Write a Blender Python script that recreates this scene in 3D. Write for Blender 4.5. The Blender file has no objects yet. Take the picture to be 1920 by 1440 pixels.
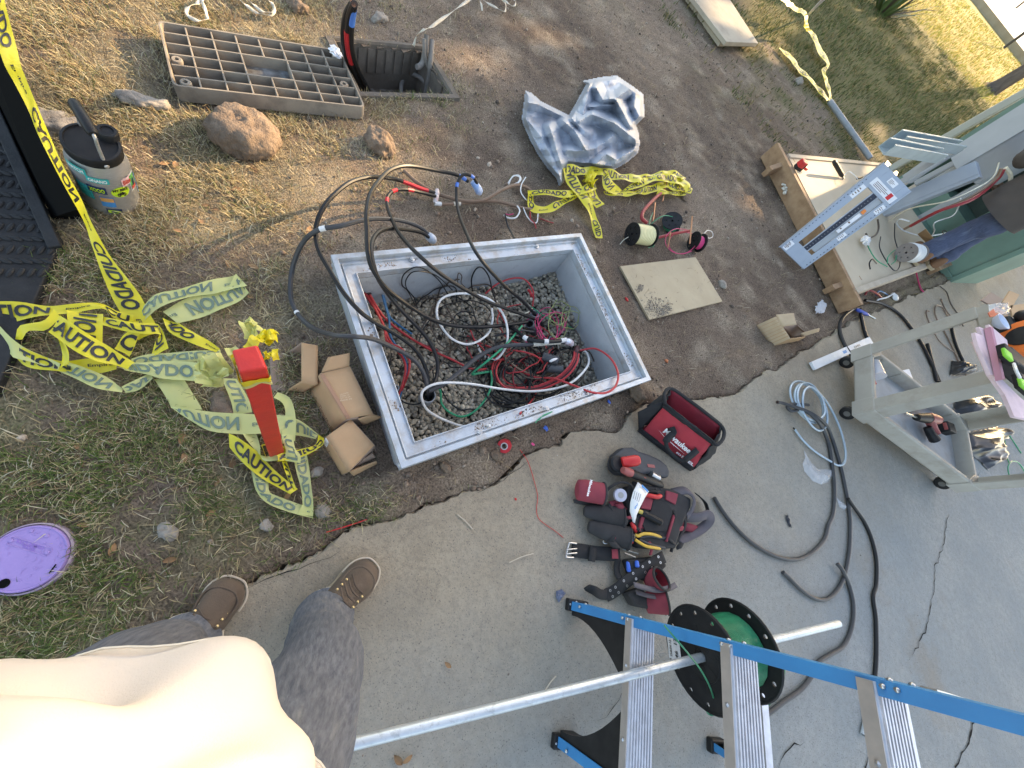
import bpy, bmesh, math, random
import numpy as np
from mathutils import Vector, Matrix, Quaternion
scene = bpy.context.scene
col = scene.collection
rnd = random.Random(7)
# ------------------------------------------------------------------ camera
CAMH, FPX, NADIR = 1.45, 730.0, (640.0, 1000.0)
_d = Vector((NADIR[0]-960, NADIR[1]-720, FPX)).normalized()      # camera frame: x right, y down, z forward
_up = -_d
_fw = Vector((0, 0, 1)); _Y = (_fw - _up*_fw.dot(_up)).normalized(); _X = _Y.cross(_up)
RW = Matrix((_X, _Y, _up))                                        # rows: world axes in camera frame
cam_data = bpy.data.cameras.new('camera')
cam_data.sensor_width = 36.0; cam_data.lens = FPX/1920*36; cam_data.clip_start = 0.02; cam_data.clip_end = 2000
cam = bpy.data.objects.new('camera', cam_data); col.objects.link(cam); scene.camera = cam
_r, _u, _b = RW.col[0], -RW.col[1], -RW.col[2]
cam.matrix_world = Matrix(((_r[0], _u[0], _b[0], 0), (_r[1], _u[1], _b[1], 0), (_r[2], _u[2], _b[2], CAMH), (0, 0, 0, 1)))
def G(px, py, z=0.0):
    """world point at height z seen at a pixel of the 1920x1440 photograph"""
    d = RW @ Vector((px-960, py-720, FPX))
    return d*((z-CAMH)/d.z) + Vector((0, 0, CAMH))
RWn = np.array(RW)
def PX(P):
    c = (np.asarray(P, float) - np.array([0, 0, CAMH])) @ RWn
    zz = np.where(c[:, 2] > 1e-3, c[:, 2], 1e-3)
    return 960+FPX*c[:, 0]/zz, 720+FPX*c[:, 1]/zz, c[:, 2]
# ------------------------------------------------------------------ world, sun, exposure
SUN_EL, SUN_AZ = math.radians(23), math.radians(14)   # azimuth measured from +Y towards +X
world = bpy.data.worlds.new('World'); scene.world = world; world.use_nodes = True
wn = world.node_tree.nodes; wl = world.node_tree.links; wn.clear()
sky = wn.new('ShaderNodeTexSky'); sky.sky_type = 'NISHITA'; sky.sun_disc = False
sky.sun_elevation = SUN_EL; sky.sun_rotation = SUN_AZ
sky.air_density = 1.0; sky.dust_density = 1.6; sky.ozone_density = 1.0
bg = wn.new('ShaderNodeBackground'); bg.inputs[1].default_value = 0.15
wo = wn.new('ShaderNodeOutputWorld'); wl.new(sky.outputs[0], bg.inputs[0]); wl.new(bg.outputs[0], wo.inputs[0])
sun_dir = Vector((math.sin(SUN_AZ)*math.cos(SUN_EL), math.cos(SUN_AZ)*math.cos(SUN_EL), math.sin(SUN_EL)))  # towards the sun
sd = bpy.data.lights.new('sun', 'SUN'); sd.energy = 3.0; sd.angle = math.radians(0.6); sd.color = (1.0, 0.80, 0.56)
so = bpy.data.objects.new('sun', sd); col.objects.link(so); so.rotation_euler = sun_dir.to_track_quat('Z', 'Y').to_euler()
so.location = sun_dir*30
vs = scene.view_settings; vs.view_transform = 'Standard'; vs.look = 'None'; vs.exposure = 2.14; vs.gamma = 1.0
vs.use_white_balance = True; vs.white_balance_temperature = 7900; vs.white_balance_tint = 11
scene.cycles.use_denoising = True
scene.cycles.max_bounces = 8; scene.cycles.transparent_max_bounces = 8
scene.cycles.sample_clamp_indirect = 6.0
# ------------------------------------------------------------------ materials
def lin(c):
    return tuple(((v/255)/12.92 if v/255 <= .04045 else ((v/255+.055)/1.055)**2.4) for v in c)
MATS = {}
def mat(name, c1, c2=None, scale=6.0, rough=.6, metal=0.0, bump=0.0, bscale=90.0, spec=.5, dirt=None, dscale=4.0, damt=.5,
        trans=0.0, alpha=1.0, coat=0.0, rand=0.0, stretch=None, sheen=0.0, ior=1.45, glass=False, mix=(.35, .65)):
    """procedural principled material: two tones mixed by noise, optional dirt patches, fine bump"""
    if name in MATS: return MATS[name]
    m = bpy.data.materials.new(name); MATS[name] = m; m.use_nodes = True
    n, l = m.node_tree.nodes, m.node_tree.links
    p = n['Principled BSDF']; out = n['Material Output']
    p.inputs['Roughness'].default_value = rough; p.inputs['Metallic'].default_value = metal
    p.inputs['Specular IOR Level'].default_value = spec; p.inputs['IOR'].default_value = ior
    if coat: p.inputs['Coat Weight'].default_value = coat
    if sheen: p.inputs['Sheen Weight'].default_value = sheen
    tc = n.new('ShaderNodeTexCoord'); vec = tc.outputs['Object']
    if stretch:
        mp = n.new('ShaderNodeMapping'); mp.inputs['Scale'].default_value = stretch; l.new(vec, mp.inputs[0]); vec = mp.outputs[0]
    def noise(sc, det=6, ro=.6):
        t = n.new('ShaderNodeTexNoise'); t.inputs['Scale'].default_value = sc; t.inputs['Detail'].default_value = det
        t.inputs['Roughness'].default_value = ro; l.new(vec, t.inputs['Vector']); return t.outputs['Fac']
    def ramp(src, a, b):
        r = n.new('ShaderNodeMapRange'); r.inputs[1].default_value = a; r.inputs[2].default_value = b; l.new(src, r.inputs[0]); return r.outputs[0]
    def mixc(fac, a, b):
        x = n.new('ShaderNodeMix'); x.data_type = 'RGBA'
        if hasattr(fac, 'default_value'): l.new(fac, x.inputs[0])
        else: x.inputs[0].default_value = fac
        for s, v in ((x.inputs[6], a), (x.inputs[7], b)):
            if isinstance(v, tuple): s.default_value = (*v[:3], 1)
            else: l.new(v, s)
        return x.outputs[2]
    c = c1
    if c2 is not None: c = mixc(ramp(noise(scale), *mix), c1, c2)
    if dirt is not None: c = mixc(ramp(noise(dscale, 8, .7), 1-damt-.12, 1-damt+.2), c, dirt)
    if rand:
        oi = n.new('ShaderNodeObjectInfo'); h = n.new('ShaderNodeHueSaturation')
        r = n.new('ShaderNodeMapRange'); r.inputs[3].default_value = 1-rand; r.inputs[4].default_value = 1+rand
        l.new(oi.outputs['Random'], r.inputs[0]); l.new(r.outputs[0], h.inputs['Value'])
        if isinstance(c, tuple): h.inputs['Color'].default_value = (*c[:3], 1)
        else: l.new(c, h.inputs['Color'])
        c = h.outputs[0]
    if isinstance(c, tuple): p.inputs['Base Color'].default_value = (*c[:3], 1)
    else: l.new(c, p.inputs['Base Color'])
    if bump:
        b = n.new('ShaderNodeBump'); b.inputs['Strength'].default_value = 1.0; b.inputs['Distance'].default_value = bump
        l.new(noise(bscale, 5, .65), b.inputs['Height']); l.new(b.outputs[0], p.inputs['Normal'])
    if glass: p.inputs['Transmission Weight'].default_value = 1.0
    if trans:
        t = n.new('ShaderNodeBsdfTranslucent'); x = n.new('ShaderNodeMixShader'); x.inputs[0].default_value = trans
        if isinstance(c, tuple): t.inputs[0].default_value = (*c[:3], 1)
        else: l.new(c, t.inputs[0])
        l.new(p.outputs[0], x.inputs[1]); l.new(t.outputs[0], x.inputs[2]); l.new(x.outputs[0], out.inputs[0])
    if alpha < 1: p.inputs['Alpha'].default_value = alpha
    return m
# ------------------------------------------------------------------ mesh helpers
V = Vector
def frame(t, ref=None):
    t = t.normalized(); ref = ref or (V((0, 0, 1)) if abs(t.z) < .95 else V((1, 0, 0)))
    x = ref.cross(t).normalized(); return x, t.cross(x).normalized()
def crm(pts, n=8, closed=False):
    """Catmull-Rom through points (Vectors or tuples of floats)"""
    P = [np.array(p, float) for p in pts]
    if len(P) < 3 and not closed:
        return [P[0]+(P[-1]-P[0])*i/n for i in range(n+1)] if len(P) == 2 else P
    out = []; m = len(P); rng = range(m if closed else m-1)
    for i in rng:
        if closed: a, b, c, d = P[(i-1) % m], P[i], P[(i+1) % m], P[(i+2) % m]
        else: a, b, c, d = P[i-1] if i else 2*P[0]-P[1], P[i], P[i+1], P[i+2] if i+2 < m else 2*P[-1]-P[-2]
        for k in range(n):
            t = k/n; out.append(.5*((2*b)+(c-a)*t+(2*a-5*b+4*c-d)*t*t+(3*b-a-3*c+d)*t**3))
    if not closed: out.append(P[-1])
    return out
def path(px, n=6, closed=False):
    """smooth world path from (px, py, z) waypoints"""
    return [V(p) for p in crm([G(*p) for p in px], n, closed)]
class MB:
    def __init__(s): s.v = []; s.f = []; s.m = []; s.cur = 0
    def add(s, v, f):
        o = len(s.v); s.v += [tuple(p) for p in v]; s.f += [tuple(i+o for i in q) for q in f]; s.m += [s.cur]*len(f); return s
    def box(s, c, size, R=None, taper=1.0):
        hx, hy, hz = [k/2 for k in size]; c = V(c)
        q = [V((x*(taper if z > 0 else 1), y*(taper if z > 0 else 1), z)) for z in (-hz, hz) for x, y in ((-hx, -hy), (hx, -hy), (hx, hy), (-hx, hy))]
        if R is not None: q = [R @ p for p in q]
        return s.add([c+p for p in q], [(3, 2, 1, 0), (4, 5, 6, 7), (0, 1, 5, 4), (1, 2, 6, 5), (2, 3, 7, 6), (3, 0, 4, 7)])
    def bar(s, a, b, w, h, ref=None):
        a, b = V(a), V(b); t = b-a; x, y = frame(t, ref)
        R = Matrix((x, y, t.normalized())).transposed(); return s.box((a+b)/2, (w, h, t.length), R)
    def tube(s, pts, r, n=8, closed=False, caps=True):
        pts = [V(p) for p in pts]; N = len(pts); vs = []; fs = []; x = None
        for i, p in enumerate(pts):
            if closed: t = pts[(i+1) % N]-pts[i-1]
            else: t = pts[min(i+1, N-1)]-pts[max(i-1, 0)]
            if t.length < 1e-9: t = V((0, 0, 1))
            t.normalize()
            if x is None: x, y = frame(t)
            else:
                x = x-t*x.dot(t)
                if x.length < 1e-6: x, y = frame(t)
                x.normalize(); y = t.cross(x)
            rr = r[i] if isinstance(r, (list, tuple)) else r
            vs += [p+(x*math.cos(a)+y*math.sin(a))*rr for a in [2*math.pi*k/n for k in range(n)]]
        for i in range(N if closed else N-1):
            j = (i+1) % N
            fs += [(i*n+k, i*n+(k+1) % n, j*n+(k+1) % n, j*n+k) for k in range(n)]
        if caps and not closed: fs += [tuple(range(n-1, -1, -1)), tuple((N-1)*n+k for k in range(n))]
        return s.add(vs, fs)
    def cyl(s, a, b, r, n=16, r2=None):
        a, b = V(a), V(b); return s.tube([a, b], [r, r if r2 is None else r2], n)
    def lathe(s, prof, M=None, n=24, caps=True):
        M = M or Matrix.Identity(4); vs = []; fs = []
        for (r, z) in prof: vs += [M @ V((r*math.cos(2*math.pi*k/n), r*math.sin(2*math.pi*k/n), z)) for k in range(n)]
        for i in range(len(prof)-1):
            fs += [(i*n+k, i*n+(k+1) % n, (i+1)*n+(k+1) % n, (i+1)*n+k) for k in range(n)]
        if caps: fs += [tuple(range(n-1, -1, -1)), tuple((len(prof)-1)*n+k for k in range(n))]
        return s.add(vs, fs)
    def prism(s, poly, ext):
        poly = [V(p) for p in poly]; n = len(poly); ext = V(ext)
        return s.add(poly+[p+ext for p in poly], [tuple(range(n-1, -1, -1)), tuple(range(n, 2*n))]+[(i, (i+1) % n, n+(i+1) % n, n+i) for i in range(n)])
    def grid(s, rows, thick=0.0):
        R, C = len(rows), len(rows[0]); vs = [V(p) for r in rows for p in r]
        fs = [(i*C+j, i*C+j+1, (i+1)*C+j+1, (i+1)*C+j) for i in range(R-1) for j in range(C-1)]
        return s.add(vs, fs)
    def loft(s, rings, caps=True):
        n = len(rings[0]); vs = [V(p) for r in rings for p in r]; fs = []
        for i in range(len(rings)-1):
            fs += [(i*n+k, i*n+(k+1) % n, (i+1)*n+(k+1) % n, (i+1)*n+k) for k in range(n)]
        if caps: fs += [tuple(range(n-1, -1, -1)), tuple((len(rings)-1)*n+k for k in range(n))]
        return s.add(vs, fs)
    def blob(s, c, r, seed=0, sq=(1, 1, 1), sub=2, amp=.25, R=None):
        bm = bmesh.new(); bmesh.ops.create_icosphere(bm, subdivisions=sub, radius=1); rr = random.Random(seed)
        ax = [(V((rr.gauss(0, 1), rr.gauss(0, 1), rr.gauss(0, 1))).normalized(), rr.uniform(.6, 1.0)) for _ in range(9)]
        vs = []
        for v in bm.verts:
            d = v.co.normalized(); k = 1.0
            for a, t in ax: k = min(k, max(.35, t/max(d.dot(a), .01)) if d.dot(a) > .3 else 9)
            k *= 1+rr.uniform(-amp, amp)*.25
            p = V((d.x*sq[0], d.y*sq[1], d.z*sq[2]))*k*r
            vs.append(V(c)+(R @ p if R is not None else p))
        bm.verts.index_update(); fs = [tuple(v.index for v in f.verts) for f in bm.faces]; bm.free(); return s.add(vs, fs)
def obj(name, mb, m, parent=None, smooth=True, angle=.7, bevel=0.0, solid=0.0, sub=0):
    me = bpy.data.meshes.new(name); me.from_pydata(mb.v, [], mb.f); me.update()
    for mm in (m if isinstance(m, (list, tuple)) else [m]): me.materials.append(mm)
    if isinstance(m, (list, tuple)) and any(mb.m): me.polygons.foreach_set('material_index', mb.m)
    if smooth:
        me.shade_smooth(); me.set_sharp_from_angle(angle=angle)
    o = bpy.data.objects.new(name, me); col.objects.link(o)
    if solid:
        md = o.modifiers.new('solid', 'SOLIDIFY'); md.thickness = solid; md.offset = 0
    if sub:
        md = o.modifiers.new('sub', 'SUBSURF'); md.levels = sub; md.render_levels = sub
    if bevel:
        md = o.modifiers.new('bevel', 'BEVEL'); md.width = bevel; md.segments = 2; md.limit_method = 'ANGLE'; md.angle_limit = .6
    if parent is not None: adopt(o, parent)
    return o
def wmat(o):
    m = Matrix.Translation(o.location)
    if o.parent is not None: m = wmat(o.parent) @ o.matrix_parent_inverse @ m
    return m
def adopt(o, p):
    o.parent = p; o.matrix_parent_inverse = wmat(p).inverted()
def tag(o, label=None, cat=None, group=None, kind=None):
    if label: o['label'] = label
    if cat: o['category'] = cat
    if group: o['group'] = group
    if kind: o['kind'] = kind
    return o
def thing(name, label, cat, loc=(0, 0, 0), group=None):
    o = bpy.data.objects.new(name, None); o.empty_display_size = .05; o.location = loc; col.objects.link(o)
    return tag(o, label, cat, group)
def wire(name, px, r, m, parent=None, n=6, k=6):
    return obj(name, MB().tube(path(px, k), r, n), m, parent)
_tc = {}
def textmesh(s, offset=0.0, spacing=1.0):
    key = (s, offset, spacing)
    if key not in _tc:
        cu = bpy.data.curves.new('t', 'FONT'); cu.body = s; cu.offset = offset; cu.space_character = spacing; cu.resolution_u = 3
        o = bpy.data.objects.new('t', cu); col.objects.link(o)
        dg = bpy.context.evaluated_depsgraph_get(); me = o.evaluated_get(dg).to_mesh()
        vs = [(v.co.x, v.co.y) for v in me.vertices]; fs = [tuple(p.vertices) for p in me.polygons]
        o.evaluated_get(dg).to_mesh_clear(); bpy.data.objects.remove(o); bpy.data.curves.remove(cu)
        x0 = min(v[0] for v in vs); x1 = max(v[0] for v in vs); y0 = min(v[1] for v in vs); y1 = max(v[1] for v in vs)
        _tc[key] = ([((x-x0)/(x1-x0), (y-y0)/(y1-y0)) for x, y in vs], fs, (x1-x0)/(y1-y0))
    return _tc[key]
def textquad(mb, s, p00, p10, p01, offset=.01, lift=.002, spacing=1.0):
    """flat lettering filling the parallelogram p00-p10 (baseline) and p00-p01 (height)"""
    vs, fs, asp = textmesh(s, offset, spacing); p00, p10, p01 = V(p00), V(p10), V(p01)
    nrm = (p10-p00).cross(p01-p00).normalized()*lift
    mb.add([p00+(p10-p00)*u+(p01-p00)*v+nrm for u, v in vs], fs)
def fbm(x, y, sc, seed=0, oct=4):
    """vectorised value noise"""
    x = np.asarray(x, float)*sc; y = np.asarray(y, float)*sc; tot = 0; amp = 1; nrm = 0
    def hsh(i, j, k):
        h = (i*374761393 + j*668265263 + k*974634777) & 0xffffffff
        h = ((h ^ (h >> 13))*1274126177) & 0xffffffff
        return ((h ^ (h >> 16)) & 0xffff)/65535.0
    for o in range(oct):
        i = np.floor(x).astype(np.int64); j = np.floor(y).astype(np.int64); u = x-i; v = y-j; u = u*u*(3-2*u); v = v*v*(3-2*v)
        k = seed*17+o
        tot = tot+amp*((hsh(i, j, k)*(1-u)+hsh(i+1, j, k)*u)*(1-v)+(hsh(i, j+1, k)*(1-u)+hsh(i+1, j+1, k)*u)*v)
        nrm += amp; amp *= .5; x = x*2; y = y*2
    return tot/nrm
# ------------------------------------------------------------------ setting: layout of the vault, the pull box, the slab edge
VC = V((-.185, .9375, 0)); VL = V((.373, .928, 0)).normalized(); VS = V((.928, -.373, 0)).normalized(); VLEN, VWID, RIMZ = 1.173, .807, .15
def vau(a, b, z=0.0):
    """vault coordinates: a along the long side, b across (towards the concrete)"""
    return VC+VL*a+VS*b+V((0, 0, z))
PBC = [G(622, 82), G(790, 97), G(843, 183), G(670, 178)]
slab_px = [(-160, 1540), (0, 1395), (200, 1258), (330, 1178), (400, 1135), (457, 1103), (540, 1062), (640, 1017), (690, 990), (783, 957), (853, 927), (917, 910),
           (950, 888), (977, 853), (1017, 843), (1050, 837), (1063, 820), (1107, 813), (1150, 810), (1187, 772), (1203, 763), (1260, 757), (1340, 750),
           (1380, 737), (1420, 710), (1460, 687), (1493, 667), (1533, 643), (1580, 613), (1613, 597), (1667, 577), (1695, 561), (1732, 547), (1770, 531),
           (1800, 516), (1836, 509), (1862, 497), (1917, 477)]
slab_edge = [G(*p) for p in slab_px]
def ragged(pts, step, amp, seed):
    rr = random.Random(seed); out = []
    for a, b in zip(pts[:-1], pts[1:]):
        d = b-a; n = max(1, int(d.length/step)); nr = V((-d.y, d.x, 0)).normalized()
        for k in range(n):
            q = a+d*(k/n); f = float(fbm(q.x, q.y, 9, seed, 4))-.5; out.append(q+nr*(f*amp*9+rr.gauss(0, amp*.25)))
    return out+[pts[-1]]
_e = ragged(slab_edge, .013, .0065, 3)
slab_poly = [V((-1.2, -3, 0)), V((-.75, -1.5, 0))]+_e[1:]+[V((4.6, 11.5, 0)), V((9, 21, 0)), V((45, 21, 0)), V((45, -25, 0)), V((-1.2, -25, 0))]
def inpoly(x, y, poly):
    x = np.asarray(x); y = np.asarray(y); ins = np.zeros(x.shape, bool); n = len(poly)
    for i in range(n):
        x1, y1 = poly[i][0], poly[i][1]; x2, y2 = poly[(i+1) % n][0], poly[(i+1) % n][1]
        if y1 == y2: continue
        c = ((y1 > y) != (y2 > y)) & (x < (x2-x1)*(y-y1)/(y2-y1)+x1); ins ^= c
    return ins
def vault_ab(x, y):
    dx = x-VC.x; dy = y-VC.y; return dx*VL.x+dy*VL.y, dx*VS.x+dy*VS.y
coarse_edge = [(p.x, p.y) for p in slab_edge]
def slab_side(x, y):
    """signed distance to the mean slab edge line, positive over the slab"""
    a, b = G(640, 1017), G(1732, 547); d = (b-a).normalized(); return (x-a.x)*d.y-(y-a.y)*d.x
def veg(x, y):
    """vegetation cover and greenness from where a ground point lies"""
    P = np.stack([x, y, np.zeros_like(x)], 1); px, py, zz = PX(P)
    nz = fbm(x, y, 3.2, 5, 4)-.5
    edge = np.where(py < 470, 640, np.where(py < 950, 560, 700))
    w = 1/(1+np.exp((px+nz*420-edge)/45))
    w = np.maximum(w, .75*np.exp(-(((px-765)/95)**2+((py-205)/48)**2)))
    w = np.maximum(w, .8*np.exp(-(((px-650)/75)**2+((py-955)/55)**2)))
    w = np.maximum(w, .55*np.exp(-(((px-640)/120)**2+((py-330)/60)**2)))
    w = np.maximum(w, .9*np.exp(-(((px-1690)/80)**2+((py-555-(1690-px)*.42)/22)**2)))
    lawn = 1/(1+np.exp(-(y-x*.25-6.4+nz*3.5)/.45)); lawn = np.where(zz < .2, (y > 6), lawn)
    w = np.maximum(w, lawn); w = np.clip(w, 0, 1)
    green = np.where(px < 760, 1/(1+np.exp(-(py-620+nz*700+(300-px)*.35)/90)), .55+nz)
    return w, np.clip(green, 0, 1), lawn
def gz(x, y):
    x = np.atleast_1d(np.asarray(x, float)); y = np.atleast_1d(np.asarray(y, float))
    z = (fbm(x, y, 2.2, 1, 3)-.5)*.035+(fbm(x, y, 14, 2, 3)-.5)*.018+(fbm(x, y, 60, 3, 2)-.5)*.008
    a, b = vault_ab(x, y); da = np.maximum(np.abs(a)-VLEN/2, np.abs(b)-VWID/2)
    near = np.exp(-np.maximum(da, 0)/.10); side = np.where((b > VWID/2-.02) | (a > VLEN/2-.05), .085, np.where(b < -VWID/2+.02, .05, .012))
    z = z+near*side*.8
    s = inpoly(x, y, slab_poly); z = np.where(s, np.minimum(z, 0)-.06, z)
    far = np.clip((np.hypot(x, y)-7)/6, 0, 1); z = z*(1-.6*far)
    ss = slab_side(x, y); z = np.where((~s) & (ss > -.10) & (ss < .25), np.clip(z+.016, .010, .027+.5*np.maximum(-ss, 0)), z)
    return z
def gz1(p): return float(gz(p[0], p[1])[0])
def axis(lo, hi, step, far, n):
    m = np.arange(lo, hi+1e-6, step); g = np.geomspace(step, far, n); c = np.cumsum(g)
    return np.concatenate([lo-c[::-1], m, hi+c])
xs = axis(-2.6, 2.4, .022, 60, 26); ys = axis(-1.0, 6.2, .026, 70, 26)
GX, GY = np.meshgrid(xs, ys); gx, gy = GX.ravel(), GY.ravel(); gzz = gz(gx, gy)
far_ = np.hypot(gx, gy) > 60; gzz[far_] = -.05
nx_, ny_ = len(xs), len(ys)
ii, jj = np.meshgrid(np.arange(nx_-1), np.arange(ny_-1)); base = (jj*nx_+ii).ravel()
quads = np.stack([base, base+1, base+1+nx_, base+nx_], 1)
cx_, cy_ = gx[quads].mean(1), gy[quads].mean(1)
va, vb = vault_ab(cx_, cy_)
keep = ~((np.abs(va) < VLEN/2-.03) & (np.abs(vb) < VWID/2-.03))
keep &= ~inpoly(cx_, cy_, PBC)
quads = quads[keep]
def npmesh(name, verts, faces, m, tint=None, smooth=True):
    """mesh from numpy arrays; faces all of one size; tint is a per-vertex colour"""
    verts = np.asarray(verts, np.float32); faces = np.asarray(faces, np.int32); k = faces.shape[1]
    me = bpy.data.meshes.new(name); me.vertices.add(len(verts)); me.vertices.foreach_set('co', verts.ravel())
    me.loops.add(faces.size); me.loops.foreach_set('vertex_index', faces.ravel())
    me.polygons.add(len(faces)); me.polygons.foreach_set('loop_start', np.arange(0, faces.size, k, dtype=np.int32))
    me.update(calc_edges=True)
    if smooth: me.shade_smooth()
    if tint is not None:
        at = me.color_attributes.new('tint', 'FLOAT_COLOR', 'POINT'); t = np.ones((len(verts), 4), np.float32); t[:, :3] = tint
        at.data.foreach_set('color', t.ravel())
    me.materials.append(m); o = bpy.data.objects.new(name, me); col.objects.link(o); return o
def tintmat(name, rough=.8, trans=0.0, noise=0.0, nscale=120, bump=0.0, spec=.3):
    m = mat(name, (.5, .5, .5), rough=rough, trans=trans, bump=bump, bscale=nscale, spec=spec); n, l = m.node_tree.nodes, m.node_tree.links
    a = n.new('ShaderNodeVertexColor'); a.layer_name = 'tint'; src = a.outputs[0]
    if noise:
        tc = n.new('ShaderNodeTexCoord'); t = n.new('ShaderNodeTexNoise'); t.inputs['Scale'].default_value = nscale; t.inputs['Detail'].default_value = 6
        l.new(tc.outputs['Object'], t.inputs['Vector']); r = n.new('ShaderNodeMapRange'); r.inputs[1].default_value = .3; r.inputs[2].default_value = .7
        r.inputs[3].default_value = 1-noise; r.inputs[4].default_value = 1+noise; l.new(t.outputs['Fac'], r.inputs[0])
        h = n.new('ShaderNodeHueSaturation'); l.new(r.outputs[0], h.inputs['Value']); l.new(src, h.inputs['Color']); src = h.outputs[0]
    l.new(src, n['Principled BSDF'].inputs['Base Color'])
    for x in n:
        if x.type == 'BSDF_TRANSLUCENT': l.new(src, x.inputs[0])
    return m
wv, gv, lv = veg(gx, gy)
n1 = fbm(gx, gy, 1.3, 11, 5); n2 = fbm(gx, gy, 7, 12, 4); n3 = fbm(gx, gy, 40, 13, 2)
soilA, soilB, soilC = np.array([.142, .104, .078]), np.array([.228, .172, .128]), np.array([.36, .29, .215])
tint = soilA+(soilB-soilA)*np.clip((n1-.35)*3, 0, 1)[:, None]
tint = tint+(soilC-tint)*(np.clip((n2-.52)*4, 0, 1)*.55)[:, None]
thatch = np.array([.25, .205, .13])+(np.array([.11, .115, .05])-np.array([.25, .205, .13]))*np.clip(gv*.55+.1, 0, 1)[:, None]
tint = tint+(thatch-tint)*(wv*np.clip((n2-.30)*3, 0, 1)*.8)[:, None]
lawnc = np.where((gy > 15)[:, None], np.array([[.36, .30, .12]]), np.array([[.13, .125, .05]])); tint = tint+(lawnc-tint)*np.clip(lv*.9, 0, 1)[:, None]  # far lawn drier, and painted brighter to stand for sunlight
tint *= (.82+.36*n3)[:, None]
m_soil = tintmat('soil', rough=.95, noise=.55, nscale=150, bump=.009, spec=.12)
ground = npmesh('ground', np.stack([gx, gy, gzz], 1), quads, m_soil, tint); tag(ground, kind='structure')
# ---- concrete slab with a broken edge
def slabmat():
    m = mat('slab_concrete', (.3, .3, .3), rough=.9, spec=.2); n, l = m.node_tree.nodes, m.node_tree.links; p = n['Principled BSDF']
    tc = n.new('ShaderNodeTexCoord')
    def noi(s, d=8, r=.65):
        t = n.new('ShaderNodeTexNoise'); t.inputs['Scale'].default_value = s; t.inputs['Detail'].default_value = d; t.inputs['Roughness'].default_value = r
        l.new(tc.outputs['Object'], t.inputs['Vector']); return t.outputs['Fac']
    def rng(src, a, b, c=0.0, d=1.0):
        t = n.new('ShaderNodeMapRange'); 
        for i, v in enumerate((a, b, c, d)): t.inputs[i+1].default_value = v
        l.new(src, t.inputs[0]); return t.outputs[0]
    def mx(f, a, b):
        t = n.new('ShaderNodeMix'); t.data_type = 'RGBA'; l.new(f, t.inputs[0])
        for s, v in ((t.inputs[6], a), (t.inputs[7], b)):
            if isinstance(v, tuple): s.default_value = (*v, 1)
            else: l.new(v, s)
        return t.outputs[2]
    # distance from the soil edge: dust carried onto the slab thins out away from it
    a, b = G(640, 1017), G(1732, 547); d = (b-a).normalized(); nrm = V((d.y, -d.x, 0))
    dp = n.new('ShaderNodeVectorMath'); dp.operation = 'DOT_PRODUCT'; dp.inputs[1].default_value = nrm; l.new(tc.outputs['Object'], dp.inputs[0])
    of = n.new('ShaderNodeMath'); of.operation = 'ADD'; of.inputs[1].default_value = -a.dot(nrm); l.new(dp.outputs['Value'], of.inputs[0])
    wob = n.new('ShaderNodeMath'); wob.operation = 'MULTIPLY_ADD'; wob.inputs[1].default_value = 1.1; l.new(noi(1.6), wob.inputs[0]); l.new(of.outputs[0], wob.inputs[2])
    dust = rng(wob.outputs[0], .6, 1.9, 1.0, 0.0)
    c = mx(rng(noi(2.2), .38, .62), (.265, .285, .285), (.33, .335, .32))
    c = mx(rng(noi(30, 12, .85), .44, .62, 0, .75), c, (.225, .23, .225))
    c2 = mx(rng(noi(5), .35, .65), (.42, .345, .25), (.335, .275, .20))
    c2 = mx(rng(noi(55, 10, .85), .46, .66, 0, .8), c2, (.21, .175, .135))
    c = mx(dust, c, c2)
    c = mx(rng(noi(.9, 6, .7), .56, .68, 0, .45), c, (.26, .20, .14))
    c = mx(rng(noi(210, 3, .6), .60, .68, 0, .8), c, (.11, .10, .09))
    l.new(c, p.inputs['Base Color'])
    bu = n.new('ShaderNodeBump'); bu.inputs['Distance'].default_value = .006; ad = n.new('ShaderNodeMath'); ad.operation = 'ADD'
    l.new(noi(130, 8, .75), ad.inputs[0]); l.new(noi(22, 6, .6), ad.inputs[1]); l.new(ad.outputs[0], bu.inputs['Height']); l.new(bu.outputs[0], p.inputs['Normal'])
    return m
m_slab = slabmat()
SLZ = .03
bm = bmesh.new(); vv = [bm.verts.new((p.x, p.y, SLZ)) for p in slab_poly]
es = [bm.edges.new((vv[i], vv[(i+1) % len(vv)])) for i in range(len(vv))]
bmesh.ops.triangle_fill(bm, edges=es, use_beauty=True)
rr = random.Random(4); low = [bm.verts.new((p.x+rr.gauss(-.006, .004), p.y+rr.gauss(.004, .004), SLZ-.022+rr.gauss(0, .004))) for p in slab_poly]
bot = [bm.verts.new((p.x, p.y, -.15)) for p in slab_poly]
for i in range(len(vv)):
    j = (i+1) % len(vv)
    bm.faces.new((vv[i], vv[j], low[j], low[i])); bm.faces.new((low[i], low[j], bot[j], bot[i]))
bmesh.ops.recalc_face_normals(bm, faces=bm.faces)
me = bpy.data.meshes.new('concrete_slab'); bm.to_mesh(me); bm.free(); me.materials.append(m_slab)
slab = bpy.data.objects.new('concrete_slab', me); col.objects.link(slab); tag(slab, kind='structure')
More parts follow.
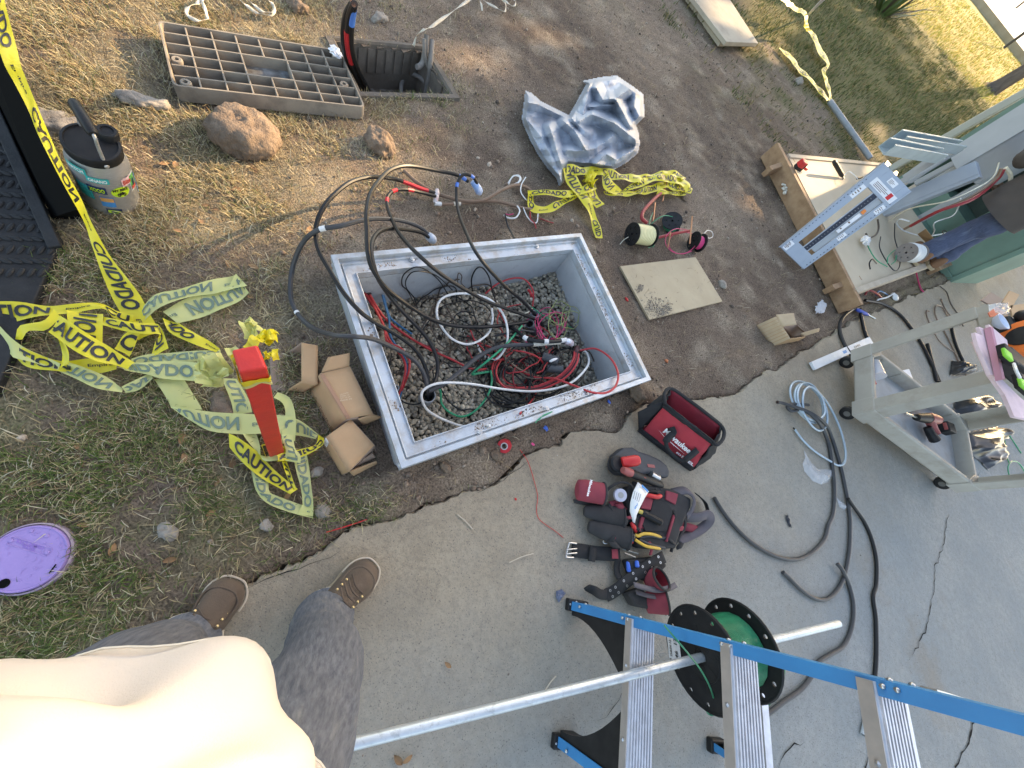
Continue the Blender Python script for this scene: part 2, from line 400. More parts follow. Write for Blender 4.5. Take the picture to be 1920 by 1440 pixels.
# cracks: narrow dark gaps running over the slab
m_crack = mat('crack_gap', (.03, .028, .026), rough=1, spec=0)
def crack(pxs, w, seed):
    rr = random.Random(seed); pts = [G(x, y, SLZ+.0035) for x, y in pxs]; P = []
    for a, b in zip(pts[:-1], pts[1:]):
        d = b-a; n = max(2, int(d.length/.025)); nr = V((-d.y, d.x, 0)).normalized()
        P += [(a+d*(k/n)+nr*rr.gauss(0, .006), nr) for k in range(n)]
    mb = MB(); vs = []; fs = []; N = len(P)
    for i, (p, nr) in enumerate(P):
        ww = w*rr.uniform(.25, 1.2)*min(1, (i+.4)/4, (N-i-.6)/4); vs += [p+nr*ww/2, p-nr*ww/2]
    fs = [(2*i, 2*i+1, 2*i+3, 2*i+2) for i in range(N-1)]
    obj('crack', mb.add(vs, fs), m_crack, slab, smooth=False)
crack([(1778, 960), (1773, 1000), (1768, 1030), (1752, 1060), (1752, 1100), (1744, 1140), (1735, 1185), (1720, 1210), (1705, 1235)], .006, 1)
crack([(1835, 1318), (1825, 1360), (1818, 1395), (1800, 1420), (1796, 1445), (1790, 1475)], .012, 2)
crack([(1852, 1320), (1846, 1335), (1842, 1352)], .006, 5)
crack([(1510, 1390), (1480, 1400), (1465, 1425), (1448, 1445)], .008, 3)
crack([(1640, 1380), (1628, 1410), (1622, 1440), (1600, 1470)], .009, 4)
crack([(1178, 1290), (1162, 1315), (1135, 1340), (1105, 1362)], .004, 6)
crack([(1838, 878), (1832, 892), (1815, 903), (1806, 910)], .005, 8)
crack([(457, 1103), (520, 1085), (600, 1050), (655, 1022)], .004, 9)
crack([(880, 930), (930, 905), (985, 868), (1010, 852)], .003, 10)
# ---- far road beyond the lawn
m_road = mat('pale_road', (.42, .41, .40), (.5, .49, .47), scale=.8, rough=.9)
m_court = mat('grey_court', (.25, .235, .225), (.3, .28, .26), scale=.3, rough=.9)
rd = (G(1920, 125)-G(1823, 0)).normalized(); rn = V((-rd.y, rd.x, 0)); rn = rn if rn.y > 0 else -rn
rp = G(1870, 62)
def strip(name, a, b, z, m):
    o = obj(name, MB().add([rp-rd*90+rn*a+V((0, 0, z)), rp+rd*90+rn*a+V((0, 0, z)), rp+rd*90+rn*b+V((0, 0, z)), rp-rd*90+rn*b+V((0, 0, z))], [(0, 1, 2, 3)]), m, smooth=False)
    return tag(o, kind='structure')
strip('far_path', 0, 16, .05, m_road); strip('far_court', 16, 400, .045, m_court)
m_kerb = mat('kerb_concrete', (.30, .25, .18), (.36, .31, .24), scale=3, rough=.9)
kb = MB().bar(rp-rd*40+V((0, 0, .04)), rp+rd*40+V((0, 0, .04)), .14, .35, V((0, 0, 1)))
tag(obj('path_kerb', kb, m_kerb), kind='structure')
# ------------------------------------------------------------------ grass, straw and pebbles (uncountable: stuff)
def blades(name, x, y, z, ln, wd, ang, lean, colr, m, tipdark=1.0):
    n = len(x); rr = np.random.default_rng(len(name)); dx, dy = np.cos(ang), np.sin(ang); px_, py_ = -dy, dx
    h1 = ln*.55; k = np.sin(lean); c = np.cos(lean)
    b0 = np.stack([x, y, z], 1); side = np.stack([px_, py_, np.zeros(n)], 1)*(wd/2)[:, None]
    mid = b0+np.stack([dx*h1*k*.7, dy*h1*k*.7, h1*np.sqrt(np.maximum(0, 1-(k*.7)**2))], 1)
    tip = mid+np.stack([dx, dy, np.zeros(n)], 1)*(ln*.45*np.minimum(1, k*1.25))[:, None]+np.stack([np.zeros(n), np.zeros(n), ln*.45*c*.8], 1)
    Vv = np.empty((n, 5, 3)); Vv[:, 0] = b0-side; Vv[:, 1] = b0+side; Vv[:, 2] = mid+side*.8; Vv[:, 3] = mid-side*.8; Vv[:, 4] = tip
    o = np.arange(n)[:, None]*5; F = np.concatenate([o+np.array([[0, 1, 2]]), o+np.array([[0, 2, 3]]), o+np.array([[3, 2, 4]])], 0)
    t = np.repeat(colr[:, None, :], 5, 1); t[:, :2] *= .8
    ob = npmesh(name, Vv.reshape(-1, 3), F, m, t.reshape(-1, 3), smooth=False); return tag(ob, kind='stuff')
def palette(rg, n, cols, w):
    c = np.array(cols)[rg.choice(len(cols), n, p=np.array(w)/sum(w))]; return c*rg.uniform(.7, 1.25, (n, 1))
m_blade = tintmat('grass_blade', rough=.7, trans=.25, spec=.2)
rg = np.random.default_rng(5)
NOGO = []   # polygons kept free of grass
def open_ground(x, y):
    ok = ~inpoly(x, y, slab_poly); a, b = vault_ab(x, y); ok &= ~((np.abs(a) < VLEN/2+.01) & (np.abs(b) < VWID/2+.01)); ok &= ~inpoly(x, y, PBC)
    for q in NOGO: ok &= ~inpoly(x, y, q)
    return ok
NOGO.append([G(0, 975), G(70, 985), G(130, 1005), G(138, 1035), G(110, 1085), G(60, 1105), G(0, 1112), G(-80, 1100), G(-90, 980)])
NOGO.append([G(295, 40, .0), G(640, 95), G(690, 225), G(325, 185)])
def near_pts(n, power=1.0):
    x = rg.uniform(-2.6, 1.1, n); y = rg.uniform(-1.0, 3.2, n); w, g, l = veg(x, y); P = np.stack([x, y, x*0], 1); px, py, zz = PX(P)
    k = open_ground(x, y) & (px > -60) & (px < 1100) & (py > -60) & (py < 1500) & (zz > .1)
    cl = np.clip((fbm(x, y, 6, 21, 4)-.40)*6, 0.10, 1)
    k &= rg.random(n) < (w**power)*cl
    return x[k], y[k], w[k], g[k]
x, y, w, g = near_pts(520000)
isg = rg.random(len(x)) < g*.52+.05
green = palette(rg, len(x), [(.095, .145, .035), (.13, .18, .05), (.19, .22, .085), (.075, .10, .035)], [4, 3, 2, 2])
dry = palette(rg, len(x), [(.50, .41, .24), (.40, .31, .17), (.60, .53, .36), (.28, .19, .10), (.33, .30, .15)], [4, 4, 2, 3, 3])
colr = np.where(isg[:, None], green, dry)
ln = np.where(isg, rg.uniform(.018, .058, len(x)), rg.uniform(.014, .055, len(x)))
lean = np.where(isg, rg.uniform(.5, 1.35, len(x)), rg.uniform(.95, 1.5, len(x)))
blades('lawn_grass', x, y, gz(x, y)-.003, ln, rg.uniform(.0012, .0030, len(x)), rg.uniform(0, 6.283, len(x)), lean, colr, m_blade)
# straw lying flat on grass and bare soil
x = rg.uniform(-2.6, 1.6, 60000); y = rg.uniform(-1.0, 4.2, 60000); w, g, l = veg(x, y)
k = open_ground(x, y) & (rg.random(len(x)) < .12+.75*w); x, y = x[k], y[k]; n = len(x)
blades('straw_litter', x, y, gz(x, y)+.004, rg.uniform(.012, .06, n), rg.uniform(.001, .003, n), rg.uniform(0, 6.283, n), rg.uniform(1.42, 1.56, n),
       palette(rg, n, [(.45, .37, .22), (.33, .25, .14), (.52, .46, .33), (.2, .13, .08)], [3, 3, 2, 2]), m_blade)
# the farther lawn behind the bare soil
n = 270000; yy = 4.6+rg.random(n)**1.7*26; xx = rg.uniform(-1.9, 1, n)*(1.5+yy*.42)+yy*.02; w, g, l = veg(xx, yy)
k = open_ground(xx, yy) & (rg.random(n) < np.clip(l*1.0+.02, 0, 1)*np.clip((fbm(xx, yy, 1.2, 31, 4)-.2)*3, .15, 1)) & ((yy < 27)); xx, yy = xx[k], yy[k]; n = len(xx)
gr = rg.random(n) < .62
cc = np.where(gr[:, None], palette(rg, n, [(.075, .105, .03), (.10, .135, .04), (.06, .08, .03)], [3, 3, 3]), palette(rg, n, [(.27, .22, .10), (.19, .15, .07), (.33, .27, .13)], [3, 3, 2]))
cc = np.where((yy > 15)[:, None], cc*2.0+np.array([.12, .09, 0]), cc); sc = .7+yy*.075  # far blades brightened and yellowed for a sunlit look
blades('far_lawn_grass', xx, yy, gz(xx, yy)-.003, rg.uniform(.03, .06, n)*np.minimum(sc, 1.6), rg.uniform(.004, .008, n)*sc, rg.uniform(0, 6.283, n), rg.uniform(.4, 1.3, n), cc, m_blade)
# pebbles and clods
_bm = bmesh.new(); bmesh.ops.create_icosphere(_bm, subdivisions=1, radius=1); ICO1 = (np.array([v.co for v in _bm.verts]), np.array([[v.index for v in f.verts] for f in _bm.faces])); _bm.free()
_bm = bmesh.new(); bmesh.ops.create_icosphere(_bm, subdivisions=2, radius=1); ICO2 = (np.array([v.co for v in _bm.verts]), np.array([[v.index for v in f.verts] for f in _bm.faces])); _bm.free()
def rocks(name, P, r, m, cols, wts, ico=ICO1, flat=(.5, .8), seed=1, rough=.18, smooth=False):
    rg = np.random.default_rng(seed); n = len(P); bv, bf = ico; k = len(bv)
    sx, sy, sz = rg.uniform(.8, 1.25, n), rg.uniform(.65, 1.0, n), rg.uniform(*flat, n)
    q = rg.normal(size=(n, 3, 3)); d = bv[None]*np.stack([sx, sy, sz], 1)[:, None, :]
    if rough:
        for j in range(3):
            ax = q[:, j]/np.linalg.norm(q[:, j], axis=1, keepdims=True); dot = (bv[None]*ax[:, None, :]).sum(2)
            d = d*(1-rough*np.clip(dot-.35, 0, 1))[:, :, None]
        d = d*(1+rg.uniform(-rough, rough, (n, k))*.35)[:, :, None]
    a = rg.uniform(0, 6.283, n); tl = rg.normal(0, .35, n); ca, sa, ct, st = np.cos(a), np.sin(a), np.cos(tl), np.sin(tl)
    X, Y, Z = d[..., 0], d[..., 1], d[..., 2]
    Y, Z = Y*ct[:, None]-Z*st[:, None], Y*st[:, None]+Z*ct[:, None]
    X, Y = X*ca[:, None]-Y*sa[:, None], X*sa[:, None]+Y*ca[:, None]
    vv = np.stack([X, Y, Z], 2)*np.asarray(r)[:, None, None]+np.asarray(P)[:, None, :]
    F = (bf[None]+(np.arange(n)*k)[:, None, None]).reshape(-1, 3); t = np.repeat(palette(rg, n, cols, wts)[:, None, :], k, 1)
    return npmesh(name, vv.reshape(-1, 3), F, m, t.reshape(-1, 3), smooth=smooth)
m_peb = tintmat('pebble', rough=.9, noise=.3, nscale=200, spec=.2)
x = rg.uniform(-2.6, 2.4, 60000); y = rg.uniform(-.9, 6.5, 60000); w, g, l = veg(x, y)
a, b = vault_ab(x, y); rim = np.exp(-np.maximum(np.maximum(np.abs(a)-VLEN/2, np.abs(b)-VWID/2), 0)/.16)
k = open_ground(x, y) & (rg.random(len(x)) < (.10+.5*rim+.35*np.clip((fbm(x, y, 2.5, 41, 3)-.5)*4, 0, 1))*(1-.75*w)); x, y = x[k], y[k]
r = .0022+.0065*rg.random(len(x))**3.2; r = np.where(rg.random(len(x)) < .045, r+.009*rg.random(len(x))+.002, r)
tag(rocks('loose_pebbles', np.stack([x, y, gz(x, y)+r*.25], 1), r, m_peb, [(.19, .135, .10), (.27, .20, .15), (.34, .28, .22), (.13, .10, .08)], [4, 4, 2, 3]), kind='stuff')
x = rg.uniform(-2.2, 2.2, 150000); y = rg.uniform(-.6, 5.5, 150000); w, g, l = veg(x, y)
k = open_ground(x, y) & (rg.random(len(x)) < .42*(1-.85*w)*np.clip((fbm(x, y, 6, 43, 3)-.3)*3, .1, 1)); x, y = x[k], y[k]
r = .0012+.003*rg.random(len(x))**2
tag(rocks('soil_crumbs', np.stack([x, y, gz(x, y)+r*.3], 1), r, m_peb, [(.17, .12, .09), (.23, .17, .125), (.115, .085, .065), (.30, .25, .19)], [4, 4, 3, 1.5], seed=3), kind='stuff')
# grit dusted over the slab near the soil
x = rg.uniform(-.2, 4.2, 9000); y = rg.uniform(-.6, 6.0, 9000); ss = slab_side(x, y); k = inpoly(x, y, slab_poly) & (rg.random(len(x)) < .75*np.exp(-np.maximum(ss, 0)/.16)+.05); x, y = x[k], y[k]
r = .0010+.0032*rg.random(len(x))**3
tag(rocks('slab_grit', np.stack([x, y, np.full(len(x), SLZ)+r*.3], 1), r, m_peb, [(.22, .16, .12), (.30, .25, .19), (.14, .11, .09), (.4, .36, .3)], [4, 3, 3, 2], seed=5), kind='stuff')
# ------------------------------------------------------------------ the utility vault
m_galv = mat('galvanised_rim', (.50, .54, .58), (.42, .46, .50), scale=9, rough=.42, metal=.35, bump=.0006, bscale=160, dirt=(.34, .27, .20), dscale=16, damt=.42)
m_vwall = mat('vault_wall', (.40, .42, .44), (.33, .35, .37), scale=7, rough=.85, bump=.0015, bscale=120, dirt=(.22, .19, .16), dscale=28, damt=.30)
m_steel = mat('steel', (.55, .55, .54), (.42, .41, .40), scale=40, rough=.3, metal=.9)
vault = thing('utility_vault', 'open rectangular grey utility vault with metal rim, gravel floor and cables', 'utility vault', VC)
hl, hw = VLEN/2, VWID/2
def ringloop(off, z): return [vau(s*(hl-off), t*(hw-off), z) for s, t in ((-1, -1), (1, -1), (1, 1), (-1, 1))]
def frame_mesh(loops):
    mb = MB(); mb.loft([ringloop(o, z) for o, z in loops], caps=False); return mb
obj('wall', frame_mesh([(0.004, RIMZ-.032), (.006, -.3), (.07, -.3), (.078, -.14), (.074, .095)]), m_vwall, vault, angle=.4)
obj('rim', frame_mesh([(.0, RIMZ-.03), (.0, RIMZ), (.020, RIMZ), (.0215, RIMZ-.022), (.028, RIMZ-.026), (.029, RIMZ-.018), (.0325, RIMZ-.018), (.0335, RIMZ-.028),
                       (.068, RIMZ-.03), (.0685, RIMZ-.022), (.0725, RIMZ-.022), (.0735, RIMZ-.054)]), m_galv, vault, smooth=False, bevel=.0012)
for px, py in ((772, 486), (1006, 461), (1025, 767), (900, 812), (752, 872), (604+24, 497)):
    p = G(px, py, RIMZ-.024); b = MB(); M = Matrix.Translation(p)
    b.lathe([(.0125, -.004), (.0125, 0), (.0085, .0005), (.0085, .006), (.007, .0075)], M, 14); b.lathe([(.0035, .0075), (.003, .0095)], M, 8)
    obj('bolt', b, m_steel, vault)
# floor of rounded gravel
rg = np.random.default_rng(9); n = 7600
a = rg.uniform(-hl+.06, hl-.06, n); b = rg.uniform(-hw+.06, hw-.06, n)
def gravz(a, b): return -.105+(fbm(np.asarray(a)+9, np.asarray(b)+9, 4, 51, 3)-.5)*.05+.05*np.exp(-(((np.asarray(a)-.5)/.12)**2+((np.asarray(b)+.27)/.2)**2))
lay = rg.integers(0, 2, n)
P = np.stack([VC.x+VL.x*a+VS.x*b, VC.y+VL.y*a+VS.y*b, gravz(a, b)-lay*.012+rg.uniform(-.004, .004, n)], 1)
m_grav = tintmat('river_gravel', rough=.75, noise=.22, nscale=70, spec=.35)
gravel = rocks('gravel', P, .0072+.0068*rg.random(n)**1.5, m_grav, [(.33, .285, .215), (.27, .24, .19), (.39, .34, .26), (.20, .18, .15), (.44, .40, .33)], [4, 4, 3, 3, 1.5], ico=ICO2, flat=(.45, .75), seed=2, rough=.16, smooth=True)
tag(gravel, kind='stuff')
bed = MB().grid([[vau(s, t, -.128) for s in (-hl+.05, hl-.05)] for t in (-hw+.05, hw-.05)]); tag(obj('gravel_bed', bed, mat('gravel_bed', (.08, .07, .06), rough=1), smooth=False), kind='stuff')
# sand and soil crumbs lying on the rim
sx = rg.uniform(0, 1, 2600); side = rg.integers(0, 4, 2600); off = .034+.034*rg.random(2600)
s_ = np.where(side < 2, (sx*2-1)*(hl-.03), np.where(side == 2, -1, 1)*(hl-off)); t_ = np.where(side < 2, np.where(side == 0, -1, 1)*(hw-off), (sx*2-1)*(hw-.03))
kp = fbm(s_*7+3, t_*7, 1.5, 71, 2) > .52; s_, t_ = s_[kp], t_[kp]
P = np.stack([VC.x+VL.x*s_+VS.x*t_, VC.y+VL.y*s_+VS.y*t_, np.full(len(s_), RIMZ-.0285)], 1)
tag(rocks('rim_crumbs', P, .0012+.003*rg.random(len(P))**2, m_peb, [(.30, .23, .17), (.22, .16, .12), (.38, .31, .24)], [3, 3, 2], seed=8), kind='stuff')
# ------------------------------------------------------------------ conduits, cables and wires in and around the vault
def cV(x, y, z): return (580+x/2.909, 420+y/2.909, z)
PAL = dict(black=(.014, .014, .015), grey=(.055, .055, .058), red=(.50, .045, .05), dkred=(.28, .03, .035), white=(.78, .77, .74), green=(.02, .30, .15), blue=(.03, .15, .30),
           brown=(.20, .13, .09), yellow=(.62, .55, .16), pink=(.62, .06, .16), yg=(.34, .36, .14), cream=(.66, .60, .47), dkbrown=(.09, .065, .05))
WM = {k: mat('wire_'+k, c, tuple(v*.8 for v in c), scale=30, rough=.42, spec=.35, dirt=(.22, .18, .14), dscale=25, damt=.2) for k, c in PAL.items()}
m_pvc = mat('grey_pvc', (.27, .29, .31), (.22, .24, .26), scale=12, rough=.5, dirt=(.22, .18, .14), dscale=18, damt=.3)
m_copper = mat('copper', (.55, .28, .16), (.4, .2, .12), scale=30, rough=.4, metal=.8)
m_clear = mat('clear_plastic_cap', (.75, .8, .88), rough=.2, alpha=.75)
def stub(label, a, b, r, wall=.004, name='conduit_stub', m=None, group='conduit stubs in the vault'):
    a, b = V(a), V(b); q = (b-a).to_track_quat('Z', 'Y').to_matrix().to_4x4(); M = Matrix.Translation(a) @ q; L = (b-a).length
    o = obj(name, MB().lathe([(r, 0), (r, L-.002), (r-.001, L), (r-wall, L), (r-wall, .01)], M, 20, caps=True), m or m_pvc)
    return tag(o, label, 'conduit', group)
def gv(px, py, z): return G(px, py, z)
p = G(803, 741, -.015); stub('wide grey conduit stub holding the thick black cables in the vault', p+V((-.005, .01, -.11)), p+V((0, 0, 0)), .030)
p = G(742, 727, -.05); stub('thin grey conduit stub near the left wall of the vault', p+V((0, 0, -.08)), p, .014)
p = G(1003, 588, -.045); stub('round grey conduit stub below the black cable ends', p+V((.01, .0, -.08)), p, .022)
p = G(1037, 636, -.035); stub('grey conduit stub under the white clipped cable', p+V((.01, .02, -.09)), p, .021)
stub('dark conduit piece lying beside the white wire tip', G(1018, 668, -.05), G(1047, 678, -.02), .022, m=mat('dark_pvc', (.06, .065, .07), (.09, .095, .10), scale=9, rough=.45))
stub('dark conduit piece lying near the red cable bundle', G(1027, 690, -.06), G(1056, 694, -.025), .021, m=MATS['dark_pvc'])
stub('dark upright conduit elbow between the pink wires', G(1002, 622, -.09), G(993, 607, -.02), .022, m=MATS['dark_pvc'])
def cable(name, label, px, r, c, group, parts=(), n=8, k=6):
    """a cable as a thing; parts = (part name, material, first fraction, last fraction, radius factor)"""
    P = path(px, k)
    if not parts: return tag(obj(name, MB().tube(P, r, n), WM[c] if isinstance(c, str) else c), label, 'cable', group)
    t = thing(name, label, 'cable', P[0], group); obj('jacket', MB().tube(P, r, n), WM[c], t)
    for nm, m, f0, f1, rf in parts:
        i0, i1 = int(f0*(len(P)-1)), max(int(f0*(len(P)-1))+1, int(f1*(len(P)-1))); obj(nm, MB().tube(P[i0:i1+1], r*rf, n), m, t)
    return t
m_redtape = mat('red_tape', (.62, .03, .04), (.5, .02, .03), scale=20, rough=.35); m_bluetape = mat('blue_tape', (.05, .17, .55), rough=.35)
m_whitetape = mat('white_tape', (.72, .71, .70), (.6, .59, .57), scale=20, rough=.5); m_creamtape = mat('cream_tape', (.62, .58, .48), (.5, .46, .38), scale=60, rough=.7)
HV = 'thick black cables arching out of the vault'; z0 = .02
cable('power_cable', 'black cable with blue tape dropping straight into the far conduit', [(897, 352, .08), (888, 333, .13), (870, 327, .14), (858, 343, .12), (856, 370, .1), (861, 402, .12), (874, 436, .2), (897, 480, .24), (940, 530, .16), (980, 565, .04), (1003, 590, -.05), (1008, 598, -.1)], .0075, 'black', HV, [('tape_band', m_bluetape, .10, .13, 1.06), ('tape_band', m_bluetape, .28, .31, 1.06)])
cable('power_cable', 'black cable with three red tape bands crossing the rim into the vault', [(817, 368, .06), (790, 361, .08), (760, 355, .11), (738, 358, .12), (727, 369, .12), (726, 385, .12), (733, 407, .14), (750, 440, .2), (787, 480, .26), (840, 523, .2), (907, 562, .1), (953, 580, .04), (1000, 597, -.03), (1015, 606, -.07)], .0075, 'black', HV, [('tape_band', m_redtape, .12, .15, 1.06), ('tape_band', m_redtape, .21, .25, 1.06), ('tape_band', m_redtape, .33, .37, 1.06)])
cable('power_cable', 'outermost black cable looping over the grass left of the vault', [(808, 444, .05), (790, 428, .07), (765, 417, .1), (733, 411, .14), (690, 411, .2), (640, 423, .24), (595, 432, .22), (566, 458, .15), (548, 505, .06), (545, 555, .03), (558, 588, .03), (585, 614, .07), (625, 628, .17), (665, 631, .2), (700, 636, .16), (740, 653, .1), (773, 672, .06), (793, 697, .03), (802, 730, .0), (804, 745, -.06)], .0085, 'grey', HV, [('tape_band', m_whitetape, .30, .31, 1.08), ('tape_band', m_whitetape, .52, .53, 1.08)], k=8)
cable('power_cable', 'black cable with red sleeve arching low along the vault left rim', [(820, 364, .05), (785, 352, .07), (745, 337, .1), (700, 332, .15), (660, 340, .2), (625, 366, .22), (603, 395, .22), (592, 430, .2), (597, 468, .19), (617, 505, .19), (645, 550, .19), (676, 585, .17), (707, 607, .12), (747, 630, .08), (780, 657, .05), (798, 690, .02), (806, 730, 0), (806, 745, -.06)], .008, 'black', HV, [('red_sleeve', m_redtape, .03, .11, 1.1)], k=8)
cable('power_cable', 'tallest black cable arching highest over the vault far rim', [(878, 340, .1), (857, 328, .12), (820, 320, .13), (767, 311, .17), (733, 318, .21), (710, 340, .25), (694, 365, .28), (687, 400, .3), (688, 433, .3), (690, 475, .29), (700, 507, .25), (727, 543, .18), (773, 577, .1), (813, 600, .05), (853, 611, .02), (907, 613, .0), (960, 608, -.02), (1000, 603, -.04), (1018, 612, -.08)], .0083, 'black', HV, [('tape_band', m_bluetape, .02, .05, 1.08)], k=8)
cable('power_cable', 'black cable bending sharply over the rim beside the bolt', [(806, 446, .05), (790, 436, .07), (757, 430, .12), (722, 430, .19), (703, 443, .23), (696, 465, .25), (700, 495, .24), (712, 528, .2), (740, 567, .13), (773, 603, .08), (800, 633, .05), (818, 668, .02), (820, 700, .0), (811, 728, .0), (807, 745, -.06)], .008, 'black', HV, k=8)
def capblob(label, pts, r, m=m_clear):
    t = obj('cable_end_cap', MB().tube(path(pts, 3), r, 10), m); return tag(t, label, 'end cap', 'taped cable ends')
capblob('blue and white taped bundle of cable ends on the soil', [(886, 340, .1), (895, 352, .08), (900, 363, .05)], [.014, .017, .018, .019, .02, .019, .012], mat('tape_blob_blue', (.55, .6, .7), (.18, .32, .6), scale=26, rough=.4))
capblob('clear taped cable ends on the soil above the vault rim', [(800, 440, .05), (810, 448, .04), (815, 456, .03)], [.014, .018, .02, .02, .019, .016, .01], mat('tape_blob_clear', (.5, .56, .66), (.25, .3, .36), scale=30, rough=.3))
capblob('pinkish taped splice where the brown cables meet', [(820, 356, .05), (818, 370, .05), (815, 380, .04)], [.009, .012, .012, .012, .012, .011, .008], mat('tape_blob_pink', (.55, .38, .36), (.62, .6, .6), scale=40, rough=.45))
GB = 'brown cables on the soil behind the vault'
cable('brown_cable', 'upper brown cable curving towards the yellow tape heap', [(757, 320, .03), (783, 343, .04), (817, 362, .04), (845, 371, .04), (873, 377, .04), (907, 375, .04), (940, 357, .05), (967, 347, .05), (988, 352, .03), (1002, 366, .02)], .0085, 'brown', GB)
cable('brown_cable', 'lower brown cable with white label running to the yellow tape heap', [(815, 381, .04), (835, 383, .035), (870, 381, .03), (923, 377, .03), (955, 383, .03), (985, 391, .03), (1010, 392, .02)], .0075, 'brown', GB, [('label', m_whitetape, .0, .13, 1.25), ('tape_band', m_creamtape, .26, .33, 1.3)])
# looser insulated wires
def lw(label, pts, c, r=.0045, z=None, group='insulated wires tangled in the vault', n=7, k=6, drop=False):
    out = []
    for i, q in enumerate(pts):
        zz = q[2] if len(q) > 2 else (z if z is not None else -.085)
        p = cV(q[0], q[1], zz)
        while zz < .13:      # keep the wire inside the walls
            w0 = G(*p); aa, bb = vault_ab(w0.x, w0.y)
            if abs(aa) < hl-.082 and abs(bb) < hw-.082: break
            zz += .01; p = cV(q[0], q[1], zz)
        if not (drop and zz > .02): out.append(p)
    return tag(obj('insulated_wire', MB().tube(path(out, k), r, n), WM[c]), label, 'wire', group)
lw('thick white wire looping upright in the middle of the vault', [(995, 460, -.02), (1000, 520, -.03), (980, 590, -.03), (920, 640, -.03), (850, 655, -.03), (770, 620, -.02), (710, 540, 0), (695, 470, .01), (720, 410, .02), (790, 382, .03), (880, 382, .03), (980, 410, .03), (1050, 480, .02), (1080, 570, 0), (1075, 660, -.02), (1030, 730, -.05), (980, 735, -.07), (935, 700, -.08), (920, 660, -.09), (930, 640, -.1)], 'white', .0052)
lw('thick white wire lying in a long loop along the near vault wall', [(985, 1100, -.03), (850, 1105, -.06), (740, 1070, -.07), (650, 1020, -.05), (615, 960, -.01), (620, 910, .01), (680, 875, .02), (770, 865, .02), (900, 875, 0), (1050, 900, -.02), (1200, 913, -.01), (1330, 900, .01), (1430, 865, .03), (1500, 800, .03), (1525, 750, .01), (1510, 700, -.02), (1475, 685, -.05)], 'white', .0052)
lw('first red wire running down from the brown cap to the left wall', [(310, 385, -.03), (360, 460, -.05), (400, 540, -.06), (430, 620, -.06), (470, 680, -.06), (510, 730, -.05), (525, 790, -.03), (510, 870, -.04), (480, 950, -.08), (472, 1000, -.1)], 'red', .005)
lw('long straight red wire running diagonally across the gravel', [(330, 385, -.03), (380, 470, -.05), (430, 530, -.07), (520, 600, -.08), (650, 680, -.08), (780, 740, -.08), (870, 785, -.08), (930, 795, -.08), (968, 788, -.08)], 'red', .005)
lw('second red wire from the brown cap beside the blue wire', [(320, 390, -.03), (370, 480, -.05), (410, 570, -.06), (425, 640, -.05), (500, 680, -.04), (545, 740, -.03), (540, 810, -.04), (510, 890, -.07), (480, 960, -.1)], 'red', .005)
lw('dark red wire in the bundle by the brown cap', [(300, 375, -.03), (350, 450, -.05), (420, 520, -.07), (500, 590, -.085), (600, 650, -.09), (700, 690, -.09)], 'dkred', .005)
lw('blue wire running down beside the red wires', [(398, 385, -.03), (415, 450, -.05), (435, 520, -.06), (440, 600, -.06), (470, 660, -.06), (520, 730, -.05), (532, 800, -.04), (512, 880, -.07), (490, 960, -.09), (486, 1010, -.1)], 'blue', .0045)
lw('short blue wire branching towards the gravel middle', [(405, 390, -.04), (428, 480, -.06), (450, 520, -.08), (500, 560, -.09), (560, 600, -.095)], 'blue', .0045)
lw('green wire crossing over the thick white loop', [(1160, 555, -.02), (1080, 650, 0), (980, 740, -.01), (910, 795, -.04), (888, 820, -.06), (920, 815, -.07), (990, 805, -.08)], 'green', .005)
lw('green wire hanging in a round loop near the wide conduit', [(990, 800, -.07), (995, 860, -.06), (975, 930, -.06), (915, 1010, -.07), (840, 1050, -.08), (770, 1030, -.08), (722, 980, -.08), (715, 910, -.06), (690, 890, -.04)], 'green', .0045)
cable('taped_cable', 'grey cable with cream tape wrap reaching the taped cable tips', [cV(650, 910, 0), cV(740, 870, 0), cV(830, 800, -.01), (cV(930, 720, -.01)), cV(1040, 670, 0), cV(1200, 657, .02), cV(1300, 648, .03), cV(1400, 642, .03)], .010, 'grey', 'taped cables in the vault', [('cream_wrap', m_creamtape, .76, .97, 1.2)])
cable('taped_cable', 'black cable with white clips above the cream taped cable', [cV(1090, 560, -.04), cV(1140, 590, 0), cV(1190, 628, .03), cV(1280, 640, .05), cV(1340, 640, .05), cV(1400, 632, .04)], .009, 'black', 'taped cables in the vault', [('clip', m_whitetape, .36, .43, 1.25), ('clip', m_whitetape, .62, .68, 1.25), ('clip', m_whitetape, .93, 1, 1.25)])
capblob('clear taped copper cable tips near the right vault wall', [cV(1395, 640, .035), cV(1420, 645, .03), cV(1435, 660, .02)], [.013, .016, .017, .017, .016, .014, .009], mat('tape_blob_copper', (.6, .66, .75), (.42, .22, .18), scale=35, rough=.25))
capblob('dark brown heat shrink cap on the red wires by the far wall', [cV(335, 352, -.02), cV(315, 370, -.025), cV(300, 388, -.035)], [.012, .017, .018, .018, .017, .016, .012], mat('heat_shrink', (.10, .035, .035), (.05, .02, .02), scale=40, rough=.4))
capblob('dark red cap gathering the red wires at the right side', [cV(1460, 672, .0), cV(1457, 690, .01), cV(1452, 705, .01)], [.012, .014, .014, .014, .014, .013, .01], MATS['heat_shrink'])
RB = [(1462, 700, .01), (1455, 745, .02), (1425, 795, .01), (1375, 840, -.01), (1300, 878, -.03), (1230, 898, -.05), (1120, 900, -.06), (1045, 870, -.07), (1012, 800, -.07), (1040, 735, -.08), (1100, 692, -.09)]
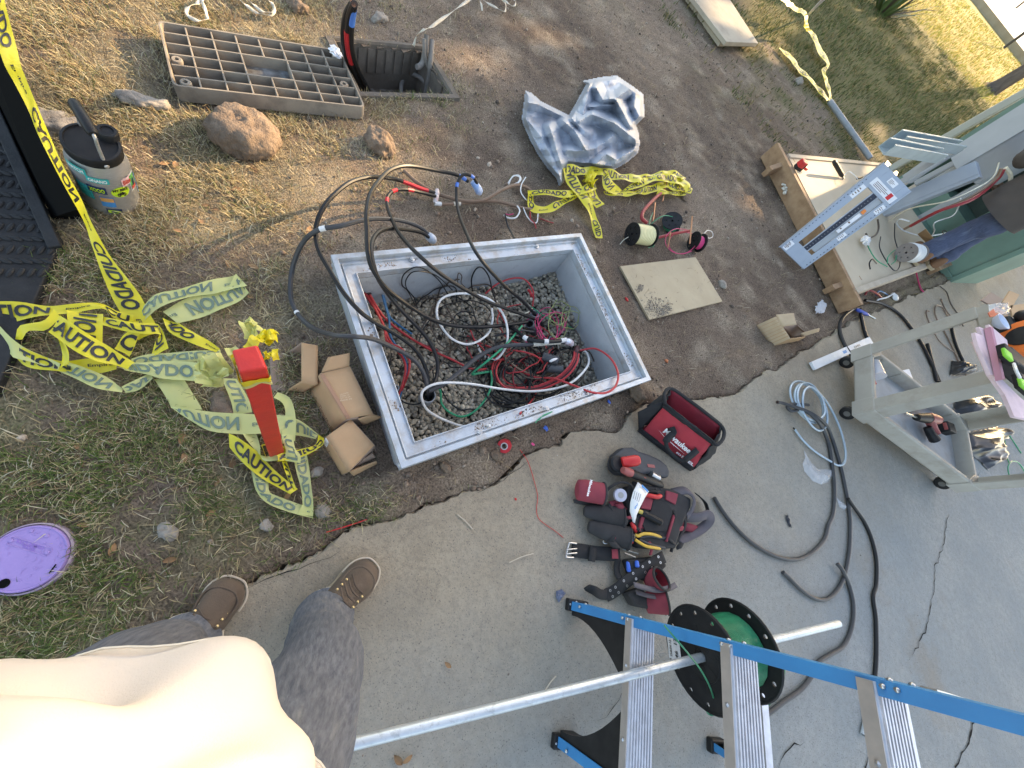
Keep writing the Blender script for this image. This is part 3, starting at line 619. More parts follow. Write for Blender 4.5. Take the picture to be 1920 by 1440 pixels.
for i, (c, lab) in enumerate((('red', 'outer red wire of the curved bundle at the right'), ('dkred', 'inner dark red wire of the curved bundle at the right'), ('black', 'black wire inside the curved red bundle at the right'), ('red', 'lower red wire of the curved bundle at the right'))):
    lw(lab, [(x+(i-1.5)*7-abs(i-1.5)*3, y+(i-1.5)*6, z+.004*i) for x, y, z in RB], c, .005)
lw('large red wire hoop leaning on the right vault corner', [(1475, 690, 0), (1560, 680, .04), (1640, 730, .10), (1683, 810, .14), (1672, 880, .15), (1620, 920, .15), (1540, 918, .14), (1440, 880, .08), (1330, 842, .0), (1240, 838, -.05), (1150, 800, -.07), (1060, 740, -.08), (1000, 680, -.08), (930, 650, -.085), (860, 610, -.09)], 'red', .005)
lw('brownish red wire sagging through the middle of the vault', [(860, 560, -.09), (930, 590, -.08), (1000, 650, -.07), (1080, 740, -.06), (1160, 800, -.06), (1260, 830, -.07), (1320, 815, -.09)], 'brown', .005)
lw('faded red wire arching near the thick white loop', [(1110, 690, -.05), (1180, 700, -.03), (1250, 730, -.04), (1280, 780, -.07), (1260, 860, -.08), (1220, 950, -.07), (1150, 1035, -.08)], 'red', .0045)
lw('red wire loop near the far right gravel corner', [(960, 380, -.06), (1020, 330, -.04), (1100, 298, -.02), (1170, 300, -.01), (1215, 350, -.02), (1222, 400, -.05), (1215, 460, -.08), (1200, 500, -.09)], 'red', .004)
lw('short bright red wire tip with connector in the far corner', [(1195, 360, -.03), (1208, 378, -.02), (1212, 395, -.04)], 'red', .007)
lw('cream wire tip crossing near the conduit mouth', [(1090, 490, -.06), (1140, 495, -.04), (1190, 482, -.02), (1215, 460, -.03)], 'cream', .003)
lw('thin dark green wire running to the right of the pink wires', [(1210, 450, -.05), (1270, 495, -.04), (1340, 535, -.04), (1400, 550, -.05), (1440, 575, -.07)], 'green', .0028)
rr = random.Random(31)
def loops(n, box, size, colr, r, z, label, group, turns=(.7, 1.6)):
    xs0 = sorted(rr.uniform(box[0], box[2]) for _ in range(n))
    for i in range(n):
        x, y = xs0[i], rr.uniform(box[1], box[3]); a, b = rr.uniform(*size), rr.uniform(*size)*.75; t0, tw = rr.uniform(0, 6.28), rr.uniform(*turns)*6.28*rr.choice((-1, 1)); ro = rr.uniform(0, 3); N = 12
        pts = []
        for k in range(N+1):
            t = t0+tw*k/N; g = 1+.25*(k/N-.5); u, v = a*math.cos(t)*g, b*math.sin(t)*g
            pts.append((x+u*math.cos(ro)-v*math.sin(ro)+rr.uniform(-6, 6), y+u*math.sin(ro)+v*math.cos(ro)+rr.uniform(-6, 6), z[0]+(z[1]-z[0])*(.5+.5*math.sin(t*1.3+i))))
        lw(('first second third fourth fifth sixth seventh eighth ninth'.split()[i])+' '+label, pts, colr, r, group=group, n=5, k=3, drop=True)
loops(9, (1060, 700, 1430, 930), (90, 200), 'black', .0042, (-.095, -.045), 'black wire loop counted from the left in the vault right half', 'thin black wires in the vault')
loops(3, (1060, 780, 1380, 960), (60, 150), 'dkred', .0032, (-.095, -.05), 'thin dark red wire loop from the left near the near wall', 'thin red wires in the vault')
loops(9, (560, 480, 1000, 900), (110, 230), 'black', .0030, (-.095, -.05), 'thin black wire curve from the left across the gravel', 'thin black wires across the gravel', (.3, .7))
loops(6, (900, 560, 1350, 800), (80, 200), 'red', .0030, (-.095, -.04), 'thin red wire curve from the left in the middle tangle', 'thin red wires in the middle', (.3, .7))
loops(4, (1100, 620, 1400, 900), (120, 210), 'dkbrown', .0034, (-.095, -.03), 'dark wire hoop from the left at the right wall', 'dark wire hoops', (.6, 1.2))
loops(5, (1340, 460, 1430, 560), (40, 75), 'yg', .0020, (-.05, .01), 'thin yellow green wire curl by the right vault wall', 'thin yellow green wires in the vault')
loops(4, (1180, 540, 1340, 600), (50, 95), 'pink', .0026, (-.06, .0), 'thin pink wire loop between the conduits', 'thin pink wires in the vault')
loops(6, (520, 480, 800, 720), (90, 190), 'dkbrown', .0030, (-.095, -.05), 'thin dark brown wire strand across the middle gravel', 'thin brown wires in the vault', (.25, .5))
loops(7, (780, 440, 1080, 740), (90, 200), 'dkbrown', .0034, (-.095, -.06), 'thin brown wire strand tangled under the white loop', 'thin brown wires under the loop', (.25, .6))
loops(3, (430, 720, 470, 820), (40, 90), 'black', .0022, (-.095, -.06), 'thin black wire strand by the thin conduit stub', 'thin wires by the left wall', (.25, .5))
for i, P_ in enumerate(([(760, 390, -.05), (700, 300, 0), (600, 235, .06), (520, 270, .05), (505, 330, .0), (540, 370, -.05), (580, 450, -.08)], [(780, 360, -.04), (690, 280, .02), (580, 258, .05), (530, 300, .03), (530, 350, -.02), (570, 400, -.06), (590, 460, -.09)],
                         [(890, 370, -.07), (885, 300, -.0), (910, 245, .05), (945, 240, .06), (980, 290, .02), (1000, 370, -.04), (1020, 430, -.07)], [(815, 345, -.03), (808, 300, .03), (815, 268, .05), (832, 285, .04), (828, 320, 0), (850, 345, -.03)])):
    lw(('outer thin black wire arc against the far vault wall', 'inner thin black wire arc against the far vault wall', 'black wire arch in front of the far wall', 'tiny wire hoop at the far vault wall')[i], P_, 'black' if i != 3 else 'dkbrown', (.0026, .0024, .0034, .0022)[i])
lw('grey blue wire lying straight under the pink wires', [(1010, 610, -.06), (1080, 595, -.04), (1150, 580, -.02), (1230, 590, -.03)], 'grey', .0045)
lw('thin black wire with white tip lying over the dark conduits', [(1345, 735, .03), (1300, 790, .0), (1260, 860, -.03), (1215, 950, -.06), (1160, 1030, -.085)], 'black', .003)
tag(obj('wire_tip', MB().tube(path([cV(1310, 750, .03), cV(1330, 742, .035), cV(1352, 733, .035)], 3), [.004, .006, .0065, .0065, .006, .005, .003], 8), m_whitetape), 'white wire connector tip above the dark conduits', 'connector')
# ------------------------------------------------------------------ trees on the lawn: one seen, two unseen ones added to shade the work place
m_bark = mat('bark', (.14, .115, .10), (.08, .065, .058), scale=14, rough=.95, bump=.012, bscale=30, stretch=(1, 1, .25))
m_leaf = tintmat('tree_leaf', rough=.6, trans=.3, spec=.3)
# chosen lit spots; leaves along their sun rays are left out: point, radius
GAPS = [(V((.05, -.17, 1.16)), .03), (V((.11, -.2, 1.02)), .01), (G(60, 20), .16), (G(400, 12), .12), (G(500, 310), .10), (G(620, 335), .08), (G(360, 265), .06), (G(1555, 318, .16), .24), (G(1600, 310, .16), .22), (G(560, 285), .12), (G(600, 310), .09),
        (G(330, 212), .10), (G(250, 70), .16), (G(150, 45), .16), (G(450, 60), .10), (G(1340, 40), .12), (G(725, 285, .05), .045), (G(535, 245, .12), .05), (G(620, 605), .04), (G(260, 150), .07),
        (G(870, 110), .04), (G(1450, 30), .22), (G(1420, 75), .25), (G(1640, 270), .3), (G(1900, 440, .5), .2), (G(680, 285), .10), (G(400, 330), .05), (G(520, 430), .05), (G(1010, 60), .05)]
def shade_tree(name, base, hgt, crown_c, rad, nleaf, seed, label, lean=(0, 0), lsize=.17, clump=.0):
    t = thing(name, label, 'tree', base, 'trees standing on the lawn'); rg = np.random.default_rng(seed); rr = random.Random(seed); b = MB()
    base = V(base); top = V((base.x+lean[0], base.y+lean[1], hgt))
    pts = [V(p) for p in crm([base+V((0, 0, -.1)), base+V((lean[0]*.15, lean[1]*.15, .35)), base.lerp(top, .35)+V((.05, .1, 0)), base.lerp(top, .7), top], 6)]
    N = len(pts); b.tube(pts, [(.17+.20*math.exp(-i*.75))*(1-.55*i/N) for i in range(N)], 14)
    obj('trunk', b, m_bark, t)
    cc = V(crown_c)
    for k in range(9):
        a = rr.uniform(0, 6.28); e = cc+V((math.cos(a)*rad[0]*.7, math.sin(a)*rad[1]*.7, rr.uniform(-.5, .6)*rad[2])); s0 = base.lerp(top, rr.uniform(.6, .98))
        mid = s0.lerp(e, .5)+V((0, 0, .5)); L = MB(); L.tube([V(p) for p in crm([s0, mid, e], 5)], [.075-.006*i for i in range(11)], 7); obj('limb', L, m_bark, t)
    d = rg.normal(size=(nleaf, 3)); d /= np.linalg.norm(d, axis=1, keepdims=True); d *= rg.random((nleaf, 1))**.4
    P = d*np.array(rad)+np.array(cc)
    if clump: P = P[fbm(P[:, 0]+P[:, 1]*.6, P[:, 2]+P[:, 1]*.2, .9, seed, 3) > clump]
    sdv = np.array(sun_dir)
    for g0, r0 in GAPS:
        q = P-np.array(g0); al = q@sdv; perp = np.linalg.norm(q-al[:, None]*sdv, axis=1); P = P[~((perp < r0+lsize*.75) & (al > .5))]
    n = len(P); nv = rg.normal(size=(n, 3)); nv[:, 2] += .4; nv /= np.linalg.norm(nv, axis=1, keepdims=True); u = np.cross(nv, rg.normal(size=(n, 3))); u /= np.linalg.norm(u, axis=1, keepdims=True); w = np.cross(nv, u)
    s = lsize*rg.uniform(.6, 1.2, (n, 1)); Vv = np.stack([P-u*s, P+w*s*.5, P+u*s, P-w*s*.5], 1)
    o = np.arange(n)[:, None]*4; F = np.concatenate([o+np.array([[0, 1, 2]]), o+np.array([[0, 2, 3]])], 0)
    c = np.repeat(palette(rg, n, [(.05, .09, .02), (.08, .12, .03), (.11, .13, .035)], [3, 3, 2])[:, None], 4, 1)
    f = npmesh('crown', Vv.reshape(-1, 3), F, m_leaf, c.reshape(-1, 3), smooth=False); f['kind'] = 'stuff'; adopt(f, t)
    return t
tb = G(1858, 168)
shade_tree('lawn_tree', (tb.x, tb.y, 0), 5.5, (tb.x+2.2, tb.y-.3, 6.3), (6.6, 4.6, 3.3), 30000, 3, 'brown tree trunk with flared base standing on the lawn in the corner', lean=(.5, .5))
shade_tree('lawn_tree', (11.5, 20, 0), 6, (9.5, 18, 6.3), (5.5, 5, 3.4), 22000, 4, 'unseen tree added on the right so its crown shades the concrete', lean=(-.8, 0))
shade_tree('lawn_tree', (10.5, 23, 0), 6, (3.2, 21.8, 6.0), (8.2, 3.0, 3.0), 12000, 6, 'unseen tree added behind the lawn so its crown dapples the grass', lean=(-2, 0), clump=.47)  # this tree and the one before are unseen, added for their shade
# ------------------------------------------------------------------ caution tape
m_tape = mat('caution_tape_film', (.82, .71, .045), (.76, .67, .06), scale=12, rough=.32, trans=.35, spec=.5)
m_tapeb = mat('caution_tape_reverse', (.70, .71, .28), (.64, .66, .30), scale=12, rough=.34, trans=.4, spec=.5)
m_ink = mat('black_ink', (.02, .02, .018), rough=.4); m_inkb = mat('ink_through_film', (.10, .15, .12), (.14, .19, .13), scale=20, rough=.4)
_ts = random.Random(77)
def ribbon(parent, sec, rev=False, words=True, start=None, conv=None, lift=.0, wob=.006, flip=False):
    """strip between two edges given as pixel pairs; lettering follows it. rev: the printed side is underneath"""
    rows = []
    for s in sec:
        (l, r, z) = s; l = conv(*l) if conv else l; r = conv(*r) if conv else r
        z0, z1 = z if isinstance(z, tuple) else (z, z)
        rows.append((*G(l[0], l[1], z0+lift), *G(r[0], r[1], z1+lift)))
    R = crm(rows, 8); A = [V(q[:3]) for q in R]; B = [V(q[3:]) for q in R]
    S = [0.0]
    for i in range(1, len(A)): S.append(S[-1]+(((A[i]+B[i])-(A[i-1]+B[i-1]))/2).length)
    seed = _ts.random()*50
    def at(s, v):
        s = min(max(s, 0), S[-1]-1e-6); i = int(np.searchsorted(S, s, side='right'))-1; i = min(max(i, 0), len(S)-2); t = (s-S[i])/max(S[i+1]-S[i], 1e-6)
        a = A[i].lerp(A[i+1], t); b = B[i].lerp(B[i+1], t); p = a.lerp(b, v)
        p.z += wob*math.sin(s*41+seed)*math.cos(v*3.1+seed)+wob*.8*math.sin(s*23+v*2.2+seed*2); return p
    N = max(10, int(S[-1]/.012)); rows2 = [[at(S[-1]*i/N, v/5) for v in range(6)] for i in range(N+1)]
    st = obj('strand', MB().grid(rows2), m_tapeb if rev else m_tape, parent, angle=1.5)
    if words:
        s = start if start is not None else _ts.uniform(-.12, .03); seq = [('CAUTION', .215, .17, .83), ('Empire', .055, .38, .62), ('CUIDADO', .215, .17, .83), ('Empire', .055, .38, .62)]; k = _ts.randrange(2)*2
        while s < S[-1]:
            w, ln, v0, v1 = seq[k % 4]; vs, fs, asp = textmesh(w, .035 if ln > .1 else .02)
            ok = []; P = []
            for u, v in vs:
                uu = s+ln*(1-u if flip else u); vv = v0+(v1-v0)*v
                if rev: vv = 1-vv
                ok.append(0 < uu < S[-1]); q = at(uu, 1-vv); q.z += .0022; P.append(q)
            fs2 = [f for f in fs if all(ok[i] for i in f)]
            if fs2: obj('lettering', MB().add(P, fs2), m_inkb if rev else m_ink, st, smooth=False)
            s += ln+.035; k += 1
    return st
c4 = lambda x, y: (x/3, 480+y/3)
tp = thing('caution_tape', 'heap of yellow caution tape with black lettering on the grass by the red post', 'caution tape', G(150, 640))
hang = thing('caution_tape', 'yellow caution tape stretched past the steel jug from the black tread plate', 'caution tape', G(230, 580))
ribbon(hang, [((-45, -50), (-8, -60), .50), ((-14, 40), (14, 20), .48), ((7, 117), (33, 108), .45), ((22, 148), (47, 142), .42), ((50, 203), (66, 186), .38), ((77, 262), (90, 247), .34), ((110, 329), (121, 316), .29), ((143, 389), (155, 378), .22),
              ((163, 432), (180, 432), .15), ((179, 475), (205, 478), .09), ((191, 515), (240, 523), .05), ((212, 562), (264, 556), .035), ((232, 596), (288, 600), .03), ((262, 640), (300, 620), .03)], start=-.02, flip=False)
T = [
 ([((-60, 250), (-60, 390), .03), ((0, 265), (0, 380), .03), ((130, 262), (130, 352), .035), ((270, 275), (270, 335), .04), ((400, 270), (400, 320), .045), ((560, 262), (585, 302), .04), ((660, 310), (640, 350), .03), ((760, 340), (735, 385), .03)], False, True),
 ([((735, 362), (805, 375), .02), ((800, 285), (845, 335), .03), ((880, 214), (905, 290), .04), ((1010, 188), (1030, 240), .04), ((1110, 160), (1120, 215), .035), ((1220, 125), (1225, 205), .03), ((1330, 100), (1392, 172), .02)], True, True),
 ([((1330, 105), (1398, 200), .022), ((1270, 190), (1330, 262), .02), ((1180, 205), (1240, 305), .02), ((1050, 240), (1130, 348), .02), ((916, 315), (1000, 382), .025)], True, True),
 ([((1000, 372), (912, 346), .03), ((1060, 410), (955, 430), .035), ((1120, 445), (1060, 485), .04), ((1180, 480), (1150, 520), .035), ((1240, 525), (1215, 540), .03)], False, True),
 ([((1235, 520), (1242, 556), .03), ((1100, 535), (1110, 592), .03), ((960, 545), (960, 600), .03), ((840, 555), (845, 605), .03), ((740, 580), (750, 628), .03)], True, True),
 ([((80, 480), (85, 560), .02), ((180, 540), (150, 622), .025), ((330, 588), (330, 648), .03), ((470, 580), (470, 655), .03), ((560, 575), (560, 655), .03), ((650, 580), (660, 640), .03)], False, True),
 ([((75, 460), (135, 475), .03), ((105, 395), (160, 425), .05), ((190, 380), (210, 420), .055), ((255, 365), (265, 415), .06), ((305, 300), (345, 350), .06)], False, False),
 ([((-70, 360), (-70, 520), .02), ((0, 390), (0, 530), .02), ((60, 455), (50, 548), .025), ((130, 510), (85, 575), .03), ((230, 555), (190, 600), .03), ((340, 605), (325, 640), .03)], True, False),
 ([((390, 598), (320, 642), .03), ((500, 635), (430, 692), .035), ((600, 680), (550, 748), .035), ((690, 748), (685, 768), .03)], True, True),
 ([((690, 740), (700, 766), .03), ((755, 706), (775, 748), .035), ((850, 650), (860, 690), .03)], True, True),
 ([((300, 400), (375, 520), .07), ((330, 480), (385, 550), .06), ((345, 560), (390, 600), .05), ((330, 630), (395, 612), .04)], False, False),
 ([((370, 300), (580, 325), .05), ((372, 340), (580, 385), .055), ((385, 390), (580, 440), .055), ((410, 440), (580, 490), .05)], False, True),
 ([((575, 335), (585, 395), .05), ((700, 370), (720, 425), .055), ((800, 380), (820, 440), .055), ((880, 378), (905, 440), .05), ((920, 430), (870, 480), .045), ((950, 520), (840, 570), .04)], False, True),
 ([((700, 450), (640, 520), .04), ((740, 430), (690, 540), .04), ((800, 430), (720, 560), .04)], False, True),
 ([((345, 340), (262, 420), .08), ((400, 375), (320, 462), .085), ((500, 440), (430, 540), .085), ((600, 500), (540, 592), .075), ((690, 560), (640, 612), .06), ((760, 600), (720, 640), .045)], False, True),
 ([((650, 588), (700, 642), .05), ((780, 596), (830, 668), .045), ((900, 592), (910, 692), .04), ((1020, 594), (1030, 700), .04), ((1135, 605), (1140, 700), .06), ((1210, 610), (1215, 670), .12), ((1290, 622), (1295, 655), .22)], True, True),
 ([((865, 690), (1040, 698), .02), ((905, 745), (1075, 760), .02), ((945, 810), (1110, 815), .02), ((962, 855), (1140, 865), .022)], True, False),
 ([((960, 848), (1000, 880), .03), ((1060, 862), (1080, 930), .03), ((1160, 872), (1185, 985), .03), ((1330, 885), (1335, 1000), .03), ((1460, 890), (1460, 1002), .03), ((1580, 895), (1570, 1002), .03), ((1690, 930), (1690, 1008), .03), ((1790, 1000), (1775, 1030), .03)], True, True),
 ([((1250, 692), (1330, 690), .05), ((1275, 750), (1365, 745), .04), ((1300, 820), (1400, 810), .03), ((1312, 890), (1420, 880), .02)], True, True),
 ([((1540, 800), (1560, 762), .03), ((1590, 830), (1625, 790), .03), ((1605, 880), (1655, 860), .03), ((1590, 960), (1665, 940), .035), ((1580, 1060), (1660, 1040), .04)], True, False),
 ([((1290, 1000), (1290, 1075), .03), ((1350, 1030), (1330, 1125), .035), ((1440, 1095), (1400, 1195), .04), ((1530, 1190), (1480, 1255), .035), ((1610, 1260), (1560, 1300), .03), ((1675, 1310), (1635, 1342), .02)], False, True),
 ([((1410, 1170), (1500, 1190), .02), ((1425, 1260), (1510, 1270), .02), ((1450, 1335), (1515, 1325), .02), ((1510, 1395), (1560, 1350), .02), ((1640, 1445), (1655, 1385), .02), ((1740, 1465), (1755, 1420), .02)], True, True),
 ([((1655, 1150), (1725, 1115), .02), ((1670, 1220), (1740, 1200), .02), ((1690, 1300), (1750, 1285), .02), ((1700, 1390), (1762, 1390), .025), ((1670, 1455), (1760, 1475), .02)], True, True),
 ([((1790, 1000), (1822, 1025), .03), ((1775, 1060), (1815, 1065), .05), ((1700, 1085), (1715, 1125), .05), ((1600, 1105), (1610, 1150), .06), ((1560, 1120), (1565, 1150), .07)], False, True),
 ([((1580, 1000), (1650, 1010), .05), ((1600, 1060), (1660, 1080), .06), ((1610, 1110), (1690, 1120), .06), ((1590, 1150), (1690, 1165), .05)], True, True),
 ([((1585, 1150), (1610, 1150), .04), ((1600, 1200), (1630, 1205), .04), ((1620, 1260), (1650, 1265), .03), ((1640, 1320), (1668, 1310), .025)], False, True),
 ([((1365, 1000), (1440, 1000), .03), ((1400, 1050), (1460, 1060), .03), ((1470, 1120), (1480, 1150), .04), ((1560, 1120), (1570, 1150), .06)], True, False),
]
for i, (sec, rev, words) in enumerate(T): ribbon(tp, sec, rev, words, conv=c4, lift=.006+.0015*(i % 5))
def crumple(parent, name, c, r, n, seed, m, sq=(1, 1, .6)):
    """crumpled film: folded strip patches around a centre"""
    rr = random.Random(seed); c = V(c)
    for k in range(n):
        a = rr.uniform(0, 6.28); u = V((math.cos(a), math.sin(a), rr.uniform(-.4, .6))).normalized(); w = V((-u.y, u.x, rr.uniform(-.8, .8))).normalized(); L, W = r*rr.uniform(.6, 1.3), r*rr.uniform(.3, .7)
        o = V((rr.uniform(-.5, .5)*r*sq[0], rr.uniform(-.5, .5)*r*sq[1], rr.uniform(0, .6)*r*sq[2])); rows = []
        for i in range(7):
            s = (i/6-.5)*2; rows.append([c+o+u*s*L*.5+w*(j/3-.5)*W+V((0, 0, .3*r*math.sin(s*3+k)+.12*r*rr.uniform(-1, 1)))+u.cross(w)*.14*r*rr.uniform(-1, 1) for j in range(4)])
        obj(name, MB().grid(rows), m, parent, angle=.9)
# second heap by the tarp
c2 = lambda x, y: (640+x/3, y/3)
yt = thing('caution_tape', 'bright yellow bundled caution tape lying beside the crumpled grey tarp', 'caution tape', G(1110, 370))
Y = [
 ([((1050, 1068), (1062, 1100), .04), ((1150, 1065), (1150, 1100), .05), ((1250, 1075), (1250, 1108), .05), ((1350, 1050), (1360, 1095), .06), ((1420, 1010), (1440, 1060), .06)], 1),
 ([((1045, 1085), (1085, 1080), .03), ((1048, 1150), (1085, 1140), .03), ((1085, 1190), (1105, 1160), .03), ((1170, 1195), (1165, 1155), .03), ((1260, 1150), (1240, 1115), .035), ((1330, 1105), (1310, 1075), .045), ((1420, 1060), (1400, 1025), .05)], 1),
 ([((1240, 950), (1305, 930), .06), ((1275, 1030), (1335, 1020), .06), ((1330, 1110), (1385, 1095), .05), ((1385, 1190), (1430, 1185), .035), ((1415, 1270), (1450, 1265), .02), ((1428, 1340), (1470, 1340), .015)], 0),
 ([((1265, 930), (1268, 975), .06), ((1350, 935), (1350, 985), .065), ((1450, 940), (1450, 990), .065), ((1560, 968), (1560, 1010), .06), ((1680, 985), (1690, 1030), .05), ((1800, 965), (1800, 1010), .045), ((1890, 960), (1880, 1000), .04), ((1940, 1000), (1915, 1025), .03)], 0),
 ([((1480, 1070), (1480, 1100), .04), ((1600, 1080), (1600, 1100), .035), ((1720, 1050), (1720, 1090), .035), ((1830, 1015), (1830, 1060), .035), ((1920, 1040), (1900, 1075), .035), ((1975, 1060), (1965, 1090), .03)], 1),
 ([((1560, 1090), (1590, 1080), .03), ((1640, 1030), (1660, 1060), .045), ((1760, 985), (1770, 1020), .06), ((1890, 985), (1890, 1035), .05), ((1960, 1050), (1940, 1092), .03), ((1880, 1075), (1870, 1098), .03), ((1780, 1065), (1775, 1090), .03)], 1),
 ([((1380, 1080), (1430, 1060), .05), ((1400, 1130), (1460, 1120), .04), ((1440, 1165), (1480, 1150), .03)], 0),
 ([((1470, 990), (1500, 960), .08), ((1480, 1060), (1520, 1020), .07), ((1540, 1100), (1580, 1070), .04)], 0),
]
for i, (sec, rev) in enumerate(Y): ribbon(yt, sec, False, True, conv=c2, lift=.004+.002*(i % 4), wob=.007)
crumple(yt, 'bunched_strand', G(1107, 340, .06), .055, 9, 5, m_tape)
# tape tied over the bare soil on the right, far
ft = thing('caution_tape', 'thin twisted caution tape running over the soil to the grey conduit', 'caution tape', G(1500, 130))
ribbon(ft, [((1460, 92), (1463, 88), .04), ((1478, 108), (1484, 104), .05), ((1495, 132), (1502, 127), .05), ((1516, 150), (1521, 146), .05), ((1535, 172), (1539, 166), .05), ((1550, 190), (1556, 186), .04)], words=True, wob=.004)
ft2 = thing('caution_tape', 'caution tape hanging from the white stake and twisting down to the conduit', 'caution tape', G(1530, 60))
ribbon(ft2, [((1461, -4), (1472, -8), .3), ((1485, 18), (1493, 12), .22), ((1508, 30), (1512, 22), .3), ((1508, 52), (1516, 50), .18), ((1520, 65), (1527, 62), .1), ((1528, 84), (1536, 80), .08), ((1536, 102), (1545, 98), .07), ((1550, 122), (1556, 118), .06), ((1541, 130), (1548, 136), .06), ((1545, 150), (1552, 148), .05), ((1553, 175), (1558, 172), .04), ((1555, 192), (1560, 188), .04)], words=True, wob=.004)
# ------------------------------------------------------------------ left side: pull box and its ribbed lid, jug, tread ramp, stones
def quadpx(a, b, c, d, u, v):
    """bilinear point between four world corners"""
    return a.lerp(b, u).lerp(d.lerp(c, u), v)
def zfit(px, base, lo=0.0, hi=1.4):
    """height at which the ray through px comes closest to the vertical above base"""
    best = (9, 0)
    for i in range(281):
        z = lo+(hi-lo)*i/280; p = G(px[0], px[1], z); d = math.hypot(p.x-base.x, p.y-base.y)
        if d < best[0]: best = (d, z)
    return best[1]
m_lid = mat('lid_composite', (.30, .255, .20), (.22, .19, .155), scale=10, rough=.9, bump=.001, bscale=200, dirt=(.13, .11, .09), dscale=9, damt=.4)
m_lidin = mat('lid_floor', (.27, .29, .30), (.17, .165, .15), scale=14, rough=.9, dirt=(.07, .055, .045), dscale=30, damt=.5)
lt = .07; A, B, C, D = G(295, 38, lt), G(638, 94, lt), G(685, 201, lt), G(324, 160, lt)
lid = thing('ribbed_cover', 'upturned ribbed composite pull box lid lying beside its open box', 'lid', quadpx(A, B, C, D, .5, .5)*1)
def Lq(u, v, z=0.0): return quadpx(A, B, C, D, u, v)+V((0, 0, z))
ol = []
for (cu, cv, a0) in ((0, 0, 180), (1, 0, 270), (1, 1, 0), (0, 1, 90)):
    for k in range(5):
        t = math.radians(a0+k*22.5); ru, rv = .028, .06; x = cu+(ru if cu == 0 else -ru)+ru*math.cos(t); y = cv+(rv if cv == 0 else -rv)+rv*math.sin(t); ol.append((x, y))
def inset(u, v, k): return .5+(u-.5)*(1-k*.45), .5+(v-.5)*(1-k)
rings = [[Lq(*inset(u, v, k), z) for u, v in ol] for k, z in ((.0, -.062), (-.004, -.01), (.0, 0), (.035, 0), (.042, -.012), (.042, -.055))]
obj('outer_wall', MB().loft(rings, caps=False), m_lid, lid, angle=.5)
obj('floor_plate', MB().add([Lq(*inset(u, v, .03), -.048) for u, v in ol], [tuple(range(len(ol)))]), m_lidin, lid, smooth=False)
obj('underside', MB().add([Lq(u, v, -.0625) for u, v in ol], [tuple(range(len(ol)-1, -1, -1))]), m_lid, lid, smooth=False)
us = [i/8 for i in range(9)]; vs_ = [i/6 for i in range(7)]
for j in range(1, 6):
    for seg in (((.015, 3/8), (5/8, .985)) if j == 3 else ((.015, .985),)):
        obj('rib', MB().bar(Lq(seg[0], vs_[j], -.027), Lq(seg[1], vs_[j], -.027), .006, .05, V((0, 0, 1))), m_lid, lid, smooth=False, bevel=.0015)
for i in range(1, 8):
    for seg in (((.03, 2/6), (4/6, .97)) if i == 4 else ((.03, .97),)):
        obj('rib', MB().bar(Lq(us[i], seg[0], -.0275), Lq(us[i], seg[1], -.0275), .006, .049, V((0, 0, 1))), m_lid, lid, smooth=False, bevel=.0015)
for u, v, z in ((.06, .93, .004), (.045, .56, -.004), (.93, .60, -.004), (.955, .12, .004)):
    p = Lq(u, v, -.05); obj('boss', MB().lathe([(.019, 0), (.019, .045+z), (.016, .049+z), (.008, .049+z), (.008, .02)], Matrix.Translation(p), 16), m_lid, lid)
m_foil = mat('crumpled_foil', (.72, .72, .74), (.5, .5, .53), scale=60, rough=.25, metal=.3)
fo = MB().blob(Lq(.955, .10, .012), .03, 5, (1.2, .8, .5), 3, .9); tag(obj('foil_scrap', fo, m_foil), 'crumpled silvery scrap on the corner of the pull box lid', 'scrap')
# pull box sunk in the soil
m_pb = mat('pull_box_concrete', (.17, .142, .115), (.12, .10, .082), scale=8, rough=.95, bump=.003, bscale=60, dirt=(.1, .08, .06), dscale=10, damt=.45)
m_pbin = mat('pull_box_inside', (.13, .11, .09), (.09, .075, .06), scale=12, rough=.95)
cs = [G(627, 80, .0), G(793, 95, .0), G(846, 182, .0), G(676, 178, .0)]; cen = (cs[0]+cs[1]+cs[2]+cs[3])/4
pb = thing('pull_box', 'open concrete pull box in the soil with cables in it', 'pull box', cen)
def pring(k, z): return [cen+(c-cen)*k+V((0, 0, z)) for c in cs]
obj('wall', MB().loft([pring(1.16, -.1), pring(1.15, .016), pring(1.02, .020), pring(.985, .010), pring(.96, -.30)], caps=False), m_pb, pb, angle=.4)
obj('floor', MB().add(pring(.97, -.22), [(0, 1, 2, 3)]), mat('pull_box_soil', (.10, .08, .062), (.30, .27, .24), scale=14, rough=1, bump=.01, bscale=40, mix=(.5, .8)), pb, smooth=False)
for k in range(9):
    q = quadpx(*pring(.975, -.07), (k+.6)/9.4, .0); q2 = quadpx(*pring(.975, -.07), 1, (k+.6)/9.4)
    obj('wall_rib', MB().bar(q+V((0, 0, -.06)), q+V((0, 0, .06)), .012, .035, (cs[1]-cs[0])), m_pb, pb, smooth=False)
    if k < 7: obj('wall_rib', MB().bar(q2+V((0, 0, -.06)), q2+V((0, 0, .06)), .012, .035, (cs[2]-cs[1])), m_pb, pb, smooth=False)
c3 = lambda x, y, z: (280+x/3.3103, y/3.3103, z)
HP = 'cables rising from the pull box'
cable('feeder_cable', 'left black feeder cable bent out of the pull box', [c3(1262, 20, .40), c3(1225, 90, .34), c3(1205, 200, .25), c3(1215, 320, .12), c3(1260, 450, -.02), c3(1330, 570, -.16)], .013, 'black', HP, [('copper_end', m_copper, 0, .08, .8)])
cable('feeder_cable', 'red banded feeder cable bent out of the pull box', [c3(1268, 25, .42), c3(1240, 100, .35), c3(1228, 210, .26), c3(1238, 330, .13), c3(1275, 450, 0), c3(1340, 570, -.14)], .012, 'black', HP, [('tape_band', m_redtape, .38, .72, 1.06), ('copper_end', m_copper, 0, .08, .8)])
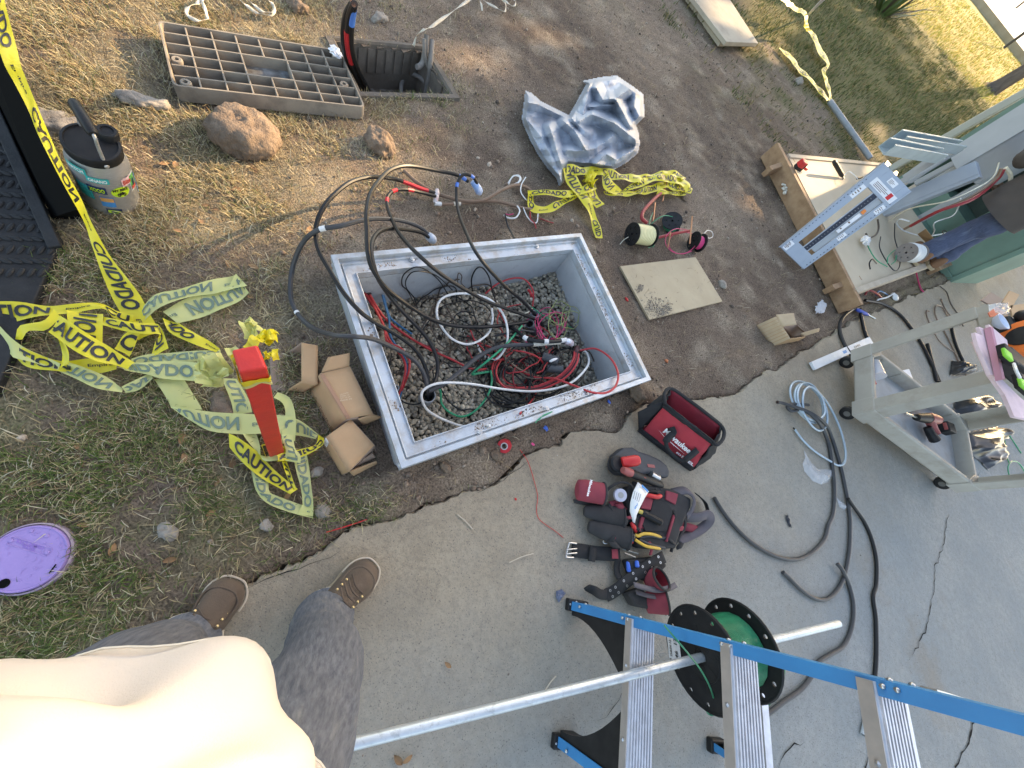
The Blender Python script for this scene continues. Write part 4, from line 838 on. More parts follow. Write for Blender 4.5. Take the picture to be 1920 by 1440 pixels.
cable('feeder_cable', 'blue banded feeder cable bent out of the pull box', [c3(1276, 22, .42), c3(1262, 100, .36), c3(1252, 210, .27), c3(1260, 320, .15), c3(1300, 440, .02), c3(1362, 565, -.12)], .012, 'black', HP, [('tape_band', m_bluetape, .10, .30, 1.06), ('copper_end', m_copper, 0, .08, .8)])
m_oldpipe = mat('dusty_grey_pipe', (.22, .20, .18), (.15, .135, .12), scale=18, rough=.85)
for lab, pts, r in (('left dusty grey pipe leaning in the pull box', [(1722, 215, .10), (1712, 300, .05), (1700, 380, .0), (1675, 412, -.02), (1660, 415, -.02)], .014), ('right dusty grey pipe leaning in the pull box', [(1755, 250, .08), (1745, 380, .02), (1735, 480, -.06), (1715, 585, -.16)], .014),
                    ('thin grey cable crossing the leaning pipes', [(1705, 240, .10), (1710, 350, .03), (1745, 460, -.05), (1790, 540, -.12), (1830, 600, -.2)], .009), ('grey cable curled at the bottom of the pull box', [(1565, 600, -.2), (1565, 520, -.18), (1600, 460, -.15), (1660, 470, -.12), (1720, 520, -.12), (1760, 600, -.18)], .012),
                    ('stub pipe in the pull box corner', [(1770, 380, -.02), (1800, 470, -.08), (1855, 600, -.2)], .015)):
    tag(obj('conduit_pipe', MB().tube(path([c3(*q) for q in pts], 5), r, 10), m_oldpipe), lab, 'pipe', 'dusty pipes in the pull box')
m_mule = mat('pull_tape', (.62, .56, .46), (.5, .44, .35), scale=40, rough=.9)
def flat_strip(name, label, px, w, m, cat, n=6, up=None, group=None):
    P = path(px, n); rows = []
    for i, p in enumerate(P):
        t = (P[min(i+1, len(P)-1)]-P[max(i-1, 0)]).normalized(); s = t.cross(V((0, 0, 1))); s = (s if s.length > .1 else V((1, 0, 0))).normalized(); tilt = .9*math.sin(i*.5); s = (s*math.cos(tilt)+V((0, 0, 1))*math.sin(tilt)).normalized(); rows.append([p-s*w/2, p+s*w/2])
    return tag(obj(name, MB().grid(rows), m, solid=.0012), label, cat, group)
PT = 'pale pull tapes'
flat_strip('pull_tape', 'pale pull tape tied to the pipes and running up out of view', [c3(1640, 285, .03), c3(1660, 220, .08), c3(1700, 185, .13), c3(1745, 170, .13), c3(1820, 115, .12), c3(1920, 45, .10), c3(2010, -20, .08)], .016, m_mule, 'pull tape', group=PT)
flat_strip('pull_tape', 'small loop of pale pull tape above the ribbed lid', [c3(330, -10, .02), c3(300, 20, .03), c3(240, 45, .03), c3(235, 90, .02), c3(290, 125, .02), c3(355, 120, .02), c3(350, 70, .03), c3(320, -5, .03)], .014, m_mule, 'pull tape', group=PT)
flat_strip('pull_tape', 'loose pale pull tape strands at the top edge beside the lid', [c3(540, -15, .03), c3(600, 30, .03), c3(660, 75, .02), c3(740, 95, .02), c3(775, 70, .03), c3(765, 25, .03), c3(720, -15, .03)], .014, m_mule, 'pull tape', group=PT)
flat_strip('pull_tape', 'inner pale pull tape strand at the top edge', [c3(600, -15, .03), c3(650, 30, .03), c3(700, 70, .03), c3(770, 80, .03)], .012, m_mule, 'pull tape', group=PT)
flat_strip('pull_tape', 'tangled pale pull tape bow at the top edge on bare soil', [(893, -12, .03), (912, 4, .03), (930, 14, .03), (946, 22, .03), (948, 8, .03), (938, -6, .04), (950, 4, .04), (962, 12, .03), (967, 4, .03), (955, -8, .03)], .012, m_mule, 'pull tape', group=PT)
flat_strip('pull_tape', 'single pale pull tape end hanging beside the bow', [(895, -10, .03), (902, 6, .03), (904, 20, .02)], .012, m_mule, 'pull tape', group=PT)
# stones and clods
m_clod = mat('soil_clod', (.255, .185, .13), (.17, .12, .085), scale=22, rough=1, bump=.02, bscale=45); m_stone = mat('pale_stone', (.34, .30, .25), (.25, .215, .18), scale=20, rough=.95, bump=.004, bscale=80)
def stone(label, px, r, sq, seed, m, z=.3, rz=0.0, name='stone', cat='stone'):
    b = G(*px); p = V((b.x, b.y, gz1(b)+r*sq[2]*z)); o = obj(name, MB().blob(p, r, seed, sq, 4, .22, Matrix.Rotation(rz, 3, 'Z')), m, angle=3)
    md = o.modifiers.new('rough', 'DISPLACE'); tx = bpy.data.textures.new('clod', 'CLOUDS'); tx.noise_scale = r*.35; md.texture = tx; md.strength = r*.35; md.mid_level = .5
    return tag(o, label, cat)
stone('big brown clod of dried soil below the ribbed lid', (462, 262), .118, (1.05, .95, .8), 31, m_clod, .35, 1.2, 'soil_clod', 'clod')
stone('smaller sunlit clod of soil right of the big clod', (712, 278), .075, (1.1, .8, .8), 5, m_clod, .4, .2, 'soil_clod', 'clod')
stone('long grey flat stone left of the big clod', (270, 195), .062, (1.35, .55, .4), 8, m_stone, .3, 1.0)
stone('flat grey stone behind the steel jug', (98, 240), .10, (1.1, .7, .25), 9, m_stone, .3, .8)
stone('reddish stone above the lid near the top edge', (560, 22), .055, (1.1, .8, .6), 10, m_clod, .4)
stone('upright oval stone near the top edge by the cables', (711, 35), .045, (.8, 1.2, .6), 11, m_stone, .4)
stone('pale pebble on the soil beside the board at the top', (1358, 78), .05, (1, .9, .8), 12, m_clod, .4)
stone('round grey stone on the soil below the twisted tape', (1494, 156), .055, (1, 1, .7), 13, m_stone, .4)
stone('stone beside the wooden sheet on its right', (1352, 535), .03, (1.1, .8, .7), 14, m_stone, .4)
stone('pebble by the yellow tape heap end', (1281, 371), .03, (1.1, .9, .7), 15, m_clod, .4)
stone('dark clod under the pale tape by the red post', (424, 760), .05, (1.2, .9, .4), 16, m_clod, .3)
stone('grey crumbly stone near the slab edge below the tape', (607, 960), .026, (1.2, .9, .7), 17, m_stone, .4)
stone('grey stone left of the two stones near the slab', (500, 985), .02, (1, .9, .6), 18, m_stone, .4)
stone('grey broken stone in the grass above the boot', (318, 996), .026, (1.2, .9, .5), 19, m_stone, .3)
stone('whitish stone beside the cartons', (595, 886), .018, (.9, 1.2, .7), 20, m_stone, .4)
stone('stone between the vault and the slab', (921, 858), .022, (1.1, .8, .6), 21, m_clod, .4)
stone('stone near the near left corner of the vault', (828, 880), .02, (1.1, .8, .6), 22, m_clod, .4)
stone('large dark clod at the far vault corner', (1175, 745), .05, (1.2, .7, .7), 23, m_clod, .3)
# steel jug
jb = G(212, 374); jt_ = G(171, 266, .25); jz = (jt_-jb).length; jr = .55*(G(57+170, 270, .25)-G(170-57, 262, .25)).length
m_jug = mat('brushed_steel', (.52, .51, .50), (.44, .43, .42), scale=60, rough=.32, metal=.6, stretch=(1, 1, 14)); m_blk = mat('black_plastic', (.011, .011, .012), (.018, .018, .019), scale=25, rough=.5, spec=.3)
jug = thing('steel_jug', 'stainless steel insulated jug with black lid, carrying handle and stickers', 'jug', jb); JR = V((0, 0, 1)).rotation_difference(jt_-jb).to_matrix(); J = Matrix.Translation(jb) @ JR.to_4x4()
obj('body', MB().lathe([(jr*.9, .0), (jr*.98, .006), (jr, .02), (jr, jz-.075), (jr*.985, jz-.062), (jr*.86, jz-.035), (jr*.84, jz-.03)], J, 40), m_jug, jug)
obj('lid', MB().lathe([(jr*.86, jz-.034), (jr*.90, jz-.030), (jr*.91, jz-.004), (jr*.88, jz), (jr*.80, jz+.001), (jr*.79, jz-.004), (.001, jz-.004)], J, 40), m_blk, jug)
p = G(203, 252, .25); obj('spout_cap', MB().lathe([(.024, -.01), (.024, .012), (.021, .016), (.015, .016), (.014, .012), (.001, .012)], Matrix.Translation(p) @ JR.to_4x4(), 22), m_blk, jug)
p = G(146, 264, .25); obj('lid_ring', MB().lathe([(.017, -.006), (.017, .001), (.014, .001), (.0135, -.002), (.001, -.002)], Matrix.Translation(p) @ JR.to_4x4(), 22), m_blk, jug)
p1 = G(198, 310, .22); cx = jb.lerp(jt_, .88); p2 = cx*2-p1; h1, h2 = G(174, 250, .32), G(138, 192, .33)
obj('bail', MB().tube([V(q) for q in crm([p1, p1.lerp(h1, .55)+V((.004, 0, .01)), h1, h2, p2.lerp(h2, .5), p2], 6)], .0045, 8), m_jug, jug)
obj('grip', MB().tube([h1.lerp(h2, -.04), h1.lerp(h2, .03), h1.lerp(h2, .5), h1.lerp(h2, .97), h1.lerp(h2, 1.05)], [.010, .0135, .014, .0135, .009], 12), m_blk, jug)
for q in (p1, p2): obj('pivot', MB().blob(q, .009, 3, sub=2, amp=0), m_jug, jug)
def sticker(th, dth, z0, z1, m, text=None, tm=None, oval=False, parent=jug, lift=.0012):
    N = 12; mb = MB(); th0 = math.radians(th); d = math.radians(dth); R = jr+lift
    def cp(u, v, e=0.0): a = th0+d*(u-.5); return jb+JR @ V(((R+e)*math.cos(a), (R+e)*math.sin(a), z0+(z1-z0)*v))
    if oval:
        P = [cp(.5, .5)]+[cp(.5+.5*math.cos(k*2*math.pi/24), .5+.5*math.sin(k*2*math.pi/24)) for k in range(24)]; mb.add(P, [(0, k+1, (k+1) % 24+1) for k in range(24)])
    else: mb.grid([[cp(i/N, j/2) for i in range(N+1)] for j in range(3)])
    s = obj('sticker', mb, m, parent, smooth=False)
    if text:
        vs, fs, _ = textmesh(text, .03); obj('lettering', MB().add([cp(.1+.8*u, (.62 if oval else .2)+(.25 if oval else .6)*v, .0012) for u, v in vs], fs), tm, s, smooth=False)
    return s, cp
# the side towards the camera
camang = math.degrees(math.atan2(-jb.y, -jb.x))
jx = lambda off: camang+off
SK = {k: mat('sticker_'+k, c, rough=.35) for k, c in dict(lime=(.55, .75, .04), green=(.10, .42, .10), white=(.8, .8, .78), teal=(.02, .38, .36), blue=(.05, .25, .55), navy=(.02, .04, .10), red=(.6, .08, .06), orange=(.7, .35, .12), pink=(.75, .5, .5)).items()}
s, cp = sticker(jx(10), 40, .105, .15, SK['lime'], 'MY BIKE', m_ink, True)
bk = MB()
for u in (.36, .64): bk.tube([cp(u+.07*math.cos(t*math.pi/6), .30+.14*math.sin(t*math.pi/6), .0015) for t in range(12)], .0012, 5, closed=True)
for a, b in (((.36, .30), (.45, .48)), ((.45, .48), (.58, .48)), ((.58, .48), (.64, .30)), ((.45, .48), (.50, .30)), ((.50, .30), (.58, .48)), ((.36, .30), (.50, .30)), ((.58, .48), (.57, .56))): bk.tube([cp(*a, .0015), cp(*b, .0015)], .0011, 5)
obj('bicycle_print', bk, m_ink, s)
s, cp = sticker(jx(48), 22, .11, .18, SK['white']); obj('poster_field', MB().grid([[cp(.1+.8*i/4, .08+.84*j/2, .0008) for i in range(5)] for j in range(3)]), SK['green'], s, smooth=False); obj('poster_band', MB().grid([[cp(.1+.8*i/4, .08+.22*j, .0014) for i in range(5)] for j in range(2)]), SK['red'], s, smooth=False)
obj('poster_figure', MB().add([cp(u, v, .002) for u, v in ((.4, .3), (.6, .3), (.65, .6), (.55, .75), (.42, .7), (.36, .5))], [(0, 1, 2, 3, 4, 5)]), SK['navy'], s, smooth=False)
sticker(jx(30), 26, .148, .18, SK['pink'], 'Bike', SK['red'], lift=.0018)
sticker(jx(-26), 40, .168, .19, SK['teal'], 'ONANO', SK['white'])
sticker(jx(-34), 34, .120, .150, SK['navy'], 'XOOO', SK['lime'], lift=.0016)
s, cp = sticker(jx(-22), 26, .058, .105, SK['blue'], lift=.0010); obj('sky_band', MB().grid([[cp(.04+.92*i/5, .55+.4*j, .001) for i in range(6)] for j in range(2)]), SK['orange'], s, smooth=False)
sticker(jx(-16), 30, .024, .048, SK['navy'], 'D', SK['lime']); sticker(jx(-62), 40, .19, .215, SK['teal'], 'WATCH', SK['white']); sticker(jx(-60), 30, .08, .14, SK['teal'])
sticker(jx(74), 16, .06, .16, SK['blue'])
# black tread ramp
m_rub = mat('black_rubber', (.014, .0145, .0155), (.026, .027, .028), scale=14, rough=.6, spec=.3, bump=.0015, bscale=90); m_dark = mat('shade_black', (.006, .006, .006), rough=.9, spec=.05)
ramp = thing('tread_ramp', 'black tread-patterned rubber ramp at the left edge over a black sheet for its shade', 'ramp', G(60, 400))
R1, R2, R3, R4 = G(-90, 20, .10), G(113, 452, .035), G(60, 500, .03), G(-260, 260, .09)
R3 = R2+(R4-R1)*.9
obj('tread_plate', MB().prism([R1, R2, R3, R4], (0, 0, -.03)), m_rub, ramp, smooth=False, bevel=.004)
obj('edge_strip', MB().bar(R1.lerp(R3, .02)+V((0, 0, .006)), R2.lerp(R3, .06)+V((0, 0, .006)), .03, .014, V((0, 0, 1))), m_rub, ramp, smooth=False, bevel=.003)
obj('shade_panel', MB().prism([G(-80, -40, .30), G(-30, 40, .30), G(147, 392, .14), G(151, 408, .02), G(97, 408, .02), G(-95, 20, .06)], V((.004, .002, -.006))), m_dark, ramp, smooth=False)  # black sheet standing for the shade beneath the ramp
lug = None; e1 = (R2-R1); e2 = (R4-R1); ang = math.atan2(e1.y, e1.x); nu = int(e1.length/.038); nv = int(e2.length/.038)
slope = math.atan2(e1.z, math.hypot(e1.x, e1.y))
for i in range(nu):
    for j in range(1, nv):
        p = R1+e1*((i+.5)/nu)+e2*((j+.4)/nv)+V((0, 0, .0015)); q = PX([p]); 
        if not (-20 < q[0][0] < 220 and 120 < q[1][0] < 520): continue
        if lug is None:
            mb = MB(); mb.lathe([(.017, 0), (.0155, .0015), (.010, .0032), (.001, .004)], Matrix.Diagonal((1, .38, 1, 1)), 10); lug = obj('tread_bar', mb, m_rub, ramp); o = lug
        else: o = bpy.data.objects.new('tread_bar', lug.data); col.objects.link(o)
        if o is not lug: o.parent = ramp; o.matrix_parent_inverse = lug.matrix_parent_inverse.copy()
        o.location = p; o.rotation_euler = (0, -slope*0, ang+(.9 if (i+j) % 2 else -.7))
# purple round valve lid
vp = G(48, 1047, .03); vr = .5*((G(124, 1031, .03)-vp).length+(G(66, 984, .03)-vp).length)
m_purple = mat('purple_plastic', (.32, .225, .50), (.28, .195, .45), scale=9, rough=.5, bump=.0008, bscale=140, dirt=(.33, .25, .33), dscale=14, damt=.22)
vb_ = thing('valve_box', 'round purple reclaimed water valve box lid set in the grass', 'valve box', (vp.x, vp.y, 0)); VM = Matrix.Translation((vp.x, vp.y, 0))
obj('rim', MB().lathe([(vr*1.13, -.05), (vr*1.11, .022), (vr*1.06, .026), (vr*1.05, .0)], VM, 40, caps=False), mat('faded_purple_plastic', (.34, .26, .38), (.26, .22, .24), scale=14, rough=.7), vb_)
obj('cover', MB().lathe([(vr*1.03, .0), (vr*1.03, .027), (vr*1.0, .031), (vr*.97, .031), (vr*.955, .029), (.001, .029)], VM, 40), m_purple, vb_)
def vq(px, py, z=.0295): return G(px, py, z)
t = MB(); textquad(t, 'RECLAIMED', vq(31, 1018), vq(82, 1031), vq(33, 1011), .01, .0006); obj('lettering', t, mat('purple_relief', (.27, .155, .5), rough=.5), vb_, smooth=False)
t = MB(); textquad(t, 'WATER', vq(41, 1026), vq(65, 1035), vq(43, 1019), .01, .0006); obj('lettering', t, MATS['purple_relief'], vb_, smooth=False)
q = [vq(13, 1020), vq(24, 1006), vq(98, 1029), vq(87, 1043)]
obj('name_frame', MB().tube([p for a, b in zip(q, q[1:]+q[:1]) for p in (a, a.lerp(b, .5))], .0009, 5, closed=True), m_purple, vb_)
obj('slot', MB().bar(vq(105, 1058, .030), vq(92, 1075, .030), .0028, .001, V((0, 0, 1))), m_dark, vb_, smooth=False)
obj('pull_hole', MB().lathe([(.0105, .0), (.0105, .0008), (.001, .0008)], Matrix.Translation(vq(8, 1094, .0295)), 16), m_dark, vb_)
for px, py in ((59, 995), (88, 1005), (21, 1014), (89, 1036)): obj('knob', MB().lathe([(.0045, 0), (.004, .0018), (.001, .0025)], Matrix.Translation(vq(px, py)), 12), m_purple, vb_)
rr = random.Random(8)
for k in range(46):
    a, d = rr.uniform(0, 6.28), vr*.88*math.sqrt(rr.random()); p = V((vp.x+d*math.cos(a), vp.y+d*math.sin(a), .029))
    obj('grip_bump', MB().bar(p, p+V((.006*math.cos(2.2*k), .006*math.sin(2.2*k), .0002)), .002, .0016, V((0, 0, 1))), m_purple, vb_, smooth=False)
# ------------------------------------------------------------------ cartons, red post, tarp, spools, boards
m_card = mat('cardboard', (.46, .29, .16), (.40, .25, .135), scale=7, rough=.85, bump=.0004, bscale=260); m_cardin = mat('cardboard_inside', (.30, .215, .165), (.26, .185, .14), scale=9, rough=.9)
m_cardprint = mat('carton_print', (.13, .07, .04), rough=.8)
cA = lambda x, y, z: G(370+x/3.6925, 590+y/3.6925, z)
def panel(parent, name, pts, m=None, conv=cA, solid=.004, crease=True):
    P = [conv(*q) for q in pts]; n = 6
    if len(P) == 4:
        rr = random.Random(len(parent.children)); mb = MB().grid([[quadpx(P[0], P[1], P[2], P[3], i/n, j/n)+V((0, 0, rr.uniform(-.0008, .0008))) for i in range(n+1)] for j in range(n+1)])
    else: mb = MB().add(P, [tuple(range(len(P)))])
    return obj(name, mb, m or m_card, parent, angle=.5, solid=solid)
t = thing('carton', 'small empty carton with open end and brown inside beside the red post', 'carton', cA(700, 450, 0))
h = .085
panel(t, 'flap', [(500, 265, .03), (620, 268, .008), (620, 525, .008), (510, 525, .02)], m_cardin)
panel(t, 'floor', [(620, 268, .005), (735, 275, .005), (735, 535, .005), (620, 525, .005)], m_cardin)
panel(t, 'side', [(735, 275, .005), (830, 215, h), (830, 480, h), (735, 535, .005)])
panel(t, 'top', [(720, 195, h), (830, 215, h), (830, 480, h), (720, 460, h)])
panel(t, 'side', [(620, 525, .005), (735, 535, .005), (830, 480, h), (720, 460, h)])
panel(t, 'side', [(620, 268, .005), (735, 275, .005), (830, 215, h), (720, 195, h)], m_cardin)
t = thing('carton', 'larger open carton with raised flap lying against the vault wall', 'carton', cA(1000, 600, 0)); h = .10
panel(t, 'top', [(850, 410, h), (1055, 360, h), (1215, 690, h), (1035, 720, h)])
sidep = panel(t, 'side', [(780, 530, .005), (850, 410, h), (1035, 720, h), (930, 805, .005)])
panel(t, 'crease_strip', [(845, 415, h+.002), (875, 405, h+.003), (1062, 716, h+.003), (1033, 724, h+.002)], mat('cardboard_dark', (.36, .20, .125), rough=.85), solid=.002)
panel(t, 'flap', [(858, 402, h), (1052, 358, h), (1055, 265, h+.012), (905, 295, h+.02)])
panel(t, 'flap', [(1112, 722, h), (1215, 690, h), (1278, 710, .07), (1150, 762, .05)])
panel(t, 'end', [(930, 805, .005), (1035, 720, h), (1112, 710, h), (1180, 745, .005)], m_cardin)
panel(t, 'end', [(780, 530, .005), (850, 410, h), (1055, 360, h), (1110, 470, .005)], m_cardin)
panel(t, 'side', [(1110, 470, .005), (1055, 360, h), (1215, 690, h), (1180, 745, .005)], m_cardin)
b = MB(); textquad(b, 'Thomas&Betts', cA(842, 633, .052), cA(918, 788, .04), cA(858, 622, .058), .015, .005); obj('lettering', b, m_cardprint, sidep, smooth=False)
b = MB()
for k in range(4): textquad(b, ('LH 3/4 IN', 'CONN 125', 'QTY 25 EA', 'MADE IN')[k], cA(990, 560+k*14, h+.004), cA(1045+8*k, 545+k*14, h+.004), cA(988, 550+k*14, h+.004), .0, .001)
obj('lettering', b, mat('pale_print', (.62, .5, .36), rough=.9), t.children[0], smooth=False)
t = thing('carton', 'small upturned carton with a white label near the vault corner', 'carton', cA(1060, 950, 0)); h = .085
panel(t, 'top', [(900, 840, h), (1060, 725, h), (1225, 905, h), (1050, 1085, h)])
panel(t, 'side', [(870, 890, .005), (900, 840, h), (1050, 1085, h), (1005, 1108, .005)])
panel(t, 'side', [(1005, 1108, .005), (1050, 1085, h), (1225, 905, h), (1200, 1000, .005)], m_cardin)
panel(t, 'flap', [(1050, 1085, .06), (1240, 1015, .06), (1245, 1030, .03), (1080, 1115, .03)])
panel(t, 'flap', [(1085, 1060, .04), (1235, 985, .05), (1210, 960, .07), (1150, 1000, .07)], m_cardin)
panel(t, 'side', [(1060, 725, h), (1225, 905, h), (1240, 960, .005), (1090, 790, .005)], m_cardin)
panel(t, 'label', [(872, 885, .032), (890, 850, .072), (914, 882, .072), (894, 918, .032)], m_whitetape, solid=.002)
b = MB(); 
for k in range(3): textquad(b, '5112-8', cA(880+k*4, 892-k*9, .04+k*.01), cA(896+k*4, 914-k*9, .04+k*.01), cA(883+k*4, 886-k*9, .045+k*.01), 0, .004)
obj('lettering', b, m_ink, t.children[-1], smooth=False)
# red post
pb0 = G(517, 853, 0); pz = zfit((466, 672), pb0, .3, .95); 
m_redp = mat('red_paint', (.62, .035, .025), (.50, .03, .025), scale=16, rough=.45, dirt=(.42, .22, .18), dscale=22, damt=.25, bump=.0008, bscale=90)
tq = [G(433, 655, pz), G(482, 645, pz), G(501, 690, pz), G(448, 699, pz)]; tc_ = (tq[0]+tq[1]+tq[2]+tq[3])/4; bc = G(512, 850, 0)
post = thing('red_post', 'red painted square wooden post with yellow tape tied round its top', 'post', (bc.x, bc.y, 0))
bq = [bc+(q-tc_)*1.0 for q in tq]; bq = [V((q.x, q.y, -.1)) for q in bq]
obj('shaft', MB().loft([bq, [a.lerp(b, .5) for a, b in zip(bq, tq)], [V((q.x, q.y, pz-.006)) for q in tq], [tc_+(q-tc_)*.93 for q in tq]]), m_redp, post, smooth=False, bevel=.003)
def band(z, k, w, wob, m, seed):
    rr = random.Random(seed); mb = MB(); f = z/pz; c = bc.lerp(tc_, f); loop = []
    for i in range(4):
        for s in (0, .33, .66): q = tq[i].lerp(tq[(i+1) % 4], s)-tc_; loop.append(c+V((q.x, q.y, 0))*k+V((0, 0, rr.uniform(-wob, wob))))
    L = [V(p) for p in crm(loop, 3, True)]; mb.loft([[p+V((0, 0, -w/2)) for p in L], [p+V((0, 0, w/2)) for p in L]], caps=False); return obj('tape_band', mb, m, post, angle=1.5)
band(pz-.05, 1.08, .02, .006, m_tape, 1); band(pz-.042, 1.13, .012, .008, m_tape, 2); band(pz-.058, 1.10, .012, .010, m_tapeb, 3); band(.045, 1.12, .02, .006, m_tape, 4)
crumple(post, 'tape_knot', G(425, 690, pz-.07), .05, 7, 9, m_tapeb); crumple(post, 'tape_knot', G(488, 628, pz-.06), .035, 4, 10, m_tape); crumple(post, 'tape_knot', G(473, 615, pz-.10), .035, 4, 11, m_tapeb); crumple(post, 'tape_knot', G(507, 668, pz-.05), .02, 4, 12, m_tape)
crumple(post, 'tape_knot', G(535, 852, .05), .035, 7, 13, m_tape)
# crumpled tarp
cD = lambda x, y: (960+x/6, 120+y/6)
outl = [(150, 295), (230, 330), (320, 415), (640, 575), (740, 400), (830, 230), (790, 190), (980, 150), (1180, 130), (1390, 270), (1480, 340), (1490, 600), (1400, 690), (1425, 770), (1440, 890), (1420, 1000), (1290, 1110), (1140, 1195), (880, 1160), (640, 1140), (600, 1210), (580, 1340), (530, 1380), (500, 1290), (380, 1150), (280, 1000), (200, 850), (130, 690), (110, 610), (135, 430)]
OP = [V((x, y)) for x, y in outl]
ridges = [([(170, 430), (400, 470), (640, 580), (830, 760)], .085, 95), ([(760, 640), (900, 565), (1150, 660), (1430, 880)], .11, 110), ([(1100, 385), (1170, 400), (1260, 560), (1330, 700)], .12, 90), ([(860, 230), (840, 380), (800, 560)], .07, 80), ([(950, 270), (1020, 400), (1180, 380), (1320, 280)], .10, 90), ([(420, 700), (480, 880), (550, 1120)], .08, 80),
          ([(620, 970), (780, 980), (940, 950), (1130, 810)], .07, 80), ([(950, 1120), (1060, 1010), (1180, 1080), (1420, 930)], .075, 80), ([(580, 640), (700, 740), (830, 960)], .085, 80), ([(180, 640), (330, 820), (480, 1100), (550, 1300)], .04, 70), ([(1400, 300), (1380, 480), (1460, 640)], .075, 80), ([(150, 300), (165, 430)], .08, 50), ([(650, 560), (760, 620)], .03, 60), ([(870, 480), (1150, 460)], .08, 70)]
def segd(px, py, pl):
    best = np.full(px.shape, 1e9)
    for (x1, y1), (x2, y2) in zip(pl[:-1], pl[1:]):
        dx, dy = x2-x1, y2-y1; t = np.clip(((px-x1)*dx+(py-y1)*dy)/(dx*dx+dy*dy), 0, 1); best = np.minimum(best, np.hypot(px-x1-t*dx, py-y1-t*dy))
    return best
st = 10; gxx, gyy = np.meshgrid(np.arange(90, 1520, st), np.arange(110, 1400, st)); fx, fy = gxx.ravel().astype(float), gyy.ravel().astype(float)
edge = segd(fx, fy, outl+[outl[0]]); ins = inpoly(fx, fy, [(p.x, p.y) for p in OP])
hz = np.zeros(len(fx))
for pl, hh, ww in ridges:
    d = segd(fx, fy, pl); hz = np.maximum(hz, hh*np.maximum(0, 1-d/ww))
cr = np.zeros(len(fx)); rg = np.random.default_rng(12)
for k in range(9):
    a = rg.uniform(0, 3.14); fr = rg.uniform(.0016, .0032) if k < 4 else rg.uniform(.004, .008); u = (fx*np.cos(a)+fy*np.sin(a))*fr+fbm(fx, fy, .002, 80+k, 1)*.9; cr += np.abs((u % 1)-.5)*2*(.024 if k < 4 else .010)
hz = (hz*.85+cr*.8+.008)*np.clip(edge/45, .12, 1)
idx = -np.ones(len(fx), int); vsn = []; W_ = gxx.shape[1]; H_ = gxx.shape[0]
quads_ = []
keepv = ins | (edge < 6)
mbt = MB()
for i in range(H_-1):
    for j in range(W_-1):
        q = [i*W_+j, i*W_+j+1, (i+1)*W_+j+1, (i+1)*W_+j]
        if all(keepv[k] for k in q): quads_.append(q)
used = sorted({k for q in quads_ for k in q}); mp_ = {k: n for n, k in enumerate(used)}
for k in used:
    X, Y = cD(fx[k], fy[k]); mbt.v.append(tuple(G(X, Y, float(hz[k])+.004)))
mbt.f = [t3 for i3, q in enumerate(quads_) for t3 in (((mp_[q[0]], mp_[q[1]], mp_[q[2]]), (mp_[q[0]], mp_[q[2]], mp_[q[3]])) if i3 % 2 else ((mp_[q[0]], mp_[q[1]], mp_[q[3]]), (mp_[q[1]], mp_[q[2]], mp_[q[3]])))]; mbt.m = [0]*len(mbt.f)
m_tarp = mat('silver_tarp', (.36, .395, .45), (.31, .34, .39), scale=3, rough=.42, spec=.6, dirt=(.27, .24, .21), dscale=5, damt=.36)
tag(obj('crumpled_tarp', mbt, m_tarp, angle=.2), 'crumpled silver grey plastic tarp lying on the bare soil', 'tarp')
# boards
m_ply = mat('pale_board', (.46, .37, .245), (.40, .315, .205), scale=5, rough=.8, bump=.0005, bscale=150, dirt=(.26, .21, .16), dscale=11, damt=.33)
q = [G(1163, 499, .022), G(1304, 482, .022), G(1355, 565, .022), G(1218, 599, .022)]
tag(obj('fibreboard_sheet', MB().prism(q, (0, 0, -.012)), m_ply, smooth=False, bevel=.001), 'thin tan fibreboard sheet lying flat on the soil right of the vault', 'board')
x = rg.normal(0, 1, (900, 2)); pile = [(1222, 573, .035), (1245, 584, .03), (1200, 540, .012)]; P = []
for i in range(900):
    c = pile[0 if i < 330 else (1 if i < 760 else 2)]; b = G(c[0], c[1], .024); P.append((b.x+x[i, 0]*c[2]*.75, b.y+x[i, 1]*c[2]*1.3, .024))
P = np.array(P); k = inpoly(P[:, 0], P[:, 1], [(v.x, v.y) for v in q]); P = P[k]
tag(rocks('grit_on_board', P, .0014+.003*rg.random(len(P))**2, m_peb, [(.18, .15, .12), (.26, .21, .165), (.36, .31, .25)], [2, 3, 2], seed=21), kind='stuff')
m_oldply = mat('weathered_plywood', (.40, .345, .265), (.33, .28, .22), scale=3, rough=.85, dirt=(.22, .19, .15), dscale=5, damt=.4)
for dz, lab, off in ((.09, 'weathered plywood board lying on the soil at the top edge', 0), (.04, 'lower plywood board under the weathered board at the top edge', 7)):
    q = [G(1280-off, -30, dz), G(1350, -30, dz), G(1422, 81, dz), G(1362-off*1.5, 78+off*.3, dz)]
    tag(obj('plywood_board', MB().prism(q, (0, 0, -.035)), m_oldply, smooth=False, bevel=.003), lab, 'board', 'boards at the top edge')
